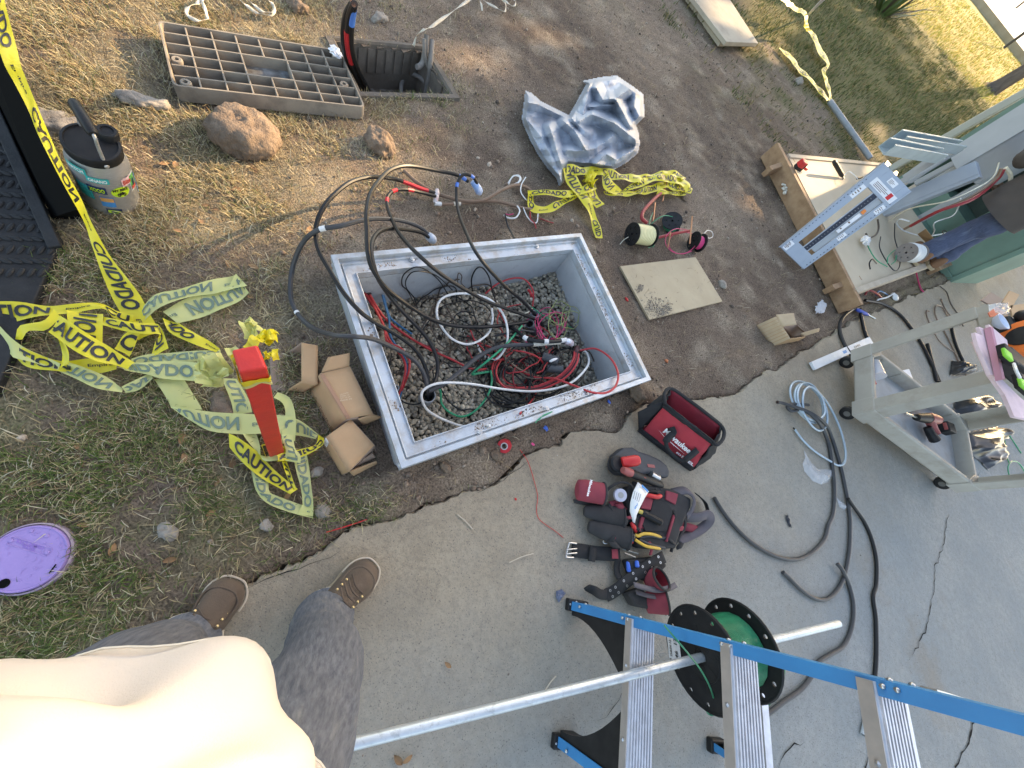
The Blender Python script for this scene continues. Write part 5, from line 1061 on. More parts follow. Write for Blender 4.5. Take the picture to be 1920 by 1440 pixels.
# wire spools
def spool(name, label, c, axis, R, L, wm, rc=.5, rw=.75, holes=6, group='small wire spools on the soil', turns=9, hub=True, hole_r=.6, fm=None):
    c = V(c); ax = V(axis).normalized(); M0 = Matrix.Translation(c) @ ax.to_track_quat('Z', 'Y').to_matrix().to_4x4(); t = thing(name, label, 'wire spool', c-V((0, 0, c.z)), group); fm = fm or m_blk
    for s in (-1, 1):
        n = 40; mb = MB(); z0 = s*L/2; th = R*.035+.0012
        # flange: ring with round holes, drawn as ring sectors
        rings_ = [R*.16, R*(hole_r-.11), R*(hole_r+.11), R]
        nh = holes*4
        def P(r, a, z): return M0 @ V((r*math.cos(a), r*math.sin(a), z))
        for ri, (ra, rb) in enumerate(zip(rings_[:-1], rings_[1:])):
            for k in range(nh):
                a0, a1 = 2*math.pi*k/nh, 2*math.pi*(k+1)/nh
                if ri == 1 and k % 4 == 0:      # sector pierced by a round hole
                    am, rm_ = (a0+a1)/2, (ra+rb)/2; hr = min((rb-ra)/2, rm_*(a1-a0)/2)*.82; so_, si_ = [], []
                    for j in range(16):
                        th_ = 2*math.pi*j/16; cx_h, cy_h = math.cos(th_), math.sin(th_); kk_ = 1/max(abs(cx_h), abs(cy_h)); so_.append((rm_+cx_h*kk_*(rb-ra)/2, am+cy_h*kk_*(a1-a0)/2)); si_.append((rm_+cx_h*hr, am+cy_h*hr/rm_))
                    for zz_ in (z0, z0+th*s): mb.add([P(*q, zz_) for q in so_+si_], [(j, (j+1) % 16, 16+(j+1) % 16, 16+j) for j in range(16)])
                    mb.add([P(*q, zz_) for zz_ in (z0, z0+th*s) for q in si_], [(j, (j+1) % 16, 16+(j+1) % 16, 16+j) for j in range(16)]); continue
                mb.prism([P(ra, a0, z0), P(rb, a0, z0), P(rb, a1, z0), P(ra, a1, z0)], M0.to_3x3() @ V((0, 0, th*s)))
        obj('flange', mb, fm, t, smooth=False)
        mb = MB(); mb.tube([P(R*.99, 2*math.pi*k/n, z0+th*s*.5) for k in range(n)], th*.9, 6, closed=True); obj('flange_rim', mb, fm, t)
    obj('hub', MB().lathe([(R*.16, -L/2-.004), (R*.16, L/2+.004), (R*.11, L/2+.004), (R*.11, -L/2-.004), (R*.16, -L/2-.004)], M0, 20, caps=False), fm, t)
    obj('core', MB().lathe([(R*rc, -L/2), (R*rc, L/2)], M0, 24, caps=False), fm, t)
    rwire = L/turns/2; pts = []; N = turns*18
    for k in range(N+1):
        a = 2*math.pi*k/18; z = -L/2+rwire+(L-2*rwire)*k/N; pts.append(M0 @ V(((R*rw+.4*rwire*math.sin(k*.37))*math.cos(a), (R*rw+.4*rwire*math.sin(k*.37))*math.sin(a), z)))
    obj('wound_wire', MB().tube(pts, rwire*1.08, 6), wm, t); obj('wire_bulk', MB().lathe([(R*rw-rwire*.9, -L/2+.001), (R*rw-rwire*.9, L/2-.001)], M0, 24, caps=False), wm, t)
    return t, M0
m_wy = mat('cream_wire', (.66, .60, .34), rough=.4); m_wg = mat('green_wire', (.012, .22, .11), (.01, .16, .08), scale=30, rough=.35); m_wp = mat('pink_wire', (.66, .06, .20), rough=.4)
cE = lambda x, y, z: G(940+x/4.3636, 300+y/4.3636, z)
a, b = cE(1065, 605, .062), cE(1230, 618, .062); R_ = .062
spool('wire_spool', 'small black spool of cream yellow wire lying on its side', (a+b)/2, b-a, .062, (b-a).length*.9, m_wy, rw=.80, turns=11)
c = cE(1390, 520, .05); spool('wire_spool', 'small black spool of green wire tilted on the soil', c, (-.25, -.45, .8), .060, .055, m_wg, rw=.72, turns=8)
a, b = cE(1545, 650, .055), cE(1660, 690, .055); spool('wire_spool', 'small black spool of bright pink wire at the right of the spools', (a+b)/2, b-a, .056, .052, m_wp, rw=.68, turns=9)
rk = thing('spool_rack', 'red bent metal rack with copper rods between the small spools', 'rack', cE(1300, 560, 0)); m_rackred = mat('rack_red', (.34, .03, .035), (.26, .03, .03), scale=20, rough=.5)
obj('red_bar', MB().tube([V(q) for q in crm([cE(1335, 245, .03), cE(1230, 340, .035), cE(1160, 425, .04), cE(1152, 480, .04), cE(1190, 515, .035)], 5)], .0105, 8), m_rackred, rk)
obj('red_bar', MB().tube([V(q) for q in crm([cE(1265, 640, .04), cE(1400, 605, .07), cE(1545, 578, .10)], 5)], .0085, 8), m_rackred, rk)
for a, b in ((cE(1362, 150, .05), cE(1318, 340, .02)), (cE(1562, 460, .14), cE(1542, 685, .09)), (cE(1258, 350, .05), cE(1240, 500, .03)), (cE(1385, 590, .1), cE(1360, 720, .05))): obj('copper_rod', MB().cyl(a, b, .0042, 8), m_copper, rk)
def thin(label, pts, c, r=.0022, conv=cE, name='loose_wire', group='loose wires by the spools', k=5):
    P = [V(p) for p in crm([conv(*q) for q in pts], k)]; return tag(obj(name, MB().tube(P, r, 5), WM[c] if isinstance(c, str) else c), label, 'wire', group)
thin('loose pink wire loop hanging from the pink spool', [(1520, 570, .09), (1420, 565, .09), (1350, 620, .07), (1350, 700, .04), (1420, 760, .02), (1510, 760, .02), (1570, 720, .05), (1600, 680, .06)], 'pink')
thin('second loose pink wire loop below the red bar', [(1560, 600, .08), (1450, 590, .07), (1375, 650, .05), (1385, 730, .02), (1470, 770, .01), (1560, 745, .03)], 'pink')
thin('green loose wire running from the green spool', [(1450, 480, .08), (1350, 455, .08), (1280, 480, .07), (1220, 540, .05), (1250, 620, .03), (1250, 690, .02), (1200, 720, .01)], 'green')
thin('long green wire beside the cream spool', [(1240, 430, .04), (1215, 500, .06), (1225, 580, .1), (1265, 650, .05), (1240, 715, .01)], 'green')
thin('white wire curl at the pink spool', [(1660, 600, .08), (1690, 575, .07), (1725, 590, .05), (1730, 625, .03), (1700, 640, .05), (1680, 620, .08)], 'white')
thin('cream wire tail by the cream spool', [(1040, 630, .05), (1000, 655, .03), (970, 690, .01)], 'cream', .0018)
for i, (lab, pts, c, r) in enumerate((('upper white wire coil at the tape heap', [(60, 200, .02), (90, 140, .04), (140, 125, .05), (160, 160, .05), (120, 200, .04), (75, 215, .02)], 'white', .0035), ('second white wire coil at the tape heap', [(55, 190, .03), (100, 130, .05), (150, 140, .06), (140, 180, .05), (90, 205, .03)], 'white', .0035),
        ('lower white wire coil at the tape heap', [(20, 450, .02), (60, 475, .02), (120, 470, .03), (150, 420, .04), (140, 390, .04), (120, 370, .03)], 'white', .004), ('white wire arching below the brown cables', [(200, 140, .06), (165, 200, .05), (160, 260, .05), (190, 310, .04), (210, 330, .03)], 'white', .003),
        ('thin white wire by the soil hollow', [(180, 390, .04), (210, 460, .03), (250, 505, .02), (290, 510, .02), (300, 440, .03)], 'white', .003), ('red wire end on the soil behind the vault', [(310, 475, .02), (360, 495, .02), (425, 515, .015)], 'dkred', .0035),
        ('red wire pair beside the white coil', [(235, 420, .04), (240, 480, .03), (270, 515, .02), (285, 560, .015)], 'red', .003), ('dark wire crossing the soil to the vault rim', [(30, 440, .03), (50, 530, .03), (80, 590, .05), (105, 640, .08)], 'black', .004), ('pinkish wire inside the lower coil', [(35, 440, .02), (60, 448, .02), (100, 440, .03)], 'pink', .003))):
    thin(lab, pts, c, r, group='wires by the yellow tape heap')
# ------------------------------------------------------------------ far right: timber platform, panel frame, rack, cabinet
c6 = lambda x, y, z: G(1280+x/3, 480+y/3, z)
cR = lambda x, y, z: G(1420+x/6.4, 220+y/6.4, z)
cS = lambda x, y, z: G(1620+x/6.4, 180+y/6.4, z)
c5 = lambda x, y, z: G(1620+x/6.4, 400+y/6.4, z)
m_lum = mat('raw_lumber', (.36, .225, .13), (.25, .145, .08), scale=16, rough=.8, stretch=(1, 1, 1), bump=.001, bscale=40, dirt=(.20, .14, .10), dscale=7, damt=.3); m_lumtop = mat('lumber_edge', (.45, .38, .29), (.38, .31, .24), scale=12, rough=.85)
m_deck = mat('plywood_deck', (.50, .42, .31), (.44, .36, .26), scale=2.5, rough=.8, dirt=(.35, .30, .24), dscale=8, damt=.28, bump=.0004, bscale=120)
PZ = .15; pA, pB = G(1462, 268, PZ), G(1620, 570, PZ); pu = V((pB.x-pA.x, pB.y-pA.y, 0)).normalized(); pn = V((-pu.y, pu.x, 0)); pn = pn if pn.y > 0 else -pn; plen = (pB-pA).length
plat = thing('timber_platform', 'low timber platform with plywood deck and plank sides on the soil', 'platform', pA.lerp(pB, .5)-V((0, 0, PZ)))
def plank(a, b, w, h, name='plank', m=None, bev=.003): return obj(name, MB().bar(a, b, w, h, V((0, 0, 1))), m or m_lum, plat, smooth=False, bevel=bev)
plank(pA+V((0, 0, -.075))-pn*.02, pB+V((0, 0, -.075))-pn*.02, .04, .15)
s0 = G(1480, 291, PZ); e0 = G(1655, 308, PZ); plank(s0+V((0, 0, -.06)), e0+V((0, 0, -.06)), .04, .12, m=m_lumtop)
s1, e1_ = G(1607, 544, PZ+.005), G(1765, 487, PZ+.005); plank(s1+V((0, 0, -.065)), e1_+V((0, 0, -.065)), .045, .13, m=m_lumtop)
fl, nl, nr = G(1479, 296, PZ-.012), G(1606, 545, PZ-.012), G(1764, 489, PZ-.012); fr = e0*1; fr.z = PZ-.012; nr2 = nr+(nr-nl)*.1
obj('deck', MB().prism([fl+pn*.005, nl+pn*.005, nr2, fr], (0, 0, -.018)), m_deck, plat, smooth=False)
for a, b in (((1437, 322), (1481, 307)), ((1553, 543), (1604, 526))): q0, q1 = G(*a, .05), G(*b, .10); plank(q0, q1, .04, .08, 'brace', bev=.002)
plank(G(1774, 498, .05), G(1750, 508, .05), .04, .10, 'brace')
m_plaster = mat('white_spill', (.62, .58, .5), (.5, .46, .4), scale=60, rough=.95)
rg = np.random.default_rng(77); P = []
for k in range(160):
    t = rg.random(); q = cR(470-110*t+rg.normal(0, 18), 690+190*t+rg.normal(0, 26), .10-.05*t); P.append(tuple(q-pn*.042))
spl = rocks('splash', np.array(P), .006+.012*rg.random(len(P)), mat('plaster_lump', (.6, .56, .48), rough=.95), [(.6, .56, .48)], [1], seed=4); spl['kind'] = 'stuff'; adopt(spl, plat)
# small tools on the deck
tm = thing('tape_measure', 'red and black tape measure standing on the deck corner', 'tape measure', cR(520, 560, PZ)); dz = PZ+.0
m_redpl = mat('red_plastic', (.60, .03, .03), (.5, .025, .025), scale=20, rough=.4)
c0 = cR(525, 575, dz+.04); RM = Matrix.Rotation(.7, 3, 'Z')
obj('case', MB().box(c0, (.07, .05, .075), RM, .85), m_blk, tm, smooth=False, bevel=.008); obj('shell', MB().box(c0+RM @ V((-.012, -.004, .016)), (.05, .056, .05), RM, .9), m_redpl, tm, smooth=False, bevel=.006); obj('hook', MB().box(cR(580, 610, dz+.015), (.03, .03, .02), RM), m_redpl, tm, smooth=False)
kn = thing('grease_gun', 'black tubular tool standing on the sunlit deck', 'tool', cR(1010, 700, PZ)); k0, k1 = cR(1020, 705, PZ+.01), cR(920, 530, PZ+.10)
obj('barrel', MB().tube([k0, k0.lerp(k1, .1), k0.lerp(k1, .9), k1], [.012, .018, .018, .014], 12), m_blk, kn); obj('tip', MB().cyl(k0, k0+(k0-k1)*.18, .008, 8), m_steel, kn)
obj('lever', MB().tube([V(q) for q in crm([k0, cR(1060, 680, PZ+.02), cR(1100, 650, PZ+.05), cR(1160, 690, PZ+.07), cR(1205, 740, PZ+.06)], 5)], .004, 6), m_whitetape, kn); obj('grip', MB().cyl(cR(1200, 735, PZ+.06), cR(1260, 720, PZ+.05), .010, 8), m_blk, kn)
# grey panel frame leaning in front of the platform
m_pan = mat('grey_enamel', (.33, .37, .43), (.30, .34, .40), scale=8, rough=.4, spec=.5); m_panlt = mat('grey_enamel_light', (.37, .385, .40), (.33, .345, .36), scale=5, rough=.45)
a, b, c, d = G(1463, 463, .05), G(1507, 505, .05), G(1709, 359, .62), G(1657, 304, .62); nrm = (b-a).cross(d-a).normalized()
if nrm.dot(V((0, 0, CAMH))-a) < 0: nrm = -nrm
pan = thing('panel_frame', 'grey electrical panel frame with labels leaning against the platform', 'panel', a.lerp(b, .5)*1)
Q = lambda u, v, w=0.0: quadpx(a, b, c, d, u, v)+nrm*w      # u across, v up the frame
def pbox(u0, u1, v0, v1, w0, w1, name, m, bev=.002):
    mb = MB(); P0 = [Q(u0, v0, w0), Q(u1, v0, w0), Q(u1, v1, w0), Q(u0, v1, w0)]; P1 = [Q(u0, v0, w1), Q(u1, v0, w1), Q(u1, v1, w1), Q(u0, v1, w1)]
    mb.add(P0+P1, [(3, 2, 1, 0), (4, 5, 6, 7), (0, 1, 5, 4), (1, 2, 6, 5), (2, 3, 7, 6), (3, 0, 4, 7)]); return obj(name, mb, m, pan, smooth=False, bevel=bev)
pbox(0, .24, 0, 1, -.012, 0, 'side_rail', m_pan); pbox(.80, 1, 0, 1, -.012, 0, 'side_rail', m_pan); pbox(.24, .80, 0, .13, -.012, 0, 'bottom_plate', m_pan); pbox(.24, .80, .80, 1, -.012, 0, 'top_plate', m_pan)
pbox(.46, .60, .13, .80, -.010, -.004, 'bus_strip', mat('bus_dark', (.03, .035, .05), rough=.4)); pbox(.60, .80, .17, .80, -.02, -.012, 'inner_plate', m_panlt)
pbox(.60, .63, .13, .80, -.006, -.001, 'bus_edge', m_steel, .0005); pbox(.43, .46, .13, .80, -.006, -.001, 'bus_edge', m_steel, .0005)
pbox(.0, .03, 0, 1, -.03, .004, 'lip', m_pan); pbox(.97, 1, 0, 1, -.03, .004, 'lip', m_pan)
for k in range(22): p = Q(.53, .15+k*.029, -.0035); obj('contact', MB().box(p, (.006, .006, .003)), m_steel, pan, smooth=False)
m_hole = mat('dark_slot', (.01, .01, .012), rough=.9)
for k in range(24):
    for u in (.06, .94): obj('slot', MB().bar(Q(u, .04+k*.034, .0008), Q(u, .05+k*.034, .0008), .004, .001, nrm), m_hole, pan, smooth=False)
m_lab = mat('paper_label', (.72, .71, .72), (.66, .65, .67), scale=30, rough=.6); m_laborange = mat('orange_print', (.75, .22, .05), rough=.6)
def plabel(u0, u1, v0, v1, red=None, lines=4):
    l_ = pbox(u0, u1, v0, v1, .0006, .0012, 'label', m_lab, 0)
    mb = MB()
    for k in range(lines):
        v = v0+(v1-v0)*(.15+.7*k/max(lines, 1)); mb.add([Q(u0+(u1-u0)*.12, v, .0018), Q(u0+(u1-u0)*(.5+.35*((k*7) % 5)/5), v, .0018), Q(u0+(u1-u0)*(.5+.35*((k*7) % 5)/5), v+(v1-v0)*.06, .0018), Q(u0+(u1-u0)*.12, v+(v1-v0)*.06, .0018)], [(0, 1, 2, 3)])
    obj('print', mb, m_cardprint, l_, smooth=False)
    if red: obj('print_band', MB().add([Q(u0+(u1-u0)*red[0], v0+(v1-v0)*.1, .0022), Q(u0+(u1-u0)*red[1], v0+(v1-v0)*.1, .0022), Q(u0+(u1-u0)*red[1], v0+(v1-v0)*.9, .0022), Q(u0+(u1-u0)*red[0], v0+(v1-v0)*.9, .0022)], [(0, 1, 2, 3)]), m_redpl, l_, smooth=False)
plabel(.18, .93, .825, .895, (.72, .86)); plabel(.42, .66, .92, .97); plabel(.10, .22, .66, .79); plabel(.84, .96, .70, .79); plabel(.82, .93, .36, .44); plabel(.64, .74, .40, .62, None, 2); plabel(.05, .20, .01, .10, None, 6)
obj('print_dot', MB().add([Q(.64, .63, .002), Q(.74, .63, .002), Q(.72, .67, .002), Q(.64, .67, .002)], [(0, 1, 2, 3)]), m_laborange, pan, smooth=False)
# rack post, enclosure, wireways, strut channels
pb_ = G(1668, 319, 0); zt_ = zfit((1917, 178), pb_, .5, 1.4); ptop = G(1917, 178, zt_); pdir = (ptop-pb_).normalized()
rp_ = thing('rack_post', 'pale square steel post standing behind the grey panel frame', 'post', pb_); pe = pb_+pdir*2.6
obj('tube', MB().bar(pb_, pe, .07, .07, pn), mat('pale_post', (.44, .43, .37), (.38, .37, .32), scale=3, rough=.5), rp_, smooth=False, bevel=.004); sidev = pn.cross(pdir).normalized()
for s in (-1, 1): obj('seam', MB().bar(pb_+sidev*.038*s-pn*.02, pe+sidev*.038*s-pn*.02, .006, .012, pn), m_steel, rp_, smooth=False)
obj('base_plate', MB().box((pb_.x, pb_.y, .012), (.2, .2, .015)), m_steel, rp_, smooth=False, bevel=.002)
EZ = .62; a_, b_, c_ = G(1776, 283, EZ), G(1793, 318, EZ), G(1836, 322, EZ); w_ = b_-a_; dpt = V((-w_.y, w_.x, 0)).normalized(); dpt = dpt if dpt.y > 0 else -dpt
enc = thing('grey_enclosure', 'tall grey sheet metal enclosure mounted on the rack at the right edge', 'enclosure', V((a_.x, a_.y, 0)))
foot = [a_, b_, b_+dpt*.25+w_*.3, a_+dpt*.3]; obj('box', MB().prism([b_, c_, c_+dpt*.3, b_+dpt*.3], (0, 0, 1.3)), m_panlt, enc, smooth=False, bevel=.004)
obj('cover', MB().prism([a_, b_*1+V((0, 0, 0)), b_+dpt*.02-w_*.0, a_+dpt*.03], (0, 0, 1.3)), m_panlt, enc, smooth=False, bevel=.002)
for k in range(3): q = b_.lerp(c_, .25+.25*k)-dpt*.008; obj('ridge', MB().bar(q, q+V((0, 0, 1.3)), .02, .012, dpt), m_pan, enc, smooth=False, bevel=.002)
for k in range(4): q = b_.lerp(c_, .3+.15*k)-dpt*.01+V((0, 0, .01)); obj('screw', MB().blob(q, .008, k, sub=1), m_steel, enc)
obj('leg', MB().bar(V((a_.x, a_.y, .0))+dpt*.15+w_*.5, V((a_.x, a_.y, EZ))+dpt*.15+w_*.5, .08, .05, pn), m_panlt, enc, smooth=False); obj('back_leg', MB().bar(V((c_.x, c_.y, .0))+dpt*.2, V((c_.x, c_.y, EZ+.1))+dpt*.2, .07, .05, pn), m_panlt, enc, smooth=False)
def upright(name, label, pxb, pxt, zb, w, d, m, cat='wireway', sticker=False):
    b0 = G(*pxb, zb); zt = zfit(pxt, b0, zb, 1.40); t0 = G(*pxt, zt); t = thing(name, label, cat, V((b0.x, b0.y, 0)), 'wireways on the rack'); obj('channel', MB().bar(b0, t0, w, d, pn), m, t, smooth=False, bevel=.003)
    f = -pn*(d/2+.002); obj('cover_seam', MB().bar(b0+f+pu*w*.3, t0+f+pu*w*.3, .004, .004, pn), m_pan, t, smooth=False)
    if sticker: q = b0.lerp(t0, .75)+f; s = MB(); dd = (t0-b0).normalized(); s.add([q-pu*.03-dd*.03, q+pu*.03-dd*.03, q+pu*.03+dd*.03, q-pu*.03+dd*.03], [(0, 1, 2, 3)]); obj('label', s, m_lab, t, smooth=False)
    obj('bracket', MB().bar(V((b0.x, b0.y, 0))+pn*.05, b0+pn*.05, .04, .03, pn), m_steel, t, smooth=False); return t
upright('wireway', 'short grey wireway with a white sticker between panel frame and enclosure', (1700, 337), (1771, 287), .42, .085, .06, m_panlt, sticker=True)
upright('wireway', 'wide long grey wireway rising beside the worker', (1652, 395), (1836, 318), .13, .14, .08, m_pan)
upright('wireway', 'narrow grey wireway behind the short one', (1716, 345), (1790, 306), .30, .05, .04, m_panlt)
for i, (p0, p1, lab) in enumerate((((1663, 274), (1762, 292), 'lower galvanised strut channel pointing at the soil'), ((1686, 258), (1798, 276), 'upper galvanised strut channel pointing at the soil'))):
    s0, s1 = G(*p0, .70), G(*p1, .74); ax = (s1-s0).normalized(); sx = ax.cross(V((0, 0, 1))).normalized(); uz = sx.cross(ax); t = thing('strut_channel', lab, 'strut', V((s0.x, s0.y, 0)), 'strut channels')
    sec = [(-.022, .022), (-.022, -.022), (.022, -.022), (.022, .022), (.014, .022), (.014, .018), (.019, .018), (.019, -.019), (-.019, -.019), (-.019, .018), (-.014, .018), (-.014, .022)]
    obj('channel', MB().loft([[s0+sx*x*1.6+uz*y*1.6 for x, y in sec], [s1+sx*x*1.6+uz*y*1.6 for x, y in sec]]), mat('galvanised_strut', (.50, .58, .60), (.42, .50, .52), scale=12, rough=.35, metal=.5), t, smooth=False)
    obj('support', MB().bar(V((s1.x, s1.y, 0))+ax*.05, s1+ax*.05, .04, .04, pn), m_panlt, t, smooth=False)
# green cabinet behind the worker
m_grn = mat('green_enamel', (.15, .25, .20), (.12, .20, .16), scale=4, rough=.5, dirt=(.20, .19, .14), dscale=10, damt=.3); m_dkgrn = mat('dark_green_inside', (.05, .08, .065), (.03, .045, .04), scale=8, rough=.7)
B0 = G(1776, 533); bu = -pu if (-pu).x < 0 else pu; cab = thing('green_cabinet', 'open green electrical cabinet full of wires behind the worker', 'cabinet', B0)
def cb(a, d, z): return B0+bu*a+pn*d+V((0, 0, z))
def cbox(a0, a1, d0, d1, z0, z1, name, m, bev=.004): return obj(name, MB().prism([cb(a0, d0, z0), cb(a1, d0, z0), cb(a1, d1, z0), cb(a0, d1, z0)], (0, 0, z1-z0)), m, cab, smooth=False, bevel=bev)
cbox(0, .05, 0, .7, .0, 1.4, 'side_wall', m_grn); cbox(1.25, 1.3, .0, .7, .0, 1.4, 'side_wall', m_grn); cbox(.05, 1.25, .65, .7, .0, 1.4, 'back_wall', m_grn); cbox(.05, 1.25, .0, .65, 0, .06, 'floor', m_grn); cbox(.05, .42, .02, .05, .06, 1.4, 'door', m_grn); cbox(.46, .9, .60, .645, .3, 1.2, 'inner_panel', m_dkgrn)
cbox(0, 1.3, 0, .7, 1.4, 1.45, 'top', m_grn); cbox(.42, .5, .02, .06, .06, 1.4, 'frame', m_grn); cbox(1.0, 1.25, .3, .6, .06, 1.2, 'component', m_dkgrn); cbox(.5, 1.0, .2, .6, .06, .30, 'component', m_grn)
for k in range(5): q = cb(.55+.1*k, .58, .5); obj('insulator', MB().lathe([(.03, 0), (.045, .02), (.03, .04), (.045, .06), (.03, .08)], Matrix.Translation(q), 10), mat('porcelain_brown', (.2, .12, .08), rough=.4), cab)
WB = 'wires hanging by the cabinet'
for lab, pts, c, r in (('pale green wire hanging across the cabinet', [cS(1620, 800, .85), cS(1560, 960, .8), cS(1400, 1080, .75), cS(1000, 1260, .6), cS(560, 1350, .4), cS(300, 1500, .2)], 'cream', .005), ('brown cable bundle curving down from the enclosure', [cS(1680, 880, .85), cS(1600, 1000, .8), cS(1300, 1240, .7), cS(900, 1380, .55), cS(560, 1560, .35)], 'dkred', .012),
        ('dark cable bundle beside the brown bundle', [cS(1650, 870, .86), cS(1560, 1010, .8), cS(1250, 1230, .68), cS(850, 1400, .5), cS(480, 1600, .3)], 'brown', .011), ('thick pale pink hose curving right of the bundles', [cS(1700, 860, .86), cS(1760, 960, .85), cS(1730, 1120, .8), cS(1650, 1200, .75)], 'cream', .014),
        ('white wire falling to the deck', [cS(1160, 1230, .6), cS(1130, 1340, .5), cS(1060, 1440, .45), cS(850, 1520, .4), cS(845, 1620, .3), cS(800, 1700, .2)], 'white', .005), ('white wire loop lying on the deck edge', [c5(1100, 200, .35), c5(900, 255, .25), c5(700, 270, .2), c5(480, 210, .17), c5(390, 120, .2), c5(430, 70, .3), c5(540, 95, .3)], 'white', .006),
        ('black wire drooping on the deck', [c5(370, 120, .2), c5(370, 300, .165), c5(420, 480, .16), c5(430, 620, .16), c5(380, 690, .16), c5(300, 620, .16), c5(190, 420, .16), c5(200, 280, .17)], 'black', .004), ('green wire curled on the deck', [c5(280, 600, .16), c5(290, 520, .17), c5(380, 440, .17), c5(380, 560, .16), c5(330, 610, .16)], 'green', .004),
        ('thin green wire running to the white rag', [c5(20, 300, .17), c5(60, 420, .165), c5(150, 560, .16), c5(280, 640, .16)], 'green', .004), ('dark wire end standing on the deck', [c5(75, 670, .16), c5(65, 600, .18), c5(100, 550, .2), c5(150, 600, .17)], 'black', .005), ('wire arch over the deck near the wireway', [c5(165, 70, .2), c5(175, 180, .17), c5(140, 260, .16), c5(60, 290, .16), c5(20, 240, .16)], 'dkbrown', .007)):
    tag(obj('hanging_wire', MB().tube([V(q) for q in crm(pts, 6)], r, 6), WM[c]), lab, 'wire', WB)
a_0, b_0 = c5(490, 470, PZ+.075), c5(650, 480, PZ+.075); spool('wire_spool', 'spool of white wire standing on the deck before the boot', (a_0+b_0)/2, b_0-a_0, .075, (b_0-a_0).length*.8, m_whitetape, rw=.88, turns=9, group='wire spool on the deck', fm=mat('grey_spool', (.2, .17, .16), rough=.6))
rag = MB().blob(c5(20, 330, PZ+.02), .06, 4, (.6, 1.4, .35), 3, 1.2); tag(obj('cloth_rag', rag, m_whitetape, angle=.4), 'white rag lying on the deck beside the panel frame', 'rag')
q = [c5(640, 250, .22), c5(735, 190, .3), c5(865, 350, .3), c5(760, 370, .2)]; tag(obj('card_scrap', MB().prism(q, (0, 0, .005)), m_card, smooth=False), 'tan cardboard scrap behind the boot', 'cardboard')
# conduit lying at the end of the tapes, stake, plant clump
p0, p1 = G(1556, 190, .05), G(1632, 297, .05); t = obj('grey_conduit', MB().lathe([(.028, 0), (.028, (p1-p0).length), (.023, (p1-p0).length), (.023, .01)], Matrix.Translation(p0) @ (p1-p0).to_track_quat('Z', 'Y').to_matrix().to_4x4(), 14), m_pvc); tag(t, 'grey conduit lying on the soil between tapes and platform', 'conduit')
sb = G(1514, 30, 0); tag(obj('white_stake', MB().cyl(G(1513, 30, .05), G(1552, -10, .9), .012, 8), m_whitetape), 'thin white stake with tape tied to it at the top edge', 'stake')
ag = G(1652, 24); pl_ = thing('spiky_plant', 'clump of spiky dark leaves at the top edge of the lawn', 'plant', ag); m_ag = mat('spiky_leaf', (.05, .10, .03), (.10, .13, .04), scale=5, rough=.6); m_agd = mat('spiky_stem', (.10, .08, .06), rough=.9); rr = random.Random(5)
for k in range(46):
    a = rr.uniform(0, 6.28); e = rr.uniform(.35, 1.35); L = rr.uniform(.5, 1.2); w = rr.uniform(.02, .035); dr = V((math.cos(a)*math.cos(e), math.sin(a)*math.cos(e), math.sin(e))); sd_ = V((-math.sin(a), math.cos(a), 0)); b0 = ag+V((math.cos(a), math.sin(a), 0))*rr.uniform(.02, .25)
    obj('leaf', MB().add([b0-sd_*w, b0+sd_*w, b0+dr*L*.6+sd_*w*.7, b0+dr*L*.6-sd_*w*.7, b0+dr*L+V((0, 0, -.1*L))], [(0, 1, 2, 3), (3, 2, 4)]), m_agd if k % 4 == 0 else m_ag, pl_, smooth=False)
# fence posts far away at the path
for k, (p, lab) in enumerate((((1882, 90), 'thin dark fence post at the far path near the corner'), ((1905, 15), 'second thin fence post at the far path'))):
    b0 = G(p[0], p[1], .05); tag(obj('fence_post', MB().cyl(b0, b0+V((0, 0, 1.8)), .05, 8), mat('dark_post', (.05, .05, .05), rough=.6)), lab, 'fence post', 'far fence posts')
# carton on the soil near the slab, level, pliers and bits near the platform
t = thing('carton', 'open grooved cardboard box on the soil near the slab edge', 'carton', c6(590, 460, 0)); h = .13
panel(t, 'side', [(415, 390, .005), (525, 340, h), (605, 465, h), (500, 510, .005)], m_cardpale := mat('pale_cardboard', (.50, .37, .24), (.43, .31, .20), scale=9, rough=.85), conv=c6)
panel(t, 'flap', [(525, 330, h), (625, 322, h+.05), (640, 385, h+.05), (560, 398, h)], m_cardpale, conv=c6); panel(t, 'side', [(500, 510, .005), (605, 465, h), (690, 455, h), (640, 480, .005)], conv=c6)
panel(t, 'flap', [(665, 435, h), (770, 405, h+.04), (765, 425, h+.01), (670, 455, h-.02)], m_cardpale, conv=c6); panel(t, 'inside', [(560, 398, h), (640, 385, h), (700, 440, .01), (610, 460, .01)], m_cardin, conv=c6); panel(t, 'side', [(640, 385, h), (690, 430, h), (700, 445, .01), (650, 420, .01)], m_cardin, conv=c6)
for k in range(7):
    u = (k+1)/8; A0 = quadpx(c6(415, 390, .005), c6(525, 340, h), c6(605, 465, h), c6(500, 510, .005), 0, u); A1 = quadpx(c6(415, 390, .005), c6(525, 340, h), c6(605, 465, h), c6(500, 510, .005), 1, u)
    obj('groove', MB().bar(A0, A1, .004, .006, V((0, 0, 1))), m_card, t, smooth=False)
a0, a1 = c6(728, 620, SLZ+.02), c6(1055, 475, SLZ+.02); lv = thing('spirit_level', 'pale aluminium bar with writing lying on the slab edge', 'bar', a0.lerp(a1, .5)); dd = (a1-a0).normalized(); sx = V((-dd.y, dd.x, 0))
obj('bar', MB().bar(a0, a1, .055, .018, V((0, 0, 1))), mat('pale_aluminium', (.68, .69, .70), (.6, .61, .62), scale=20, rough=.4), lv, smooth=False, bevel=.002)
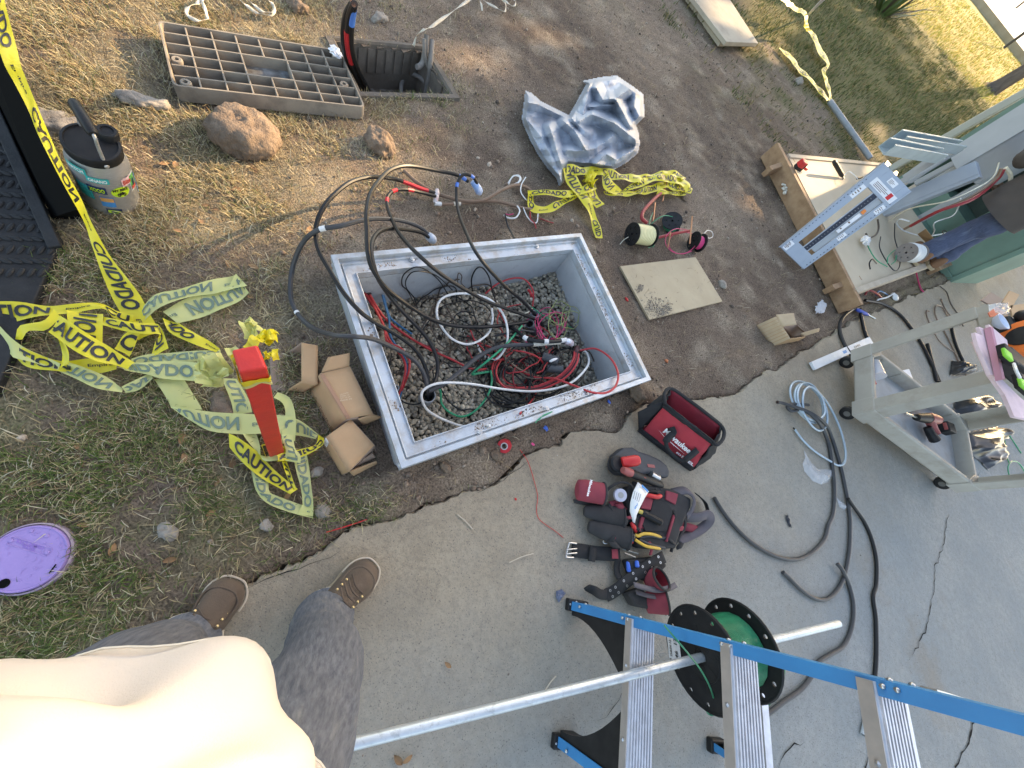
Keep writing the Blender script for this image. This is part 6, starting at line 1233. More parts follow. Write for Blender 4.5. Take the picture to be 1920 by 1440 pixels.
b = MB(); s0 = a0.lerp(a1, .66)-sx*.012+V((0, 0, .0095)); textquad(b, 'JOHNS', s0, s0+dd*.10, s0+sx*.022, .01, .0015); obj('lettering', b, m_ink, lv, smooth=False); obj('sticker', MB().box(a0.lerp(a1, .5)+V((0, 0, .0095)), (.05, .02, .001), Matrix.Rotation(math.atan2(dd.y, dd.x), 3, 'Z')), SK['blue'], lv, smooth=False)
pc = thing('screwdriver', 'blue handled tool lying at the slab edge by the platform', 'tool', c6(1020, 310, 0)); obj('handle', MB().tube(path([(1605, 580, .04), (1612, 583, .045), (1622, 588, .045), (1628, 590, .04)], 3), [.010, .013, .014, .014, .014, .013, .013, .012, .010, .009], 8), mat('blue_handle', (.03, .08, .4), rough=.4), pc); obj('tip', MB().cyl(G(1628, 590, .04), G(1641, 597, .04), .006, 6), m_steel, pc)
sp = thing('white_scoop', 'white plastic scoop lying in the dry grass by the slab', 'scoop', c5(300, 980, 0)); obj('handle', MB().tube([V(q) for q in crm([c5(150, 1080, .03), c5(170, 1035, .04), c5(270, 1010, .04), c5(360, 960, .05)], 4)], .007, 6), m_whitetape, sp); obj('bowl', MB().blob(c5(370, 1000, .04), .04, 3, (1, 1, .5), 2, .2), m_whitetape, sp)
t = obj('plastic_scrap', MB().blob(c6(775, 290, .02), .07, 9, (.5, 1.4, .15), 3, 1.5), mat('grey_film', (.55, .57, .6), rough=.3, alpha=.7), angle=.4); tag(t, 'crumpled clear film scrap on the soil beside the platform', 'scrap')
for lab, pts, c, r in (('black cable looping from the platform to the cart', [(1605, 675, .05), (1587, 653, .05), (1575, 623, .04), (1577, 600, .04), (1593, 583, .04), (1613, 576, .03)], 'black', .012), ('short black cable behind the aluminium bar', [(1612, 574, .03), (1616, 600, .045), (1624, 630, .045), (1640, 655, .045)], 'black', .012),
        ('long black cable running under the cart', [(1622, 563, .04), (1655, 570, .045), (1685, 588, .045), (1708, 615, .045), (1728, 645, .045), (1748, 685, .045), (1764, 722, .045), (1775, 750, .045)], 'black', .012), ('straight black cable crossing under the cart', [(1739, 645, .045), (1748, 680, .045), (1757, 715, .045)], 'black', .013),
        ('first thin wire coil beyond the cart', [(1744, 610, .04), (1737, 590, .04), (1738, 582, .04), (1742, 584, .04)], 'brown', .005), ('second thin wire coil beyond the cart', [(1760, 606, .04), (1753, 588, .04), (1755, 574, .04), (1766, 576, .04), (1775, 590, .04), (1786, 600, .04)], 'brown', .005), ('third thin wire beyond the cart', [(1764, 560, .04), (1770, 575, .04), (1780, 590, .04), (1800, 610, .04)], 'brown', .005),
        ('thin dark wire running towards the cabinet', [(1763, 537, .04), (1775, 548, .04), (1783, 570, .04), (1798, 592, .04), (1806, 612, .04)], 'dkbrown', .005), ('brown wire bundle seen through the cart', [(1770, 620, .04), (1785, 650, .04), (1800, 685, .04), (1812, 705, .04)], 'brown', .006), ('black cable seen through the cart far side', [(1784, 614, .045), (1790, 640, .045), (1800, 665, .045), (1812, 690, .045)], 'black', .012),
        ('thin wire seen through the cart', [(1752, 625, .04), (1762, 640, .04), (1780, 655, .04), (1790, 660, .04)], 'brown', .004), ('pinkish wire in the dry grass strip', [(1716, 500, .05), (1720, 520, .04), (1726, 540, .03), (1732, 548, .03)], 'pink', .006), ('red and black wire hoop at the platform corner', [(1622, 553, .03), (1627, 545, .05), (1636, 546, .06), (1646, 552, .05), (1652, 558, .03)], 'dkred', .008), ('blue wire hoop beside the red one', [(1642, 554, .03), (1648, 546, .05), (1656, 548, .05), (1664, 553, .03)], 'blue', .006)):
    tag(obj('ground_cable', MB().tube(path(pts, 6), r, 7), WM[c]), lab, 'cable', 'cables on the slab by the cart')
# ------------------------------------------------------------------ utility cart and its load
m_cart = mat('beige_plastic', (.385, .36, .32), (.32, .30, .27), scale=4, rough=.55, bump=.0006, bscale=160, dirt=(.24, .205, .165), dscale=7, damt=.36); m_cartin = mat('grey_tray', (.40, .42, .43), (.34, .355, .365), scale=7, rough=.6, dirt=(.28, .255, .22), dscale=9, damt=.4)
CA = G(1600, 778, .12); CBv = (G(1609, 668, .12)-CA); CCv = (G(1793, 921, .12)-CA)
cv_ = V((CCv.x, CCv.y, 0)); CLn = cv_.length; cv_.normalize(); cu_ = V((-cv_.y, cv_.x, 0)); cu_ = cu_ if cu_.dot(CBv) > 0 else -cu_; CWd = abs(CBv.dot(cu_))
m_sawg0 = mat('dark_hub', (.10, .095, .09), rough=.6)
cart = thing('utility_cart', 'beige plastic two shelf utility cart on casters standing on the slab', 'cart', V((CA.x, CA.y, SLZ))); CL = lambda u, v, z: V((CA.x, CA.y, 0))+cu_*u*CWd+cv_*v*CLn+V((0, 0, z))
def tray(z0, z1, nm, wall=.028):
    def rg_(k, z): return [CL(k/CWd, k/CLn, z), CL(1-k/CWd, k/CLn, z), CL(1-k/CWd, 1-k/CLn, z), CL(k/CWd, 1-k/CLn, z)]
    obj(nm+'_rim', MB().loft([rg_(.012, z0), rg_(0, z0+.012), rg_(0, z1-.008), rg_(.006, z1), rg_(wall-.004, z1), rg_(wall, z1-.006), rg_(wall+.004, z0+.03)], caps=False), m_cart, cart, smooth=False, bevel=.003)
    obj(nm+'_floor', MB().prism(rg_(wall, z0+.015), (0, 0, .016)), m_cartin, cart, smooth=False)
tray(.12, .23, 'lower_tray'); tray(.70, .79, 'upper_tray')
for k in range(5): p = CL(1, .14+.18*k, .175); obj('wall_rib', MB().bar(p-V((0, 0, .045))-cu_*.030, p+V((0, 0, .045))-cu_*.030, .012, .012, cu_), m_cart, cart, smooth=False)
for su in (0, 1):
    for sv in (0, 1):
        p = CL(su, sv, 0); iu, iv = (cu_ if su == 0 else -cu_), (cv_ if sv == 0 else -cv_); o1 = p-iu*.004-iv*.004
        sec = [o1, o1+iu*.085, o1+iu*.085+iv*.014, o1+iu*.014+iv*.014, o1+iu*.014+iv*.085, o1+iv*.085]
        if (su+sv) % 2: sec = sec[::-1]
        obj('corner_post', MB().prism([q+V((0, 0, .215)) for q in sec], (0, 0, .50)), m_cart, cart, smooth=False, bevel=.004)
        ob = o1-iu*.004-iv*.004; sec2 = [ob, ob+iu*.105, ob+iu*.105+iv*.03, ob+iu*.03+iv*.105, ob+iv*.105]
        if (su+sv) % 2: sec2 = sec2[::-1]
        obj('corner_block', MB().prism([q+V((0, 0, .115)) for q in sec2], (0, 0, .118)), m_cart, cart, smooth=False, bevel=.004)
        cst = p+iu*.05+iv*.05; wc = cst+V((0, 0, SLZ+.042))-iv*.02; ax = cu_.lerp(cv_, .4).normalized()
        cas = obj('caster', MB().tube([wc-ax*.016, wc-ax*.013, wc+ax*.013, wc+ax*.016], [.036, .041, .041, .036], 20), m_blk, cart); obj('hub', MB().tube([wc-ax*.018, wc+ax*.018], .018, 12), m_sawg0, cas)
        obj('fork', MB().bar(cst+V((0, 0, .12)), wc+V((0, 0, .02)), .05, .02, ax), m_steel, cas, smooth=False)
def crumpled(name, label, cat, outline, h, seed, m, z0=.0, conv=None, step=None, crease=.6, arch=.5):
    """crumpled sheet filling a pixel outline; h is the fold height in metres"""
    xs_ = [p[0] for p in outline]; ys_ = [p[1] for p in outline]; st = step or max((max(xs_)-min(xs_)), (max(ys_)-min(ys_)))/60
    X, Y = np.meshgrid(np.arange(min(xs_)-st, max(xs_)+st, st), np.arange(min(ys_)-st, max(ys_)+st, st)); fx, fy = X.ravel(), Y.ravel()
    ins = inpoly(fx, fy, outline); ed = segd(fx, fy, outline+[outline[0]]); S_ = max(max(xs_)-min(xs_), max(ys_)-min(ys_)); rg = np.random.default_rng(seed); z = np.zeros(len(fx))
    for k in range(8):
        a = rg.uniform(0, 3.14); fr = rg.uniform(1.0, 3.2)/S_; u = (fx*np.cos(a)+fy*np.sin(a))*fr+fbm(fx, fy, 2/S_, seed*3+k, 2)*2.0; z += (1-np.abs((u % 1)-.5)*2)**2*(.35 if k < 4 else .12)
    z = h*(z*crease+arch*np.minimum(ed/(S_*.2), 1))*np.clip(ed/(S_*.07), .1, 1)+z0+.004
    W_ = X.shape[1]; H_ = X.shape[0]; kv = ins | (ed < st*.6); qs = [(i*W_+j, i*W_+j+1, (i+1)*W_+j+1, (i+1)*W_+j) for i in range(H_-1) for j in range(W_-1) if kv[i*W_+j] and kv[i*W_+j+1] and kv[(i+1)*W_+j] and kv[(i+1)*W_+j+1]]
    us_ = sorted({k for q in qs for k in q}); mp = {k: n for n, k in enumerate(us_)}; mb = MB(); cvf = conv or (lambda x, y, zz: G(x, y, zz)); mb.v = [tuple(cvf(fx[k], fy[k], z0)+V((0, 0, float(z[k])-z0))) for k in us_]; mb.f = [tuple(mp[k] for k in q) for q in qs]; mb.m = [0]*len(mb.f)
    return tag(obj(name, mb, m, angle=.45), label, cat)
m_bag = mat('black_film', (.012, .012, .014), (.02, .02, .024), scale=9, rough=.3, spec=.7); m_film = mat('clear_film', (.8, .82, .86), rough=.12, alpha=.32, spec=.9)
crumpled('black_bag', 'black plastic bag on the slab seen between the cart posts', 'plastic bag', [(1790, 742), (1812, 735), (1835, 738), (1860, 772), (1868, 785), (1830, 788), (1800, 792), (1786, 770)], .10, 3, m_bag, SLZ, arch=.7)
crumpled('black_bag', 'torn black plastic bag on the slab at the right of the cart', 'plastic bag', [(1800, 812), (1840, 806), (1868, 800), (1892, 822), (1868, 826), (1878, 860), (1850, 882), (1832, 862), (1806, 848)], .09, 4, m_bag, SLZ, arch=.7)
crumpled('black_bag', 'small black bag corner behind the cart post', 'plastic bag', [(1783, 676), (1795, 684), (1813, 690), (1816, 702), (1790, 706), (1779, 704)], .09, 5, m_bag, SLZ, arch=.6)
# on the lower tray
TZ = .155
im = thing('impact_driver', 'worn red impact driver lying on the lower cart tray', 'power tool', G(1735, 795, TZ)); cT = lambda x, y, z: G(1620+x/6.4, 720+y/6.4, z); m_wornred = mat('worn_red', (.36, .08, .075), (.26, .07, .065), scale=22, rough=.5)
h0, h1, h2 = cT(630, 400, TZ+.06), cT(760, 410, TZ+.06), cT(880, 430, TZ+.06)
obj('nose', MB().tube([h0, h0.lerp(h1, .5), h1], [.022, .03, .034], 14), m_blk, im); obj('motor_body', MB().tube([h1, h1.lerp(h2, .4), h2], [.036, .038, .030], 14), m_wornred, im)
obj('grip', MB().tube([cT(790, 440, TZ+.06), cT(830, 530, TZ+.045), cT(860, 600, TZ+.04)], [.027, .024, .026], 12), m_wornred, im); obj('grip_pad', MB().tube([cT(760, 520, TZ+.045), cT(800, 600, TZ+.04), cT(850, 670, TZ+.035)], [.022, .025, .03], 12), m_blk, im)
g0 = cT(990, 530, TZ+.045); obj('battery', MB().box(g0, (.085, .075, .06), Matrix.Rotation(.6, 3, 'Z'), .92), m_blk, im, smooth=False, bevel=.006); obj('battery_trim', MB().box(g0+V((0, 0, .012)), (.088, .05, .02), Matrix.Rotation(.6, 3, 'Z')), m_wornred, im, smooth=False, bevel=.004); obj('bit', MB().cyl(h0, cT(500, 350, TZ+.05), .006, 8), m_steel, im)
rt = thing('red_level', 'red bar tool lying across the lower cart tray behind a post', 'tool', cT(700, 250, TZ)); obj('bar', MB().bar(cT(500, 300, TZ+.02), cT(840, 235, TZ+.02), .035, .025, V((0, 0, 1))), m_redpl, rt, smooth=False, bevel=.004); obj('end', MB().bar(cT(840, 235, TZ+.02), cT(1020, 190, TZ+.02), .03, .02, V((0, 0, 1))), m_whitetape, rt, smooth=False, bevel=.003)
cT2 = lambda x, y, z: G(1620+x/6.4, 520+y/6.4, z)
cu2 = thing('plastic_cup', 'clear plastic cup with red straw lying on the lower cart tray', 'cup', cT2(150, 1130, TZ)); q0, q1 = cT2(115, 1010, TZ+.045), cT2(165, 1190, TZ+.05)
obj('cup_wall', MB().tube([q0, q0.lerp(q1, .03), q1.lerp(q0, .05), q1, q1.lerp(q0, .02)], [.026, .030, .043, .046, .040], 20, caps=False), mat('frosted_plastic', (.72, .70, .74), rough=.25, alpha=.75), cu2); obj('straw', MB().cyl(cT2(100, 1190, TZ+.05), cT2(140, 1280, TZ+.03), .006, 8), m_redpl, cu2)
q = [cT2(440, 1120, TZ+.01), cT2(540, 1100, TZ+.01), cT2(625, 1320, TZ+.01), cT2(600, 1330, TZ+.01)]; tag(obj('paper_sheet', MB().prism(q, (0, 0, .001)), m_lab, smooth=False), 'white printed paper on the lower cart tray', 'paper')
# on the upper tray
UZ = .80; cU = lambda x, y, z: G(1780+x/3.4286, 520+y/3.4286, z); m_foam = mat('pink_foam', (.70, .54, .57), (.62, .47, .50), scale=20, rough=.9, bump=.0008, bscale=200)
for lab, pts, z in (('uppermost cut piece of pink foam board on the cart', [(230, 310), (345, 410), (352, 445), (300, 470), (265, 475)], UZ+.045), ('jagged pink foam board with pointed ends on the cart', [(165, 325), (215, 345), (240, 400), (300, 660), (240, 630), (160, 445), (138, 362), (190, 382)], UZ+.03), ('long pink foam board overhanging the cart edge', [(138, 415), (215, 445), (262, 470), (300, 650), (420, 770), (520, 850), (520, 930), (390, 900), (330, 760), (235, 630)], UZ+.01)):
    P = [cU(x, y, z) for x, y in pts]; tag(obj('foam_board', MB().prism(P, (0, 0, .012)), m_foam, smooth=False), lab, 'foam board', 'pink foam boards')
P = [cU(225, 330, UZ+.05), cU(300, 640, UZ+.05), cU(480, 780, UZ+.05), cU(480, 800, UZ+.06), cU(290, 660, UZ+.06)]; tag(obj('foam_strip', MB().prism([cU(222, 330, UZ+.045), cU(238, 335, UZ+.045), cU(312, 665, UZ+.045), cU(296, 668, UZ+.045)], (0, 0, .02)), mat('dark_pink_foam', (.45, .22, .28), rough=.9), smooth=False), 'thin dark pink foam strip standing between the boards', 'foam board', 'pink foam boards')
m_lime = mat('lime_plastic', (.22, .62, .05), (.18, .5, .04), scale=30, rough=.5)
ch = thing('battery_charger', 'black battery charger with lime green panels on the cart top', 'charger', cU(400, 560, UZ)); RM = Matrix.Rotation(math.atan2(cv_.y, cv_.x), 3, 'Z')
obj('housing', MB().box(cU(420, 580, UZ+.06), (.20, .085, .07), RM, .92), m_blk, ch, smooth=False, bevel=.008)
for x, y in ((372, 498), (475, 690)): obj('green_panel', MB().box(cU(x, y, UZ+.105), (.048, .042, .012), RM), m_lime, ch, smooth=False, bevel=.004); obj('socket', MB().box(cU(x, y+2, UZ+.09), (.075, .07, .03), RM), m_blk, ch, smooth=False, bevel=.006)
obj('handle', MB().tube([V(q) for q in crm([cU(415, 555, UZ+.12), cU(430, 600, UZ+.13), cU(452, 645, UZ+.12)], 4)], .005, 6), m_whitetape, ch)
orr = thing('orange_coil', 'orange roll standing on the cart top at the right edge', 'roll', cU(470, 400, UZ)); oc = cU(492, 400, UZ+.08); obj('roll', MB().tube([oc-cv_*.03, oc-cv_*.028, oc+cv_*.028, oc+cv_*.03], [.085, .09, .09, .085], 28), mat('orange_plastic', (.75, .16, .03), rough=.4), orr); obj('hub', MB().tube([oc-cv_*.036, oc+cv_*.036], .05, 20), m_blk, orr); obj('knob', MB().blob(cU(475, 250, UZ+.09), .03, 3, sub=2, amp=.1), m_blk, orr)
crumpled('parts_bag', 'clear plastic bag with red card on the cart top', 'plastic bag', [(1850, 572), (1870, 568), (1880, 575), (1885, 592), (1868, 596), (1852, 590)], .03, 8, mat('hazy_film', (.62, .6, .6), rough=.2, alpha=.55), UZ+.02)
P = [cU(245, 230, UZ+.035), cU(300, 190, UZ+.035), cU(350, 235, UZ+.035), cU(260, 258, UZ+.035)]; tag(obj('red_card', MB().prism(P, (0, 0, .003)), mat('red_orange_card', (.6, .12, .05), (.5, .09, .04), scale=40, rough=.5), smooth=False), 'orange red card inside the plastic bag on the cart', 'card')
bw = cU(280, 305, UZ+.03); tag(obj('white_bowl', MB().lathe([(.012, 0), (.03, .012), (.04, .035), (.037, .035), (.028, .014), (.001, .006)], Matrix.Translation(bw), 24), mat('bluish_white', (.55, .6, .72), rough=.4)), 'pale bluish bowl behind the pink foam on the cart', 'bowl')
crumpled('foil_bag', 'crumpled silvery wrapper on the cart top by the orange roll', 'wrapper', [(1886, 600), (1900, 594), (1915, 604), (1908, 616), (1890, 612)], .03, 9, m_foil, UZ+.02)
for lab, pts in (('cardboard strip standing on the cart at the far side', [(325, 175), (380, 90), (440, 115), (350, 270)]), ('cardboard sheet at the far right of the cart', [(380, 185), (500, 170), (500, 290), (400, 270)]), ('open brown cardboard box corner behind the cart top', [(195, 150), (260, 100), (335, 145), (310, 170), (240, 175)])):
    tag(obj('cardboard_piece', MB().prism([cU(x, y, UZ+.02) for x, y in pts], (0, 0, .006)), m_card if 'box' not in lab else m_cardin, smooth=False), lab, 'cardboard', 'cardboard on the cart')
tag(obj('blue_case', MB().box(G(1915, 515, .35), (.3, .3, .3), Matrix.Rotation(.5, 3, 'Z')), mat('light_blue_plastic', (.25, .45, .62), rough=.5), smooth=False, bevel=.02), 'light blue case on the slab at the right edge', 'case') if False else None
tag(obj('clutter_box', MB().box(cU(395, 350, UZ+.035), (.14, .10, .06), RM, .9), m_blk, smooth=False, bevel=.008), 'dark tool box behind the lime charger on the cart', 'tool box')
# green wires under the cart at the right
for lab, pts, c in (('thin green wire arching on the slab below the cart', [(1898, 908, .035), (1890, 880, .05), (1896, 866, .06), (1910, 868, .05), (1925, 890, .035)], 'green'), ('straight thin green wire on the slab by the black bag', [(1884, 826, .035), (1886, 850, .035), (1892, 868, .035)], 'green'), ('second thin green wire behind the cart', [(1890, 812, .035), (1905, 835, .035), (1915, 850, .035)], 'green')):
    tag(obj('ground_wire', MB().tube(path(pts, 5), .004, 6), WM[c]), lab, 'wire', 'thin green wires on the slab')
# ------------------------------------------------------------------ things on the slab: cables, tool bag, saw, tool belt, ladder, big spool, pipe
c8 = lambda x, y, z: G(1380+x/4.8, 700+y/4.8, z)
cG = lambda x, y, z: G(1280+x/3, 960+y/3, z)
m_mc = mat('armoured_cable', (.42, .50, .56), (.36, .44, .50), scale=60, rough=.35, metal=.5)
Zs = SLZ
mcp = [(528, 505, Zs+.01), (600, 600, Zs+.012), (700, 695, Zs+.012), (830, 780, Zs+.012), (920, 828, Zs+.015), (975, 800, Zs+.02), (985, 700, Zs+.02), (950, 540, Zs+.02), (890, 390, Zs+.02), (810, 250, Zs+.025), (720, 150, Zs+.03), (620, 85, Zs+.03), (535, 75, Zs+.03), (490, 130, Zs+.03), (495, 220, Zs+.03), (550, 330, Zs+.03), (650, 425, Zs+.03), (740, 440, Zs+.03), (785, 360, Zs+.035), (760, 230, Zs+.035), (690, 140, Zs+.04), (600, 95, Zs+.045), (545, 130, Zs+.045), (530, 220, Zs+.045), (580, 340, Zs+.045), (660, 410, Zs+.045), (740, 420, Zs+.045), (800, 350, Zs+.05), (770, 220, Zs+.05), (690, 110, Zs+.05), (610, 90, Zs+.055), (560, 150, Zs+.055), (560, 250, Zs+.055), (620, 380, Zs+.05), (690, 480, Zs+.04), (760, 515, Zs+.035), (815, 460, Zs+.04), (815, 340, Zs+.05), (760, 200, Zs+.055), (680, 125, Zs+.06), (620, 150, Zs+.055), (600, 230, Zs+.055), (605, 320, Zs+.05)]
P = [V(q) for q in crm([c8(*q) for q in mcp], 10)]
S = [0.0]
for i in range(1, len(P)): S.append(S[-1]+(P[i]-P[i-1]).length)
N = int(S[-1]/.0042); S_ = np.array(S); PA = np.array([tuple(q) for q in P]); tt = np.linspace(0, S[-1], N); PP = np.stack([np.interp(tt, S_, PA[:, k]) for k in range(3)], 1)
mc = thing('armoured_cable', 'coiled bluish silver armoured cable on the slab left of the cart', 'cable', c8(700, 400, Zs)); obj('armour', MB().tube([V(q) for q in PP], [.0072 if i % 2 else .0058 for i in range(N)], 8), m_mc, mc, angle=3); obj('conductor', MB().cyl(c8(515, 490, Zs+.01), c8(530, 507, Zs+.01), .004, 6), m_blk, mc)
GS = 'black cables snaking over the slab'
def gcable(label, pts, r=.0095, parts=(), c='grey'): return cable('slab_cable', label, pts, r, c, GS, parts, n=9)
f8 = lambda x, y, z=Zs+.011: (1380+x/4.8, 700+y/4.8, z)
gcable('black cable ending in a hook near the tool belt', [f8(650, 285, .06), f8(560, 276, .07), f8(490, 280, .07), f8(462, 305, .06), f8(500, 340, .06), f8(570, 330, .07), f8(650, 355, .09), f8(730, 425, .09), f8(790, 520, .06), f8(835, 640), f8(862, 800), f8(880, 950), f8(885, 1120), f8(870, 1270), (1553, 985, Zs+.011), (1545, 1012, Zs+.011), (1520, 1038, Zs+.011), (1490, 1049, Zs+.011), (1455, 1043, Zs+.011), (1413, 1020, Zs+.011), (1380, 990, Zs+.011), (1356, 960, Zs+.011), (1339, 933, Zs+.011)], parts=[('copper_tip', m_copper, 0, .012, .8)])
gcable('black cable curling into a short hook above the ladder', [f8(372, 260, .06), f8(420, 268, .06), f8(520, 300, .08), f8(640, 340, .09), f8(740, 400, .1), f8(820, 480, .07), f8(870, 600), f8(920, 760), f8(960, 920), f8(1000, 1120), f8(1020, 1260), (1594, 985, Zs+.011), (1592, 1035, Zs+.011), (1582, 1083, Zs+.011), (1567, 1110, Zs+.011), (1547, 1124, Zs+.011), (1525, 1121, Zs+.011), (1500, 1104, Zs+.011), (1482, 1086, Zs+.011), (1468, 1073, Zs+.011)], parts=[('copper_tip', m_copper, 0, .012, .9)])
gcable('rightmost black cable running down under the ladder', [(1590, 935, Zs+.028), (1602, 952, Zs+.02), (1620, 978, Zs+.011), (1634, 1010, Zs+.011), (1643, 1050, Zs+.011), (1643, 1095, Zs+.011), (1637, 1120, Zs+.011), (1642, 1160, Zs+.011), (1643, 1225, Zs+.011), (1640, 1270, Zs+.011), (1630, 1320, Zs+.011), (1622, 1360, Zs+.011), (1618, 1378, Zs+.011)], parts=[('tape_end', mat('grey_tape', (.4, .44, .47), rough=.4), .88, 1, 1.15)], c='black')
gcable('black cable curving under the ladder towards the green spool', [(1570, 1057, Zs+.025), (1580, 1070, Zs+.028), (1592, 1098, Zs+.012), (1600, 1135, Zs+.011), (1597, 1175, Zs+.011), (1582, 1210, Zs+.011), (1555, 1228, Zs+.011), (1533, 1243, Zs+.011), (1520, 1270, Zs+.011), (1500, 1294, Zs+.011), (1470, 1315, Zs+.011), (1433, 1343, Zs+.011), (1405, 1357, Zs+.011)])
crumpled('clear_wrapper', 'crumpled clear plastic bag lying beside the armoured cable', 'plastic bag', [(1506, 845), (1520, 868), (1533, 880), (1558, 880), (1560, 893), (1550, 904), (1538, 909), (1522, 902), (1507, 885), (1503, 870), (1508, 858)], .02, 14, m_film, SLZ, arch=.5)
crumpled('clear_wrapper', 'thin clear plastic strip lying between the black cables', 'plastic bag', [(1566, 932), (1580, 945), (1588, 949), (1582, 956), (1572, 950)], .012, 15, m_film, SLZ, arch=.4)
crumpled('black_scrap', 'small twisted black film scrap on the slab', 'scrap', [(1471, 966), (1476, 965), (1480, 980), (1484, 990), (1478, 988), (1473, 976)], .012, 16, m_bag, SLZ)
crumpled('blue_scrap', 'small crumpled dark blue scrap on the slab beside the ladder foot', 'scrap', [(1042, 1108), (1052, 1104), (1060, 1112), (1052, 1122), (1047, 1130), (1041, 1120)], .012, 17, mat('dark_blue_film', (.05, .07, .13), (.12, .14, .2), scale=60, rough=.4), SLZ)
# red electrical tape roll, blue wire nuts, scraps
rt = thing('tape_roll', 'roll of red electrical tape leaning at the vault edge', 'tape roll', G(945, 845)); tc0 = G(946, 836, .055); ax = (V((0, 0, CAMH))-tc0); ax = V((ax.x*.35, ax.y*.9, ax.z*.55)).normalized(); M0 = Matrix.Translation(tc0) @ ax.to_track_quat('Z', 'Y').to_matrix().to_4x4()
obj('tape', MB().lathe([(.014, -.009), (.027, -.009), (.027, .009), (.014, .009), (.014, -.009)], M0, 26, caps=False), m_redtape, rt); obj('core', MB().lathe([(.010, -.0095), (.0142, -.0095), (.0142, .0095), (.010, .0095), (.010, -.0095)], M0, 20, caps=False), mat('grey_core', (.5, .46, .46), rough=.6), rt)
for lab, px, m, s in (('blue wire scrap at the near vault edge', (1011, 810), mat('blue_scrap', (.03, .12, .5), rough=.5), .013), ('second blue scrap near the vault corner', (1128, 760), MATS['blue_scrap'], .010), ('pink wire scrap beside the tape roll', (990, 838), m_wp, .008), ('red plastic scrap on the soil left of the fibreboard', (1172, 564), m_redpl, .012), ('orange red leaf scrap on the soil below the fibreboard', (1248, 678), mat('rust_scrap', (.42, .14, .06), rough=.8), .013), ('small red wire end on the slab', (961, 937), m_redpl, .006)):
    b = G(*px); z = SLZ if inpoly(np.array([b.x]), np.array([b.y]), slab_poly)[0] else gz1(b); tag(obj('small_scrap', MB().blob((b.x, b.y, z+s*.4), s, int(px[0]), (1.1, .7, .6), 2, 1.2), m, angle=.3), lab, 'scrap')
tag(obj('loose_wire', MB().tube(path([(975, 843, .05), (990, 866, .04), (1001, 900, .035), (1008, 930, .034), (1006, 955, .034), (1010, 972, .034), (1025, 985, .034), (1040, 995, .034), (1056, 1008, .034)], 6), .0013, 5), m_redpl), 'thin red wire curving over the slab from the vault', 'wire')
tag(obj('loose_wire', MB().tube(path([(612, 998, .03), (640, 990, .035), (665, 982, .035), (688, 974, .03)], 5), .002, 5), m_redpl), 'red wire lying in the grass at the slab edge', 'wire')
tag(obj('green_wire_bits', MB().tube(path([(1010, 788, RIMZ+.005), (1020, 778, RIMZ+.01), (1035, 772, RIMZ+.008), (1030, 775, RIMZ+.004), (1012, 784, RIMZ+.006), (1004, 793, RIMZ+.004)], 5), .0018, 5), WM['green']), 'short green wire scraps lying on the near rim', 'wire')
# ---- red tool bag
cB = lambda x, y, z: G(1190+x/8, 710+y/8, z)
m_bagred = mat('red_canvas', (.42, .035, .05), (.34, .03, .042), scale=12, rough=.85, bump=.0006, bscale=420, dirt=(.22, .08, .07), dscale=10, damt=.25); m_bagblk = mat('black_canvas', (.013, .013, .015), (.022, .022, .024), scale=14, rough=.85, bump=.0006, bscale=420); m_bagin = mat('red_lining', (.30, .022, .035), (.22, .02, .03), scale=9, rough=.8)
m_white = mat('white_print', (.78, .77, .77), rough=.7)
bag = thing('tool_bag', 'open red and black canvas tool bag with white lettering on the slab', 'tool bag', cB(500, 1000, SLZ))
F0, F1, T0, T1 = cB(60, 770, SLZ+.012), cB(850, 1375, SLZ+.012), cB(440, 380, .20), cB(1190, 965, .20); K0, K1 = cB(555, 150, .20), cB(1310, 720, .20); E1 = cB(1075, 1205, SLZ+.01); E0 = F0+(E1-F1)
def sheet(name, a, b, c, d, m, bulge=(0, 0, 0), n=10, parent=bag, solid=.004, seed=1, wr=.003):
    rr = random.Random(seed); bl = V(bulge); rows = []
    ph = [rr.uniform(0, 6) for _ in range(4)]
    for j in range(n+1):
        v = j/n; rows.append([quadpx(a, b, c, d, i/n, v)+bl*(math.sin(math.pi*i/n)*math.sin(math.pi*v))+bl.normalized()*wr*(math.sin(i*1.3+ph[0])*math.sin(j*1.1+ph[1])+.6*math.sin(i*2.3+j*1.7+ph[2])) if bl.length > 0 else quadpx(a, b, c, d, i/n, v) for i in range(n+1)])
    return obj(name, MB().grid(rows), m, parent, angle=1.2, solid=solid)
nf = (F1-F0).cross(T0-F0).normalized(); nf = nf if nf.dot(V((0, 0, CAMH))-F0) > 0 else -nf
sheet('front_panel', F0.lerp(F1, .06), F1, T1.lerp(T0, .04), T0.lerp(T1, .02), m_bagred, nf*.012)
sheet('front_hem', F0+nf*.004-V((0, 0, .01)), F1+nf*.004-V((0, 0, .01)), F1.lerp(T1, .13)+nf*.006, F0.lerp(T0, .10)+nf*.006, m_bagblk, nf*.004)
sheet('front_rim', T0.lerp(F0, .10)+nf*.003, T1.lerp(F1, .06)+nf*.003, T1+V((0, 0, .012)), T0+V((0, 0, .012)), m_bagblk, nf*.004)
sheet('left_side', F0, T0, K0, E0, m_bagblk, -(F1-F0).normalized()*.045, seed=3, wr=.006); Lx = cB(45, 500, .12)
sheet('left_fold', F0, F0.lerp(T0, .95), T0.lerp(K0, .2), Lx, m_bagblk, V((-.02, .0, .02)), seed=4)
sheet('right_side', F1, T1, K1, E1, m_bagblk, (F1-F0).normalized()*.03, seed=5, wr=.006)
sheet('back_panel', E0, E1, K1, K0, m_bagin, -nf*.01, seed=6); sheet('floor', F0, F1, E1, E0, m_bagin, V((0, 0, .002)), seed=7)
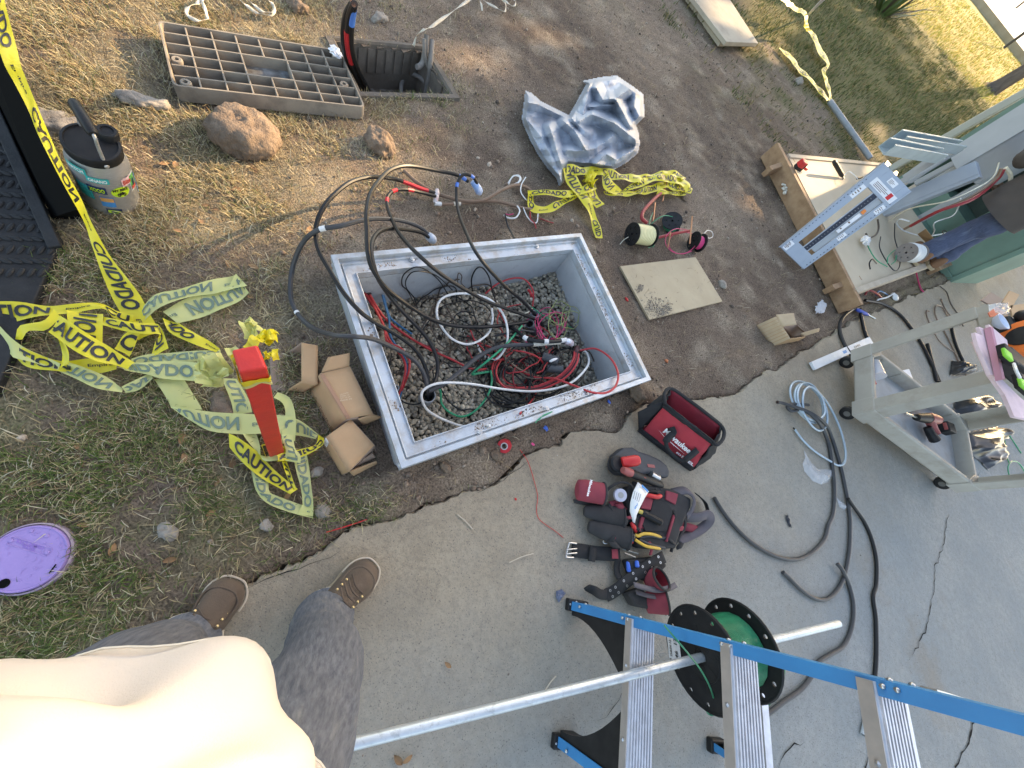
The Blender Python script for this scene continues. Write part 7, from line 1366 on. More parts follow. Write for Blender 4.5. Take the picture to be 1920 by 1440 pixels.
obj('mouth_rim', MB().tube([V(q) for q in crm([T0.lerp(T1, .98), T1.lerp(K1, .1)+V((.02, 0, .0)), T1.lerp(K1, .6)+(T1-T0).normalized()*.03, K1, K1.lerp(K0, .33)+V((0, 0, .008)), K1.lerp(K0, .66)+V((0, 0, .008)), K0, K0.lerp(T0, .5)-(T1-T0).normalized()*.02, T0.lerp(T1, .02)], 6)], .008, 8), m_bagblk, bag)
fp = lambda u, v, w=.016: quadpx(F0, F1, T1, T0, u, v)+nf*w
hs = [fp(.30, .66), fp(.36, .60, .03), fp(.33, .40, .05), fp(.40, .26, .055), fp(.52, .18, .05), fp(.66, .16, .05), fp(.74, .26, .045), fp(.80, .48, .03), fp(.84, .62)]
Hp = [V(q) for q in crm(hs, 6)]; rows = []
for i, q in enumerate(Hp):
    t = (Hp[min(i+1, len(Hp)-1)]-Hp[max(i-1, 0)]).normalized(); s = nf.cross(t).normalized(); w = .016 if i < 14 or i > len(Hp)-14 else .009; rows.append([q-s*w, q+s*w])
obj('handle', MB().grid(rows), m_bagblk, bag, solid=.004)
b = MB(); o_, ux, uy = fp(.20, .49, .0215), (F1-F0).normalized(), (T0-F0).normalized()
textquad(b, 'Milwaukee', fp(.24, .44, .025), fp(.75, .40, .025), fp(.245, .60, .025), .03, .002); b.add([fp(.17, .43, .028), fp(.30, .385, .028), fp(.52, .36, .028), fp(.52, .345, .028), fp(.74, .335, .028), fp(.50, .325, .028), fp(.50, .345, .028), fp(.30, .37, .028)], [(0, 7, 6, 1), (1, 6, 5, 2), (2, 3, 4)]); obj('lettering', b, m_white, bag.children[0], smooth=False)
b = MB(); textquad(b, 'FUEL', fp(.70, .20, .027), fp(.93, .20, .027), fp(.70, .28, .027), .03, .002); textquad(b, 'ED', fp(.60, .215, .027), fp(.685, .215, .027), fp(.60, .26, .027), .03, .002); obj('lettering', b, m_white, bag.children[0], smooth=False)
# ---- band saw
cQ = lambda x, y, z: G(1040+x/6, 820+y/6, z)
saw = thing('band_saw', 'compact grey and red band saw lying beside the tool bag', 'power tool', cQ(900, 330, SLZ)); m_sawg = mat('dark_grey_plastic', (.045, .05, .058), (.03, .033, .038), scale=20, rough=.55)
so_ = [(575, 300), (600, 215), (690, 140), (800, 135), (860, 175), (985, 215), (1100, 270), (1170, 330), (1210, 410), (1190, 470), (1080, 470), (990, 430), (880, 440), (760, 445), (650, 430), (590, 380)]
obj('body', MB().prism([cQ(x, y, SLZ+.005) for x, y in so_][::-1], (0, 0, .055)), m_sawg, saw, smooth=False, bevel=.012)
obj('wheel_guard', MB().lathe([(.035, 0), (.035, .012), (.028, .018), (.001, .018)], Matrix.Translation(cQ(690, 300, SLZ+.06)), 24), m_blk, saw)
r0, r1 = cQ(755, 285, SLZ+.08), cQ(945, 255, SLZ+.105); obj('motor', MB().tube([r0, r0.lerp(r1, .1), r0.lerp(r1, .85), r1], [.020, .023, .023, .019], 20), m_redpl, saw); obj('motor_vent', MB().tube([r1, r1.lerp(r0, -.04)], [.0185, .016], 20), mat('light_red_plastic', (.68, .10, .08), rough=.5), saw)
axm = (r1-r0).normalized(); sx_, sy_ = frame(axm)
for k in range(6): q = r1+axm*.0085+sx_*(.006*(k % 3-1))+sy_*(.005 if k < 3 else -.005); obj('vent_slot', MB().bar(q-sy_*.0035, q+sy_*.0035, .0022, .001, axm), m_hole, saw, smooth=False)
h0, h1 = cQ(850, 400, SLZ+.09), cQ(1210, 545, SLZ+.05); obj('handle', MB().tube([h0, h0.lerp(h1, .1), h0.lerp(h1, .5), h0.lerp(h1, .92), h1], [.017, .018, .0165, .017, .010], 16), m_blk, saw); obj('collar', MB().tube([h0.lerp(h1, -.22), h0.lerp(h1, -.1), h0.lerp(h1, .02)], [.013, .018, .018], 14), m_wornred, saw); obj('red_seam', MB().tube([V(q) for q in crm([h0.lerp(h1, .34)+V((0, 0, .017)), h0.lerp(h1, .36)+V((.012, .004, .012)), h0.lerp(h1, .38)+V((.016, .008, 0))], 4)], .0012, 5), m_redpl, saw)
obj('blade_cover', MB().tube([cQ(1080, 410, SLZ+.06), cQ(1170, 460, SLZ+.055)], [.016, .014], 12), m_steel, saw); obj('nameplate', MB().prism([cQ(1040, 300, SLZ+.0615), cQ(1120, 310, SLZ+.0615), cQ(1130, 345, SLZ+.0615), cQ(1050, 335, SLZ+.0615)], (0, 0, .001)), m_wornred, saw, smooth=False)
for k in range(5): q = cQ(985+k*28, 225+k*12, SLZ+.045); obj('grip_tooth', MB().box(q, (.006, .006, .02)), m_blk, saw, smooth=False)
# ---- tool belt with pouches
cW = lambda x, y, z: G(1050+x/8, 990+y/8, z)
belt = thing('tool_belt', 'black and red tool belt with pouches and chrome buckle lying on the slab', 'tool belt', cW(900, 400, SLZ)); m_dkc = mat('dusty_black_canvas', (.018, .0175, .0185), (.034, .033, .034), scale=10, rough=.85, bump=.0006, bscale=420); m_mar = mat('maroon_canvas', (.26, .04, .055), (.20, .03, .045), scale=12, rough=.85, bump=.0006, bscale=420)
def strap(name, px, w, m, conv, parent=belt, tilt=0.0, n=6, th=.004):
    P = [V(q) for q in crm([conv(*q) for q in px], n)]; rows = []
    for i, p in enumerate(P):
        t = (P[min(i+1, len(P)-1)]-P[max(i-1, 0)]).normalized(); s = t.cross(V((0, 0, 1))); s = (s if s.length > .05 else V((1, 0, 0))).normalized(); tl = tilt(i/(len(P)-1)) if callable(tilt) else tilt; s = s*math.cos(tl)+V((0, 0, 1))*math.sin(tl); rows.append([p-s*w/2, p, p+s*w/2])
    return obj(name, MB().grid(rows), m, parent, angle=1.2, solid=th), rows
strap('waist_strap', [(180, 330, SLZ+.012), (330, 345, SLZ+.012), (520, 375, SLZ+.014), (700, 385, SLZ+.02), (900, 390, SLZ+.03)], .052, m_dkc, cW)
strap('strap_loop', [(500, 290, SLZ+.02), (490, 390, SLZ+.024), (470, 500, SLZ+.018)], .030, m_dkc, cW); obj('red_patch', MB().prism([cW(775, 318, SLZ+.034), cW(862, 318, SLZ+.034), cW(872, 462, SLZ+.034), cW(780, 458, SLZ+.034)], (0, 0, .002)), m_mar, belt, smooth=False)
bk = obj('buckle', MB().tube([V(q) for q in crm([cW(250, 235, SLZ+.018), cW(150, 225, SLZ+.018), (cW(125, 260, SLZ+.018)), cW(90, 420, SLZ+.018), cW(110, 440, SLZ+.018), cW(205, 445, SLZ+.018)], 5)], .0035, 8), m_steel, belt)
for y in (318, 382): obj('prong', MB().tube([cW(95, y+8, SLZ+.022), cW(170, y, SLZ+.024), cW(250, y-6, SLZ+.02)], [.0025, .003, .0035], 8), m_steel, bk)
st, rows = strap('grommet_strap', [(1560, 430, .09), (1400, 520, .09), (1250, 620, .085), (1080, 740, .075), (920, 870, .06), (780, 970, .045), (690, 1010, .04)], .045, m_dkc, cW)
for k in range(7):
    for s in (-1, 1):
        i = int((.10+.13*k)*(len(rows)-1)); c = rows[i][1].lerp(rows[i][2 if s > 0 else 0], .5)+V((0, 0, .004)); obj('grommet', MB().lathe([(.0026, 0), (.0026, .0012), (.0048, .0012), (.0052, 0)], Matrix.Translation(c), 12, caps=False), m_steel, st)
strap('strap_tip', [(700, 1005, .04), (600, 990, SLZ+.02), (520, 940, SLZ+.03), (430, 900, SLZ+.02), (400, 880, SLZ+.03)], .034, m_dkc, cW, tilt=lambda t: 1.1*t)
strap('short_strap', [(870, 470, SLZ+.03), (850, 580, SLZ+.02), (860, 680, SLZ+.02), (900, 760, SLZ+.03)], .026, m_dkc, cW)
def pouch(name, base, mouth, rb, rm, sq, m, inner, rimm=None, tiltup=None, n=20):
    """open soft pouch: tapered oval tube from base to mouth"""
    base, mouth = V(base), V(mouth); ax = (mouth-base).normalized(); x, y = frame(ax); rings = []
    for t, r in ((0, rb*.75), (.04, rb), (.35, (rb+rm)/2*1.05), (.7, rm*1.0), (1, rm)): rings.append([base.lerp(mouth, t)+(x*math.cos(a)*(1+.05*math.sin(3*a+t*5))+y*math.sin(a)*sq)*r for a in [2*math.pi*k/n for k in range(n)]])
    p = obj(name, MB().loft(rings, caps=False).add(rings[0], [tuple(range(n-1, -1, -1))]), m, belt, angle=1.2)
    inr = [[q+(base.lerp(mouth, t)-q)*.06 for q in rings[i]] for i, t in ((4, 1), (3, .7), (2, .35))]; obj('lining', MB().loft(inr, caps=False).add(inr[2], [tuple(range(n))]), inner, p, angle=1.2)
    obj('rim', MB().tube(rings[4], rm*.07+.0015, 6, closed=True), rimm or m_dkc, p); return p
pa = pouch('pouch', cQ(250, 590, SLZ+.045), cQ(545, 630, SLZ+.06), .040, .043, .75, m_mar, m_bagin); obj('pouch_base', MB().prism([cQ(205, 700, SLZ+.01), cQ(215, 740, SLZ+.004), cQ(470, 800, SLZ+.004), cQ(455, 720, SLZ+.02)], (0, 0, .01)), m_dkc, pa, smooth=False)
b = MB(); textquad(b, 'Milwaukee', cQ(395, 475, SLZ+.085), cQ(355, 660, SLZ+.085), cQ(425, 485, SLZ+.086), .03, .003); obj('lettering', b, m_white, pa, smooth=False)
pouch('pouch', cQ(330, 830, SLZ+.03), cQ(760, 900, SLZ+.05), .022, .042, .6, m_dkc, m_dkc); pouch('pouch', cQ(380, 1000, SLZ+.03), cQ(830, 1130, SLZ+.05), .024, .044, .6, m_dkc, m_dkc)
obj('pouch_body', MB().prism([cQ(x, y, SLZ+.005) for x, y in ((740, 560), (900, 540), (1240, 600), (1430, 700), (1420, 800), (1330, 1000), (1250, 1240), (1060, 1260), (860, 1240), (800, 1100), (740, 900), (720, 700))][::-1], (0, 0, .06)), m_dkc, belt, smooth=False, bevel=.012)
for pts, m, z in (([(1090, 700), (1250, 740), (1310, 820), (1240, 1060), (1000, 1060), (960, 960), (1060, 830)], m_bagblk, .068), ([(960, 640), (1090, 700), (1060, 820), (950, 800)], m_mar, .070), ([(1240, 600), (1370, 640), (1340, 760), (1230, 700)], m_mar, .069), ([(940, 1070), (1000, 900), (960, 890), (920, 1050)], m_mar, .071), ([(1250, 1180), (1340, 880), (1320, 870), (1230, 1170)], m_mar, .072), ([(600, 720), (720, 700), (760, 760), (700, 880), (610, 800)], m_mar, .05)):
    obj('pocket_panel', MB().prism([cQ(x, y, SLZ+z-.008) for x, y in pts][::-1], (0, 0, .012)), m, belt, smooth=False, bevel=.003)
for px in ([(1310, 830, .08), (1280, 960, .085), (1240, 1090, .085), (1200, 1230, .08)], [(1440, 770, .08), (1420, 930, .085), (1360, 1100, .08), (1310, 1290, .06)], [(1090, 640, .08), (1240, 700, .09), (1390, 810, .09)], [(1440, 860, .09), (1470, 980, .085), (1400, 1120, .07), (1330, 1240, .06)]): strap('binding', px, .013, m_bagblk, cQ)
obj('tape_hoop', MB().tube([V(q) for q in crm([cQ(*q) for q in ((545, 800, .05), (560, 650, .08), (640, 550, .1), (760, 505, .11), (860, 540, .11), (880, 640, .1), (860, 800, .09), (830, 930, .085), (740, 965, .08), (620, 920, .06))], 5, True)], .0055, 8, closed=True), m_dkc, belt)
strap('shoulder_pad', [(1340, 620, .07), (1480, 600, .09), (1570, 700, .10), (1540, 840, .09), (1480, 900, .08)], .040, mat('grey_padding', (.10, .09, .10), (.14, .12, .13), scale=10, rough=.85), cQ, tilt=.7, th=.010)
strap('shoulder_pad', [(1490, 900, .075), (1620, 900, .09), (1720, 870, .10), (1740, 930, .085), (1660, 1020, .06), (1500, 1110, .05), (1380, 1150, .05)], .042, MATS['grey_padding'], cQ, tilt=-.6, th=.010)
strap('pad_lining', [(1600, 640, .07), (1690, 730, .07), (1730, 850, .07)], .045, m_bagblk, cQ, tilt=1.0)
strap('pad_lining', [(1400, 990, .05), (1500, 1010, .06), (1600, 1040, .05)], .035, m_mar, cQ, tilt=-.3)
pb1 = pouch('pouch', cW(1330, 830, SLZ+.03), cW(1520, 760, SLZ+.085), .034, .046, .85, m_mar, m_bagin); pb2 = pouch('pouch', cW(1280, 1120, SLZ+.03), cW(1600, 1100, SLZ+.07), .036, .044, .8, m_mar, m_bagin)
strap('pouch_band', [(1110, 850, .10), (1250, 890, .11), (1450, 930, .115), (1640, 900, .11), (1740, 850, .10)], .020, MATS['grey_padding'], cW, tilt=.5); strap('pouch_band', [(1140, 960, .09), (1300, 1010, .10), (1470, 1040, .10), (1560, 1040, .09)], .016, MATS['grey_padding'], cW, tilt=.5); strap('pouch_band', [(1480, 1060, .1), (1540, 1150, .09), (1600, 1290, .06)], .014, m_bagblk, cW)
obj('pouch_body', MB().prism([cW(x, y, SLZ+.004) for x, y in ((900, 470), (1400, 420), (1500, 560), (1250, 800), (980, 700))][::-1], (0, 0, .045)), m_dkc, belt, smooth=False, bevel=.01); obj('pouch_body', MB().prism([cW(x, y, SLZ+.004) for x, y in ((900, 960), (1130, 880), (1260, 1100), (1250, 1200), (1000, 1150))][::-1], (0, 0, .05)), m_dkc, belt, smooth=False, bevel=.01)
rr = random.Random(12)
for k in range(16):
    x, y = rr.uniform(620, 1420), rr.uniform(560, 1260); obj('pouch_fold', MB().blob(cQ(x, y, SLZ+.055), rr.uniform(.016, .03), k+50, (1.4, .6, .6), 2, .5, Matrix.Rotation(rr.uniform(0, 3), 3, 'Z')), m_mar if k % 4 == 0 else (m_bagblk if k % 2 else m_dkc), belt)
for k in range(9):
    x, y, a = rr.uniform(760, 1380), rr.uniform(600, 1200), rr.uniform(0, 6.28); strap('webbing', [(x, y, .095), (x+70*math.cos(a), y+70*math.sin(a), .105), (x+150*math.cos(a+.4), y+150*math.sin(a+.4), .09)], .012, m_bagblk if k % 3 else m_mar, cQ)
obj('clip_ring', MB().tube([cW(690+45*math.cos(k*.63), 205+30*math.sin(k*.63), SLZ+.03+.006*math.sin(k)) for k in range(10)], .002, 6, closed=True), m_steel, belt)
# tools carried in the pouches
tr = thing('tape_roll', 'roll of pale grey electrical tape held in the tool belt hoop', 'tape roll', cQ(760, 640, SLZ)); t0 = cQ(735, 650, .11); M0 = Matrix.Translation(t0) @ V((-.1, -.25, .9)).to_track_quat('Z', 'Y').to_matrix().to_4x4(); obj('tape', MB().lathe([(.012, -.009), (.0255, -.009), (.0255, .009), (.012, .009), (.012, -.009)], M0, 26, caps=False), mat('pale_tape', (.42, .42, .5), rough=.4), tr); obj('core', MB().lathe([(.0025, .0), (.0122, .0), (.0122, .0095), (.009, .0095)], M0, 18), mat('grey_core2', (.3, .29, .28), rough=.6), tr)
npd = thing('notepad', 'folded white notepad with blue print sticking out of the pouch', 'notepad', cQ(930, 700, SLZ)); rows = [[cQ(*q) for q in r] for r in (((935, 505, .12), (990, 555, .125), (1055, 610, .12)), ((880, 620, .125), (950, 660, .13), (1010, 680, .125)), ((850, 740, .12), (910, 770, .125), (960, 780, .12)), ((845, 830, .11), (890, 860, .11), (920, 870, .11)), ((880, 950, .10), (890, 960, .10), (900, 965, .10)))]; obj('pages', MB().grid(rows), mat('white_paper', (.76, .76, .75), rough=.8), npd, solid=.004)
b = MB()
for k in range(4): b.bar(cQ(905+k*22, 600+k*12, .1345), cQ(885+k*20, 690+k*12, .1345), .0012, .0006, V((0, 0, 1)))
obj('print_lines', b, m_ink, npd, smooth=False); obj('blue_corner', MB().add([cQ(985, 530, .132), cQ(1055, 600, .132), cQ(1050, 625, .132), cQ(975, 550, .132)], [(0, 1, 2, 3)]), SK['blue'], npd, smooth=False); b = MB(); textquad(b, '80', cQ(900, 800, .129), cQ(930, 740, .131), cQ(915, 810, .129), .02, .003); obj('lettering', b, SK['blue'], npd, smooth=False)
cutr = thing('cable_cutter', 'red handled cutter sticking out of the tool belt', 'cutter', cQ(1100, 650, SLZ)); obj('handle', MB().tube([V(q) for q in crm([cQ(980, 660, .10), cQ(1060, 655, .11), cQ(1150, 670, .115), cQ(1200, 655, .115)], 4)], [.007]*4+[.0095]*8+[.006], 10), m_redpl, cutr); obj('second_handle', MB().tube([V(q) for q in crm([cQ(1000, 625, .09), cQ(1100, 610, .1), cQ(1190, 620, .1)], 4)], .007, 8), m_blk, cutr); obj('red_tip', MB().tube([cQ(860, 960, .09), cQ(890, 1010, .1), cQ(915, 1060, .095)], [.006, .010, .007], 8), m_redpl, cutr)
sdv = thing('screwdriver', 'black handled screwdriver lying over the tool belt pouch', 'screwdriver', cQ(1090, 900, SLZ)); s0, s1 = cQ(985, 845, .105), cQ(1205, 965, .115); obj('handle', MB().tube([s0, s0.lerp(s1, .08), s0.lerp(s1, .5), s0.lerp(s1, .93), s1], [.010, .0145, .0135, .0145, .010], 8), m_blk, sdv, angle=.3); obj('ferrule', MB().tube([cQ(925, 822, .1), s0], .0085, 10), mat('brass_yellow', (.55, .42, .10), rough=.4), sdv)
pl = thing('pliers', 'yellow and black handled pliers lying across the tool belt', 'pliers', cQ(1050, 1150, SLZ)); m_yel = mat('yellow_grip', (.66, .40, .05), (.55, .33, .05), scale=25, rough=.5)
for pts, bk2 in (([(905, 1095, .10), (940, 1110, .105), (1000, 1085, .11), (1100, 1090, .11), (1200, 1125, .10)], [(960, 1125, .10), (1080, 1110, .105), (1180, 1130, .1), (1245, 1135, .095)]), ([(905, 1150, .10), (950, 1180, .105), (1030, 1225, .11), (1110, 1240, .11), (1190, 1255, .10)], [(950, 1150, .10), (1050, 1195, .105), (1150, 1225, .1), (1240, 1245, .095)])):
    obj('grip', MB().tube([V(q) for q in crm([cQ(*q) for q in pts], 5)], [.0075]+[.006]*19+[.0035], 8), m_yel, pl); obj('grip_inner', MB().tube([V(q) for q in crm([cQ(*q) for q in bk2], 5)], .005, 8), m_sawg, pl)
obj('jaw', MB().tube([cQ(905, 1120, .1), cQ(870, 1110, .09), cQ(840, 1090, .08)], [.012, .010, .005], 8), m_steel, pl)
mk = thing('marker_pens', 'blue marker stubs with red tips in the belt pocket', 'markers', cQ(830, 1150, SLZ)); 
for k in range(3): obj('pen', MB().cyl(cQ(790, 1130+k*20, .085), cQ(880, 1140+k*20, .09), .005, 8), SK['blue'] if k < 2 else m_redpl, mk)
for lab, a, b in (('left blue screwdriver handle in the belt pouch', (1015, 500, .07), (1035, 660, .075)), ('right blue screwdriver handle in the belt pouch', (1150, 490, .085), (1160, 590, .09))):
    q0, q1 = cW(*a), cW(*b); tag(obj('blue_screwdriver', MB().tube([q0, q0.lerp(q1, .15), q0.lerp(q1, .85), q1], [.005, .008, .009, .006], 10), mat('blue_grip', (.03, .13, .55), rough=.4)), lab, 'screwdriver', 'blue handles in the belt')
for lab, a, b in (('upper small steel bit in the belt pouch', (945, 315, .07), (1170, 385, .08)), ('lower small steel bit in the belt pouch', (970, 375, .07), (1130, 440, .075))): tag(obj('steel_bit', MB().tube([cW(*a), cW(*a).lerp(cW(*b), .8), cW(*b)], [.0025, .0028, .004], 8), m_steel), lab, 'drill bit', 'steel bits in the belt')
# ---- ladder
m_blue = mat('blue_fibreglass', (.02, .21, .46), (.02, .17, .39), scale=9, rough=.45, dirt=(.16, .27, .36), dscale=20, damt=.25, bump=.0004, bscale=200); m_alu = mat('aluminium', (.62, .62, .64), (.50, .49, .50), scale=30, rough=.32, metal=.7, stretch=(1, 1, 1), dirt=(.34, .30, .28), dscale=18, damt=.3); m_alud = mat('aluminium_front', (.50, .45, .42), (.42, .38, .36), scale=25, rough=.4, metal=.5)
L1 = G(1078, 1128, SLZ); L2 = G(1052, 1396, SLZ); wv_ = V((L2.x-L1.x, L2.y-L1.y, 0)); LW = wv_.length; wd = wv_.normalized(); bd = V((-wd.y, wd.x, 0)); bd = bd if bd.x > 0 else -bd      # bd: from the front rails to the back legs
LEAN, LH = .20, 1.80; rd_ = (bd*LEAN+V((0, 0, 1))).normalized(); tin = -.03     # rails draw together towards the top
def rail_pt(s, z):
    base = L1 if s == 0 else L2; return base+bd*LEAN*(z-SLZ)+(wd if s == 0 else -wd)*(tin*.5*(z-SLZ)/LH)+V((0, 0, z-SLZ))
lad = thing('step_ladder', 'blue fibreglass step ladder with ridged aluminium steps standing open on the slab', 'ladder', L1.lerp(L2, .5))
def channel(a, b, inward, fw, w=.062, d=.028, th=.004, name='rail', m=None):
    """C channel: web on the outside, flanges pointing inward"""
    t = (b-a).normalized(); f = (fw-t*fw.dot(t)).normalized(); i = inward; sec = [(-w/2, 0), (w/2, 0), (w/2, d), (w/2-th, d), (w/2-th, th), (-w/2+th, th), (-w/2+th, d), (-w/2, d)]
    return obj(name, MB().loft([[q+f*x+i*y for x, y in sec] for q in (a, b)]), m or m_blue, lad, smooth=False, bevel=.0015)
for s in (0, 1):
    i_ = wd if s == 0 else -wd; r_ = channel(rail_pt(s, SLZ+.01), rail_pt(s, LH), i_, bd)
    for z in (.05, .10, .29, .31, .60, .62, .90, .92, 1.2):
        q = rail_pt(s, z)-i_*.001; obj('rivet', MB().blob(q+bd*(.012 if z in (.31, .62, .92) else -.012), .0058, 2, sub=2, amp=0), m_steel, r_)
        q = rail_pt(s, z)-bd*.036+i_*.010; obj('rivet', MB().blob(q, .0055, 2, sub=2, amp=0), m_steel, r_)
    obj('foot', MB().box(rail_pt(s, SLZ+.012)+i_*.012, (.085, .04, .024), Matrix.Rotation(math.atan2(bd.y, bd.x), 3, 'Z')), m_blk, lad, smooth=False, bevel=.004)
for k, z in enumerate((.33, .625, .89, 1.18, 1.47)):
    a, b = rail_pt(0, z)+wd*.006, rail_pt(1, z)-wd*.006; t = (b-a).normalized(); dn = V((0, 0, 1)); st = obj('step', MB().loft([[q+bd*x+dn*y for x, y in ((-.036, -.028), (-.038, -.003), (-.034, .0), (.046, .0), (.048, -.004), (.048, -.028), (.045, -.028), (.045, -.004), (-.033, -.004), (-.033, -.028))] for q in (a, b)]), m_alu, lad, smooth=False)
    for j in range(8): off = -.026+.0095*j; obj('tread_ridge', MB().bar(a+bd*off+V((0, 0, .0012)), b+bd*off+V((0, 0, .0012)), .0042, .003, V((0, 0, 1))), m_alu, st, smooth=False)
    obj('front_strip', MB().bar(a-bd*.0395+V((0, 0, -.015)), b-bd*.0395+V((0, 0, -.015)), .028, .0025, bd), m_alud, st, smooth=False)
    for u in (.3, .72): obj('step_rivet', MB().blob(a.lerp(b, u)-bd*.042+V((0, 0, -.015)), .006, 2, sub=1, amp=0), m_steel, st)
    if k == 2:
        q = a.lerp(b, .62)-bd*.0425+V((0, 0, -.015)); nb = -bd; lb = MB(); ring = [q+t*.026*math.cos(x*.2618)*1.0+V((0, 0, .011*math.sin(x*.2618))) for x in range(24)]; obj('label', MB().bar(q-t*.034, q+t*.034, .027, .001, bd), m_blk, st, smooth=False); obj('label_oval', MB().add([p+nb*.0012 for p in ring], [tuple(range(24))]), mat('tan_label', (.45, .36, .22), rough=.5), st, smooth=False)
for s in (0, 1):
    i_ = wd if s == 0 else -wd; p0 = rail_pt(s, .045)+i_*.012; p1 = rail_pt(s, .31)+i_*.19
    pr = []
    N = 9
    for k in range(N+1):
        u = k/N; z = .05+.26*u; inn = .012+.17*(u**1.9); base = rail_pt(s, z); pr.append((base+i_*.014, base+i_*(inn+.014+.018*(1-u))))
    rows = [[a_+bd*.024, b_+bd*.024] for a_, b_ in pr]; rows2 = [[a_-bd*.024, b_-bd*.024] for a_, b_ in pr]
    mb = MB().grid([[r[0], r[1]] for r in rows]); mb.grid([[r[1], r[0]] for r in rows2]); mb.grid([[r[1], q[1]] for r, q in zip(rows, rows2)]); obj('corner_brace', mb, m_blk, lad, angle=.5)
    obj('brace_bar', MB().bar(rail_pt(s, .16)+i_*.05+bd*.02, rail_pt(s, .32)+i_*.15+bd*.02, .03, .01, bd), mat('dull_steel', (.30, .30, .31), (.2, .2, .2), scale=30, rough=.5, metal=.5), lad, smooth=False)
# back legs
KB = G(1338, 1402, SLZ); kb2 = KB-wd*LW*.84
def back_pt(s, z):
    top = rail_pt(s, LH)+bd*.06; base = kb2 if s == 0 else KB; return base.lerp(top, (z-SLZ)/(LH-SLZ))
for s in (0, 1):
    i_ = wd if s == 0 else -wd; channel(back_pt(s, SLZ+.01), back_pt(s, LH-.03), i_, bd, .05, .024, name='back_leg'); obj('foot', MB().box(back_pt(s, SLZ+.014)+i_*.012, (.07, .045, .03), Matrix.Rotation(math.atan2(bd.y, bd.x), 3, 'Z')), m_blk, lad, smooth=False, bevel=.006)
    sp0, sp1 = rail_pt(s, .93)+bd*.04, back_pt(s, .90); obj('spreader', MB().bar(sp0, sp1, .024, .005, wd), m_steel, lad, smooth=False)
    obj('corner_brace', MB().prism([back_pt(s, .04)+i_*.015, back_pt(s, .22)+i_*.015, back_pt(s, .25)+i_*.10], bd*.03), m_blk, lad, smooth=False)
for z in (.27, .70, 1.15): obj('back_bar', MB().bar(back_pt(0, z), back_pt(1, z), .03, .02, V((0, 0, 1))), m_alu, lad, smooth=False)
tp0, tp1 = rail_pt(0, LH), rail_pt(1, LH); obj('top_cap', MB().bar(tp0-wd*.03+bd*.05+V((0, 0, .03)), tp1+wd*.03+bd*.05+V((0, 0, .03)), .18, .06, V((0, 0, 1)).cross(wd)), m_blue, lad, smooth=False, bevel=.008)
# ---- pipe through the big spool
PZ2 = .35; e0, e1 = G(676, 1391, PZ2), G(1572, 1169, PZ2); pd = (e1-e0).normalized(); m_emt = mat('worn_conduit', (.56, .60, .63), (.48, .52, .55), scale=20, rough=.35, metal=.45, dirt=(.20, .20, .19), dscale=55, damt=.36)
pipe = obj('steel_pipe', MB().lathe([(.0125, 0), (.0125, (e1-e0).length+.16), (.0108, (e1-e0).length+.16), (.0108, .004), (.0125, 0)], Matrix.Translation(e0-pd*.16) @ pd.to_track_quat('Z', 'Y').to_matrix().to_4x4(), 20, caps=False), m_emt); tag(pipe, 'long worn steel conduit pipe lying over the ladder step through the green spool', 'pipe')
fc = G(1318, 1236, PZ2); tt_ = (fc-e0).dot(pd); f0 = e0+pd*tt_; Lsp = .155
spl_, SM = spool('wire_spool', 'large black spool of green wire hanging on the pipe behind the ladder', f0+pd*Lsp/2, pd, .142, Lsp, m_wg, rc=.42, rw=.72, holes=12, turns=26, group='large spool', hole_r=.87)
Mi = SM.to_3x3(); spc = f0+pd*Lsp/2
for k in range(8):
    a = k*math.pi/4; d = Mi @ V((math.cos(a), math.sin(a), 0)); obj('spoke', MB().bar(spc-pd*(Lsp/2+.004)+d*.025, spc-pd*(Lsp/2+.004)+d*.09, .012, .006, pd), m_blk, spl_, smooth=False)
obj('inner_ring', MB().tube([spc-pd*(Lsp/2+.004)+(Mi @ V((math.cos(k*.2094), math.sin(k*.2094), 0)))*.065 for k in range(30)], .004, 6, closed=True), m_blk, spl_)
# printed label on the near flange
fl = spc-pd*(Lsp/2+.0075); ex = (Mi @ V((1, 0, 0))); upv = V((0, 0, 1)); upv = (upv-pd*upv.dot(pd)).normalized(); rtv = upv.cross(pd).normalized()
lc = fl-rtv*.0+upv*.0
def fpt(a, r): return fl+(rtv*math.cos(a)+upv*math.sin(a))*r
lp = G(1262, 1205, PZ2); aim = None; best = 9
for k in range(72):
    q = fpt(k*math.pi/36, .11); X, Y_, _ = PX([q]); dd = math.hypot(X[0]-1263, Y_[0]-1212)
    if best > dd or aim is None: best, aim = dd, k*math.pi/36
lab_c = fpt(aim, .108); lu = V((-math.sin(aim), math.cos(aim), 0)); tang = (rtv*-math.sin(aim)+upv*math.cos(aim)); radl = (rtv*math.cos(aim)+upv*math.sin(aim))
sl = obj('label', MB().add([lab_c-tang*.045-radl*.025-pd*.001, lab_c+tang*.045-radl*.025-pd*.001, lab_c+tang*.045+radl*.03-pd*.001, lab_c-tang*.045+radl*.03-pd*.001], [(0, 1, 2, 3)]), m_lab, spl_, smooth=False)
b = MB(); sgn = 1 if tang.cross(radl).dot(-pd) > 0 else -1
def lt_(s, a, c_, w, h): p0 = lab_c+tang*a*sgn+radl*c_-pd*.002; textquad(b, s, p0, p0+tang*w*sgn, p0+radl*h, .02, .0008)
lt_('THHN 12', -.038, .012, .05, .009); lt_('46', -.035, -.015, .022, .014); lt_('17', .005, -.015, .02, .014); obj('lettering', b, m_ink, sl, smooth=False)
gw = [(1245, 1172, .5), (1262, 1192, .51), (1290, 1225, .5), (1315, 1258, .46), (1333, 1293, .40), (1341, 1325, .33), (1338, 1340, .30), (1328, 1338, .29), (1322, 1327, .30)]
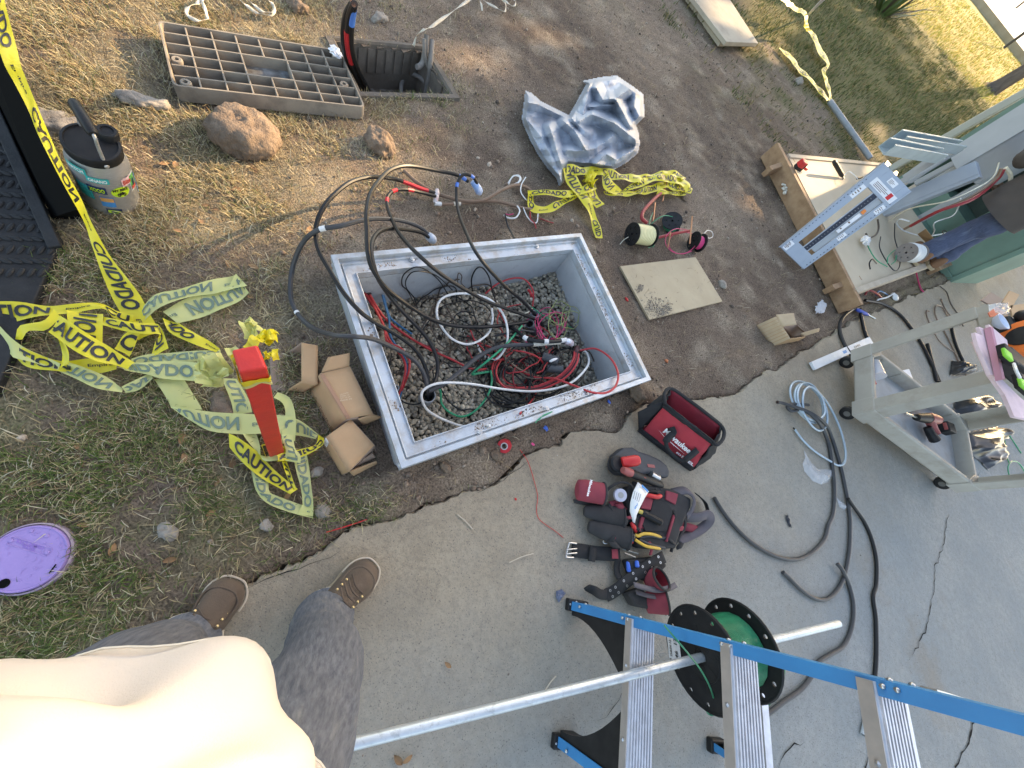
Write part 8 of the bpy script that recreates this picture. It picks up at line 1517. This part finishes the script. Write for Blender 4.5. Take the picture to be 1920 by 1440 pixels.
tag(obj('loose_wire', MB().tube(path(gw, 6), .0026, 6), m_wg), 'loose green wire arching in front of the large spool', 'wire')
tag(obj('loose_wire', MB().tube(path([(1470, 1225, .3), (1471, 1260, .26), (1462, 1295, .2), (1445, 1318, .12), (1430, 1332, .06)], 6), .0026, 6), m_wg), 'loose green wire hanging below the large spool', 'wire')
# ------------------------------------------------------------------ people
m_skin = mat('skin', (.45, .26, .18), (.40, .22, .15), scale=20, rough=.6); m_hair = mat('dark_hair', (.03, .02, .015), rough=.7)
m_shirt = mat('white_cotton', (.60, .535, .48), (.57, .505, .45), scale=8, rough=.9, bump=.0006, bscale=500)
def jeansmat(name, c1, c2, c3):
    return mat(name, c1, c2, scale=160, rough=.9, bump=.0012, bscale=300, dirt=c3, dscale=26, damt=.34, stretch=(1, 1, .10), mix=(.3, .7))
m_jean = jeansmat('faded_grey_denim', (.06, .068, .088), (.14, .148, .17), (.25, .245, .235)); m_jean2 = jeansmat('blue_denim', (.045, .06, .11), (.075, .095, .16), (.17, .21, .29))
m_boot = mat('brown_suede', (.125, .09, .066), (.085, .062, .046), scale=9, rough=.95, bump=.0012, bscale=220, dirt=(.25, .20, .155), dscale=12, damt=.33); m_sole = mat('tan_sole', (.40, .31, .20), (.3, .23, .15), scale=20, rough=.8); m_stitch = mat('pale_stitch', (.5, .42, .33), rough=.9)
def skinbody(name, joints, edges, root, m, parent, sub=2):
    """continuous surface grown on a skeleton: joints = name -> (position, radius)"""
    ks = list(joints); ix = {k: i for i, k in enumerate(ks)}; me = bpy.data.meshes.new(name); me.from_pydata([tuple(joints[k][0]) for k in ks], [(ix[a], ix[b]) for a, b in edges], []); me.update(); me.materials.append(m)
    o = bpy.data.objects.new(name, me); col.objects.link(o); md = o.modifiers.new('skin', 'SKIN'); md.use_smooth_shade = True
    if not me.skin_vertices: me.attributes  # layer is created with the modifier
    sv = me.skin_vertices[0].data if me.skin_vertices else None
    if sv is None:
        return o
    for k in ks:
        r = joints[k][1]; sv[ix[k]].radius = r if isinstance(r, tuple) else (r, r); sv[ix[k]].use_root = (k == root)
    s2 = o.modifiers.new('sub', 'SUBSURF'); s2.levels = sub; s2.render_levels = sub
    adopt(o, parent); return o
def fold_ring(c, ex, ey, a, b, n, ph, amp, z, k=1.0):
    out = []
    for i in range(n):
        t = 2*math.pi*i/n; r = 1+amp*(math.sin(3*t+z*9+ph)*.5+math.sin(7*t-z*23+ph*2)*.35+math.sin(11*t+z*31+ph)*.25); out.append(c+ex*math.cos(t)*a*r+ey*math.sin(t)*b*r)
    return out
def limb(stations, n=28, ph=0.0, amp=.03):
    """tapered cloth limb: stations (centre, rx, ry) with folds"""
    pts = crm([(*s[0], s[1], s[2]) for s in stations], 9); rings = []; N = len(pts)
    for i, p in enumerate(pts):
        c = V(p[:3]); q0 = V(pts[max(i-1, 0)][:3]); q1 = V(pts[min(i+1, N-1)][:3]); t = (q1-q0).normalized(); x = V((1, 0, 0)); x = (x-t*x.dot(t)).normalized(); y = t.cross(x); rings.append(fold_ring(c, x, y, p[3], p[4], n, ph+i*.05, amp, i*.09))
    return rings
def boot(parent, heel, toe, h=.11, w=.105, seed=1, m=None, name='boot'):
    heel, toe = V(heel), V(toe); d = (toe-heel); L = d.length; d = V((d.x, d.y, 0)).normalized(); s = V((-d.y, d.x, 0)); z0 = heel.z; b = None
    prof = [(-.02, .28, .105), (.02, .36, .115), (.12, .40, .118), (.28, .41, .110), (.42, .43, .092), (.58, .46, .080), (.72, .47, .072), (.84, .42, .064), (.93, .31, .052), (.985, .16, .036)]
    rings = []; 
    for u, ww, hh in prof:
        c = heel+d*(u*L); hw = w*ww*1.0; hh_ = hh*h/.11; R = []
        for k in range(20):
            t = 2*math.pi*k/20; cx = math.copysign(abs(math.cos(t))**.7, math.cos(t)); sz = math.copysign(abs(math.sin(t))**.75, math.sin(t)); R.append(c+s*hw*cx*(1.0 if sz < .2 else .82)+V((0, 0, z0*0+.022+(hh_)*(.5+.5*sz))))
        rings.append(R)
    bt = obj(name, MB().loft(rings), m or m_boot, parent, sub=1)
    ol = []
    for u, ww in ((-.03, .24), (.0, .36), (.12, .42), (.28, .42), (.42, .43), (.58, .49), (.72, .51), (.84, .46), (.94, .34), (1.0, .17)): ol.append((u, ww))
    out = [heel+d*(u*L)+s*w*ww for u, ww in ol]+[heel+d*(u*L)-s*w*ww for u, ww in ol[::-1]]
    so2 = [V((q.x, q.y, z0+.0)) for q in out]; obj('sole', MB().prism(so2, (0, 0, .027)), m_sole, bt, smooth=False, bevel=.004)
    lace = MB()
    for k in range(4):
        u = .40+.07*k; c = heel+d*(u*L)+V((0, 0, z0+.022+(.100-.014*k)*h/.11)); lace.tube([V(q) for q in crm([c-s*w*.28-V((0, 0, .012)), c+V((0, 0, .004)), c+s*w*.28-V((0, 0, .012))+d*.012], 4)], .0024, 6)
    obj('laces', lace, mat('dark_lace', (.09, .065, .05), rough=.9), bt)
    ey = MB()
    for k in range(3):
        for sg in (-1, 1): ey.blob(heel+d*((.42+.08*k)*L)+s*w*.30*sg+V((0, 0, z0+.022+(.088-.012*k)*h/.11)), .0042, 3, sub=1, amp=0)
    obj('eyelets', ey, mat('brass', (.5, .38, .2), rough=.4, metal=.7), bt)
    wl = [V((heel.x, heel.y, z0))+d*(u*L)+s*w*ww*.93*sg+V((0, 0, .03)) for sg in (1,) for u, ww in ol[5:]]+[V((heel.x, heel.y, z0))+d*(u*L)-s*w*ww*.93+V((0, 0, .03)) for u, ww in ol[5:][::-1]]
    obj('welt', MB().tube([V(q) for q in crm(wl, 4)], .003, 6), m_stitch, bt)
    mo = [heel+d*(u*L)+s*w*ww+V((0, 0, z0+.022+zz*h/.11)) for u, ww, zz in ((.50, .36, .062), (.62, .40, .058), (.74, .38, .055), (.84, .24, .058), (.87, 0, .060), (.84, -.24, .058), (.74, -.38, .055), (.62, -.40, .058), (.50, -.36, .062))]
    obj('toe_seam', MB().tube([V(q) for q in crm(mo, 5)], .0026, 6), m_boot, bt); return bt
# --- the photographer, seen from his own chest
per = thing('person', 'person in white shirt, faded grey jeans and brown boots standing at the slab edge', 'person', (.05, -.28, SLZ))
pf = V((-.36, .93, 0)).normalized(); prv = V((pf.y, -pf.x, 0)); HC = V((.085, -.335, .95))
rh, lh = HC+prv*.10, HC-prv*.10
ra, la = V((.150, -.175, .10)), V((-.045, -.425, .10)); rk_, lk_ = V((.170, -.185, .50)), V((-.035, -.36, .50))
rr_ = limb([(rh+V((0, 0, -.03)), .098, .11), (rh.lerp(rk_, .5)+pf*.01, .095, .10), (rk_+pf*.012, .077, .08), (rk_.lerp(ra, .5), .072, .074), (V((ra.x, ra.y, .16)), .074, .076), (V((ra.x, ra.y+.005, .085)), .078, .08), (V((ra.x, ra.y+.005, .07)), .074, .076)], ph=1.0, amp=.06)
ll_ = limb([(lh+V((0, 0, -.03)), .098, .11), (lh.lerp(lk_, .5)+pf*.01, .095, .10), (lk_+pf*.012, .077, .08), (lk_.lerp(la, .5), .072, .074), (V((la.x, la.y, .16)), .074, .076), (V((la.x, la.y+.005, .085)), .078, .08), (V((la.x, la.y+.005, .07)), .074, .076)], ph=3.0, amp=.06)
BJ = {'pelvis': (HC, (.09, .07)), 'chest': (HC+V((0, 0, .36))-pf*.01, (.11, .06)), 'neck': (HC+V((0, 0, .56))-pf*.04, .055), 'head': (HC+V((0, 0, .70))-pf*.01, (.075, .09)), 'crown': (HC+V((0, 0, .80))-pf*.02, .06),
      'rs': (HC+V((0, 0, .46))+prv*.17-pf*.02, .036), 're': (HC+V((0, 0, .24))+prv*.26-pf*.02, .036), 'rw': (HC+V((0, 0, .38))+prv*.20+pf*.17, .028), 'rhd': (HC+V((0, 0, .44))+prv*.15+pf*.24, .03),
      'ls': (HC+V((0, 0, .46))-prv*.17-pf*.02, .036), 'le': (HC+V((0, 0, .24))-prv*.26-pf*.02, .036), 'lw': (HC+V((0, 0, .38))-prv*.22+pf*.15, .028), 'lhd': (HC+V((0, 0, .46))-prv*.20+pf*.20, .03),
      'rh': (rh, .08), 'rk': (rk_, .055), 'ra': (ra, .04), 'lh': (lh, .08), 'lk': (lk_, .055), 'la': (la, .04)}
BE = [('pelvis', 'chest'), ('chest', 'neck'), ('neck', 'head'), ('head', 'crown'), ('chest', 'rs'), ('rs', 're'), ('re', 'rw'), ('rw', 'rhd'), ('chest', 'ls'), ('ls', 'le'), ('le', 'lw'), ('lw', 'lhd'), ('pelvis', 'rh'), ('rh', 'rk'), ('rk', 'ra'), ('pelvis', 'lh'), ('lh', 'lk'), ('lk', 'la')]
skinbody('body', BJ, BE, 'pelvis', m_skin, per)
obj('hair', MB().blob(HC+V((0, 0, .79))-pf*.03, .105, 4, (.9, 1.0, .8), 3, .1), m_hair, per)
jn = obj('jeans', MB().loft(rr_, caps=False).loft(ll_, caps=False), m_jean, per, angle=3, sub=1)
hipr = []
for z, a, b in ((-.09, .185, .13), (-.05, .185, .135), (.0, .172, .128), (.06, .16, .12)): hipr.append(fold_ring(HC+V((0, 0, z)), prv, pf, a, b, 36, .5, .02, z))
obj('jeans_seat', MB().loft(hipr), m_jean, per, angle=3, sub=1)
# shirt: loose torso with diagonal folds, falling over the waistband
sr = []
for i in range(27):
    u = i/26; z = .885+.60*u; a = .205-.02*u if u < .8 else .205-.02*u-.10*(u-.8)/.2; b = (.170-.045*u) if u < .8 else .134-.05*(u-.8)/.2; c = V((HC.x, HC.y, z))+pf*(.028-.05*u); R = []
    for k in range(64):
        t = 2*math.pi*k/64; fx_, fy_ = math.cos(t), math.sin(t); am = .007+.012*math.exp(-((u-.22)/.25)**2); w = math.sin(5*t+u*11)+.7*math.sin(9*t-u*17+1.3)+.5*math.sin(3*t+u*29+2)+1.6*max(0, -fx_)*math.sin(u*46+3*fx_); hem = .012*math.sin(4*t+1)*(1-u)**3
        R.append(c+prv*fx_*(a+am*w)+pf*fy_*(b+am*w)+V((0, 0, hem)))
    sr.append(R)
inner = [[q+(V((HC.x, HC.y, q.z))-q)*.03 for q in R] for R in sr[:3]][::-1]
sh_ = obj('shirt', MB().loft(inner+sr, caps=False), m_shirt, per, angle=3, sub=1)
for s, nm in ((1, 'r'), (-1, 'l')):
    p0, p1 = V(BJ[nm+'s'][0]), V(BJ[nm+'e'][0]); R = limb([(p0-prv*s*.05, .085, .085), (p0, .08, .085), (p0.lerp(p1, .5), .072, .075), (p0.lerp(p1, .85), .07, .072)], 24, s, .05); obj('sleeve', MB().loft(R, caps=False), m_shirt, sh_, angle=3)
hm = MB().tube([q+(q-V((HC.x, HC.y, q.z))).normalized()*.0015+V((0, 0, .02)) for q in sr[0]], .0012, 5, closed=True); obj('hem_stitch', hm, mat('cream_thread', (.6, .55, .46), rough=.9), sh_)
# frayed pale cuffs and hem threads on the jeans, side pocket trim
fr = MB(); rr = random.Random(3)
for R in (rr_[-2], ll_[-2]):
    fr.tube(R, .003, 6, closed=True)
    for q in R: fr.tube([q, q+V((rr.uniform(-.006, .006), rr.uniform(-.006, .006), -.012))], .0008, 4)
obj('cuff_fray', fr, m_stitch, jn)
pk = [rr_[k][2]+prv*.004+V((0, 0, .0)) for k in range(3, 18)]; obj('pocket_trim', MB().tube(pk, .004, 6), m_stitch, jn)
boot(per, G(372, 1205, .0)*1.0, G(447, 1082, .0), seed=1, w=.112); boot(per, G(603, 1152, SLZ), G(702, 1055, SLZ), seed=2, w=.108)
# --- the second worker by the cabinet
b0 = G(1712, 484, PZ); hz_ = zfit((1893, 392), b0, .6, 1.38); hp = G(1893, 392, hz_); sc_ = (hz_-PZ)/.92
wk = thing('person', 'worker in blue jeans and dark shirt standing on the platform by the green cabinet', 'person', b0)
wf = (V((0, 0, 0))-V((b0.x, b0.y, 0))).normalized()*-1; wf = (bu*.7+pn*.7).normalized(); wr_ = V((wf.y, -wf.x, 0)); H2 = V((hp.x, hp.y, hz_))
a1 = V((b0.x, b0.y, PZ+.10)); a2 = a1+pn*.26+pu*.04; k1, k2 = a1.lerp(H2+wr_*.09, .52)+wf*.05, a2.lerp(H2+pn*.16, .52)+wf*.03
for nm, hh, kk, aa, ph in (('jean_leg', H2+wr_*.09, k1, a1, 1), ('jean_leg', H2+pn*.16, k2, a2, 2)):
    R = limb([(hh, .105*sc_+.0, .11*sc_), (hh.lerp(kk, .5), .095, .10), (kk, .08, .085), (kk.lerp(aa, .5), .075, .078), (aa+V((0, 0, .04)), .08, .08), (aa+V((0, 0, -.02)), .075, .075)], 24, ph, .06); obj(nm, MB().loft(R, caps=False), m_jean2, wk, angle=3, sub=1)
for aa in (a1, a2): boot(wk, V((aa.x, aa.y, PZ))-wf*.09, V((aa.x, aa.y, PZ))+wf*.20, m=mat('rust_boot', (.22, .11, .06), (.16, .08, .045), scale=10, rough=.8))
BJ2 = {'pelvis': (H2, (.12, .10)), 'chest': (H2+V((0, 0, .36))+wf*.04, (.15, .10)), 'neck': (H2+V((0, 0, .53))+wf*.05, .055), 'head': (H2+V((0, 0, .66))+wf*.08, (.075, .09)), 'crown': (H2+V((0, 0, .76))+wf*.07, .06), 'rs': (H2+V((0, 0, .44))+wr_*.19+wf*.04, .05), 're': (H2+V((0, 0, .20))+wr_*.25+wf*.12, .042), 'rw': (H2+V((0, 0, .18))+wr_*.16+wf*.36, .028), 'rhd': (H2+V((0, 0, .2))+wr_*.12+wf*.46, .032),
       'ls': (H2+V((0, 0, .44))-wr_*.19+wf*.04, .05), 'le': (H2+V((0, 0, .20))-wr_*.25+wf*.12, .042), 'lw': (H2+V((0, 0, .22))-wr_*.16+wf*.36, .028), 'lhd': (H2+V((0, 0, .24))-wr_*.12+wf*.46, .032), 'rh': (H2+wr_*.09, .08), 'rk': (k1, .05), 'ra': (a1, .04), 'lh': (H2+pn*.16, .08), 'lk': (k2, .05), 'la': (a2, .04)}
skinbody('body', BJ2, BE, 'pelvis', m_skin, wk); obj('hair', MB().blob(H2+V((0, 0, .75))+wf*.05, .105, 6, (.9, 1, .8), 3, .1), m_hair, wk)
m_dksh = mat('dark_brown_shirt', (.075, .06, .052), (.055, .045, .04), scale=6, rough=.9, bump=.0008, bscale=400); sr = []
for i in range(20):
    u = i/19; c = H2+V((0, 0, -.06+.60*u))+wf*.05*u; a = .20-.01*u if u < .8 else .192-.13*(u-.8)/.2; b = .15-.02*u; sr.append(fold_ring(c, wr_, wf, a, b, 40, 2, .035, u*2))
s2 = obj('shirt', MB().loft(sr, caps=False), m_dksh, wk, angle=3, sub=1)
for s, nm in ((1, 'r'), (-1, 'l')):
    p0, p1, p2 = V(BJ2[nm+'s'][0]), V(BJ2[nm+'e'][0]), V(BJ2[nm+'w'][0]); obj('sleeve', MB().loft(limb([(p0-wr_*s*.05, .085, .085), (p0, .075, .08), (p0.lerp(p1, .6), .068, .07), (p1, .06, .062), (p1.lerp(p2, .7), .05, .05)], 20, s, .05), caps=False), m_dksh, s2, angle=3)
# ------------------------------------------------------------------ dry leaves and litter one can count
m_dleaf = mat('dry_leaf', (.30, .17, .08), (.20, .11, .055), scale=30, rough=.8, rand=.35); lf = None; rr = random.Random(17)
leaf_px = [(95, 520), (158, 522), (110, 548), (430, 500), (500, 545), (478, 505), (345, 825), (350, 860), (412, 905), (436, 870), (160, 870), (398, 962), (213, 1030), (160, 985), (320, 1050), (330, 310), (308, 308), (335, 437), (380, 420), (445, 355), (405, 395), (385, 385), (480, 320), (475, 312), (580, 437), (605, 390), (560, 20), (610, 770), (275, 545), (232, 790), (150, 840), (490, 645), (470, 560), (525, 790), (835, 1240), (760, 1410), (744, 1412), (540, 930), (590, 850), (1430, 70), (1455, 95)]
for i, (x, y) in enumerate(leaf_px):
    b = G(x, y); z = SLZ if inpoly(np.array([b.x]), np.array([b.y]), slab_poly)[0] else gz1(b)
    if lf is None:
        rows = []
        for u in range(7):
            t = u/6; w = .011*math.sin(math.pi*min(1, t*.95+.04))**.8; zc = .005*math.sin(t*3); rows.append([V((t*.045-.022, -w, zc+.004)), V((t*.045-.022, 0, zc)), V((t*.045-.022, w, zc+.005))])
        lf = obj('dry_leaf', MB().grid(rows), m_dleaf, angle=1.5); o = lf
    else: o = bpy.data.objects.new('dry_leaf', lf.data); col.objects.link(o)
    sc_l = rr.uniform(.45, .9); o.location = (b.x, b.y, z+.006); o.rotation_euler = (rr.uniform(-.4, .4), rr.uniform(-.3, .3), rr.uniform(0, 6.28)); o.scale = (sc_l, sc_l, sc_l); on = z == SLZ; tag(o, 'small brown dry leaf lying on the concrete' if on else ('small brown dry leaf on the grass and soil' if x < 1000 else 'small brown dry leaf on the far soil'), 'leaf', 'dry leaves on the concrete' if on else ('dry leaves on the grass' if x < 1000 else 'dry leaves on the far soil'))
for lab, a, b_ in (('pale dry twig on the slab in front of the boots', (955, 1055), (1000, 1038)), ('thin pale straw on the slab near the boots', (858, 965), (886, 992)), ('thin straw on the slab near the pipe', (1022, 1295), (1042, 1268))):
    tag(obj('dry_twig', MB().tube(path([(a[0], a[1], SLZ+.003), ((a[0]+b_[0])/2, (a[1]+b_[1])/2-2, SLZ+.005), (b_[0], b_[1], SLZ+.003)], 4), .0022, 5), m_stitch), lab, 'twig')
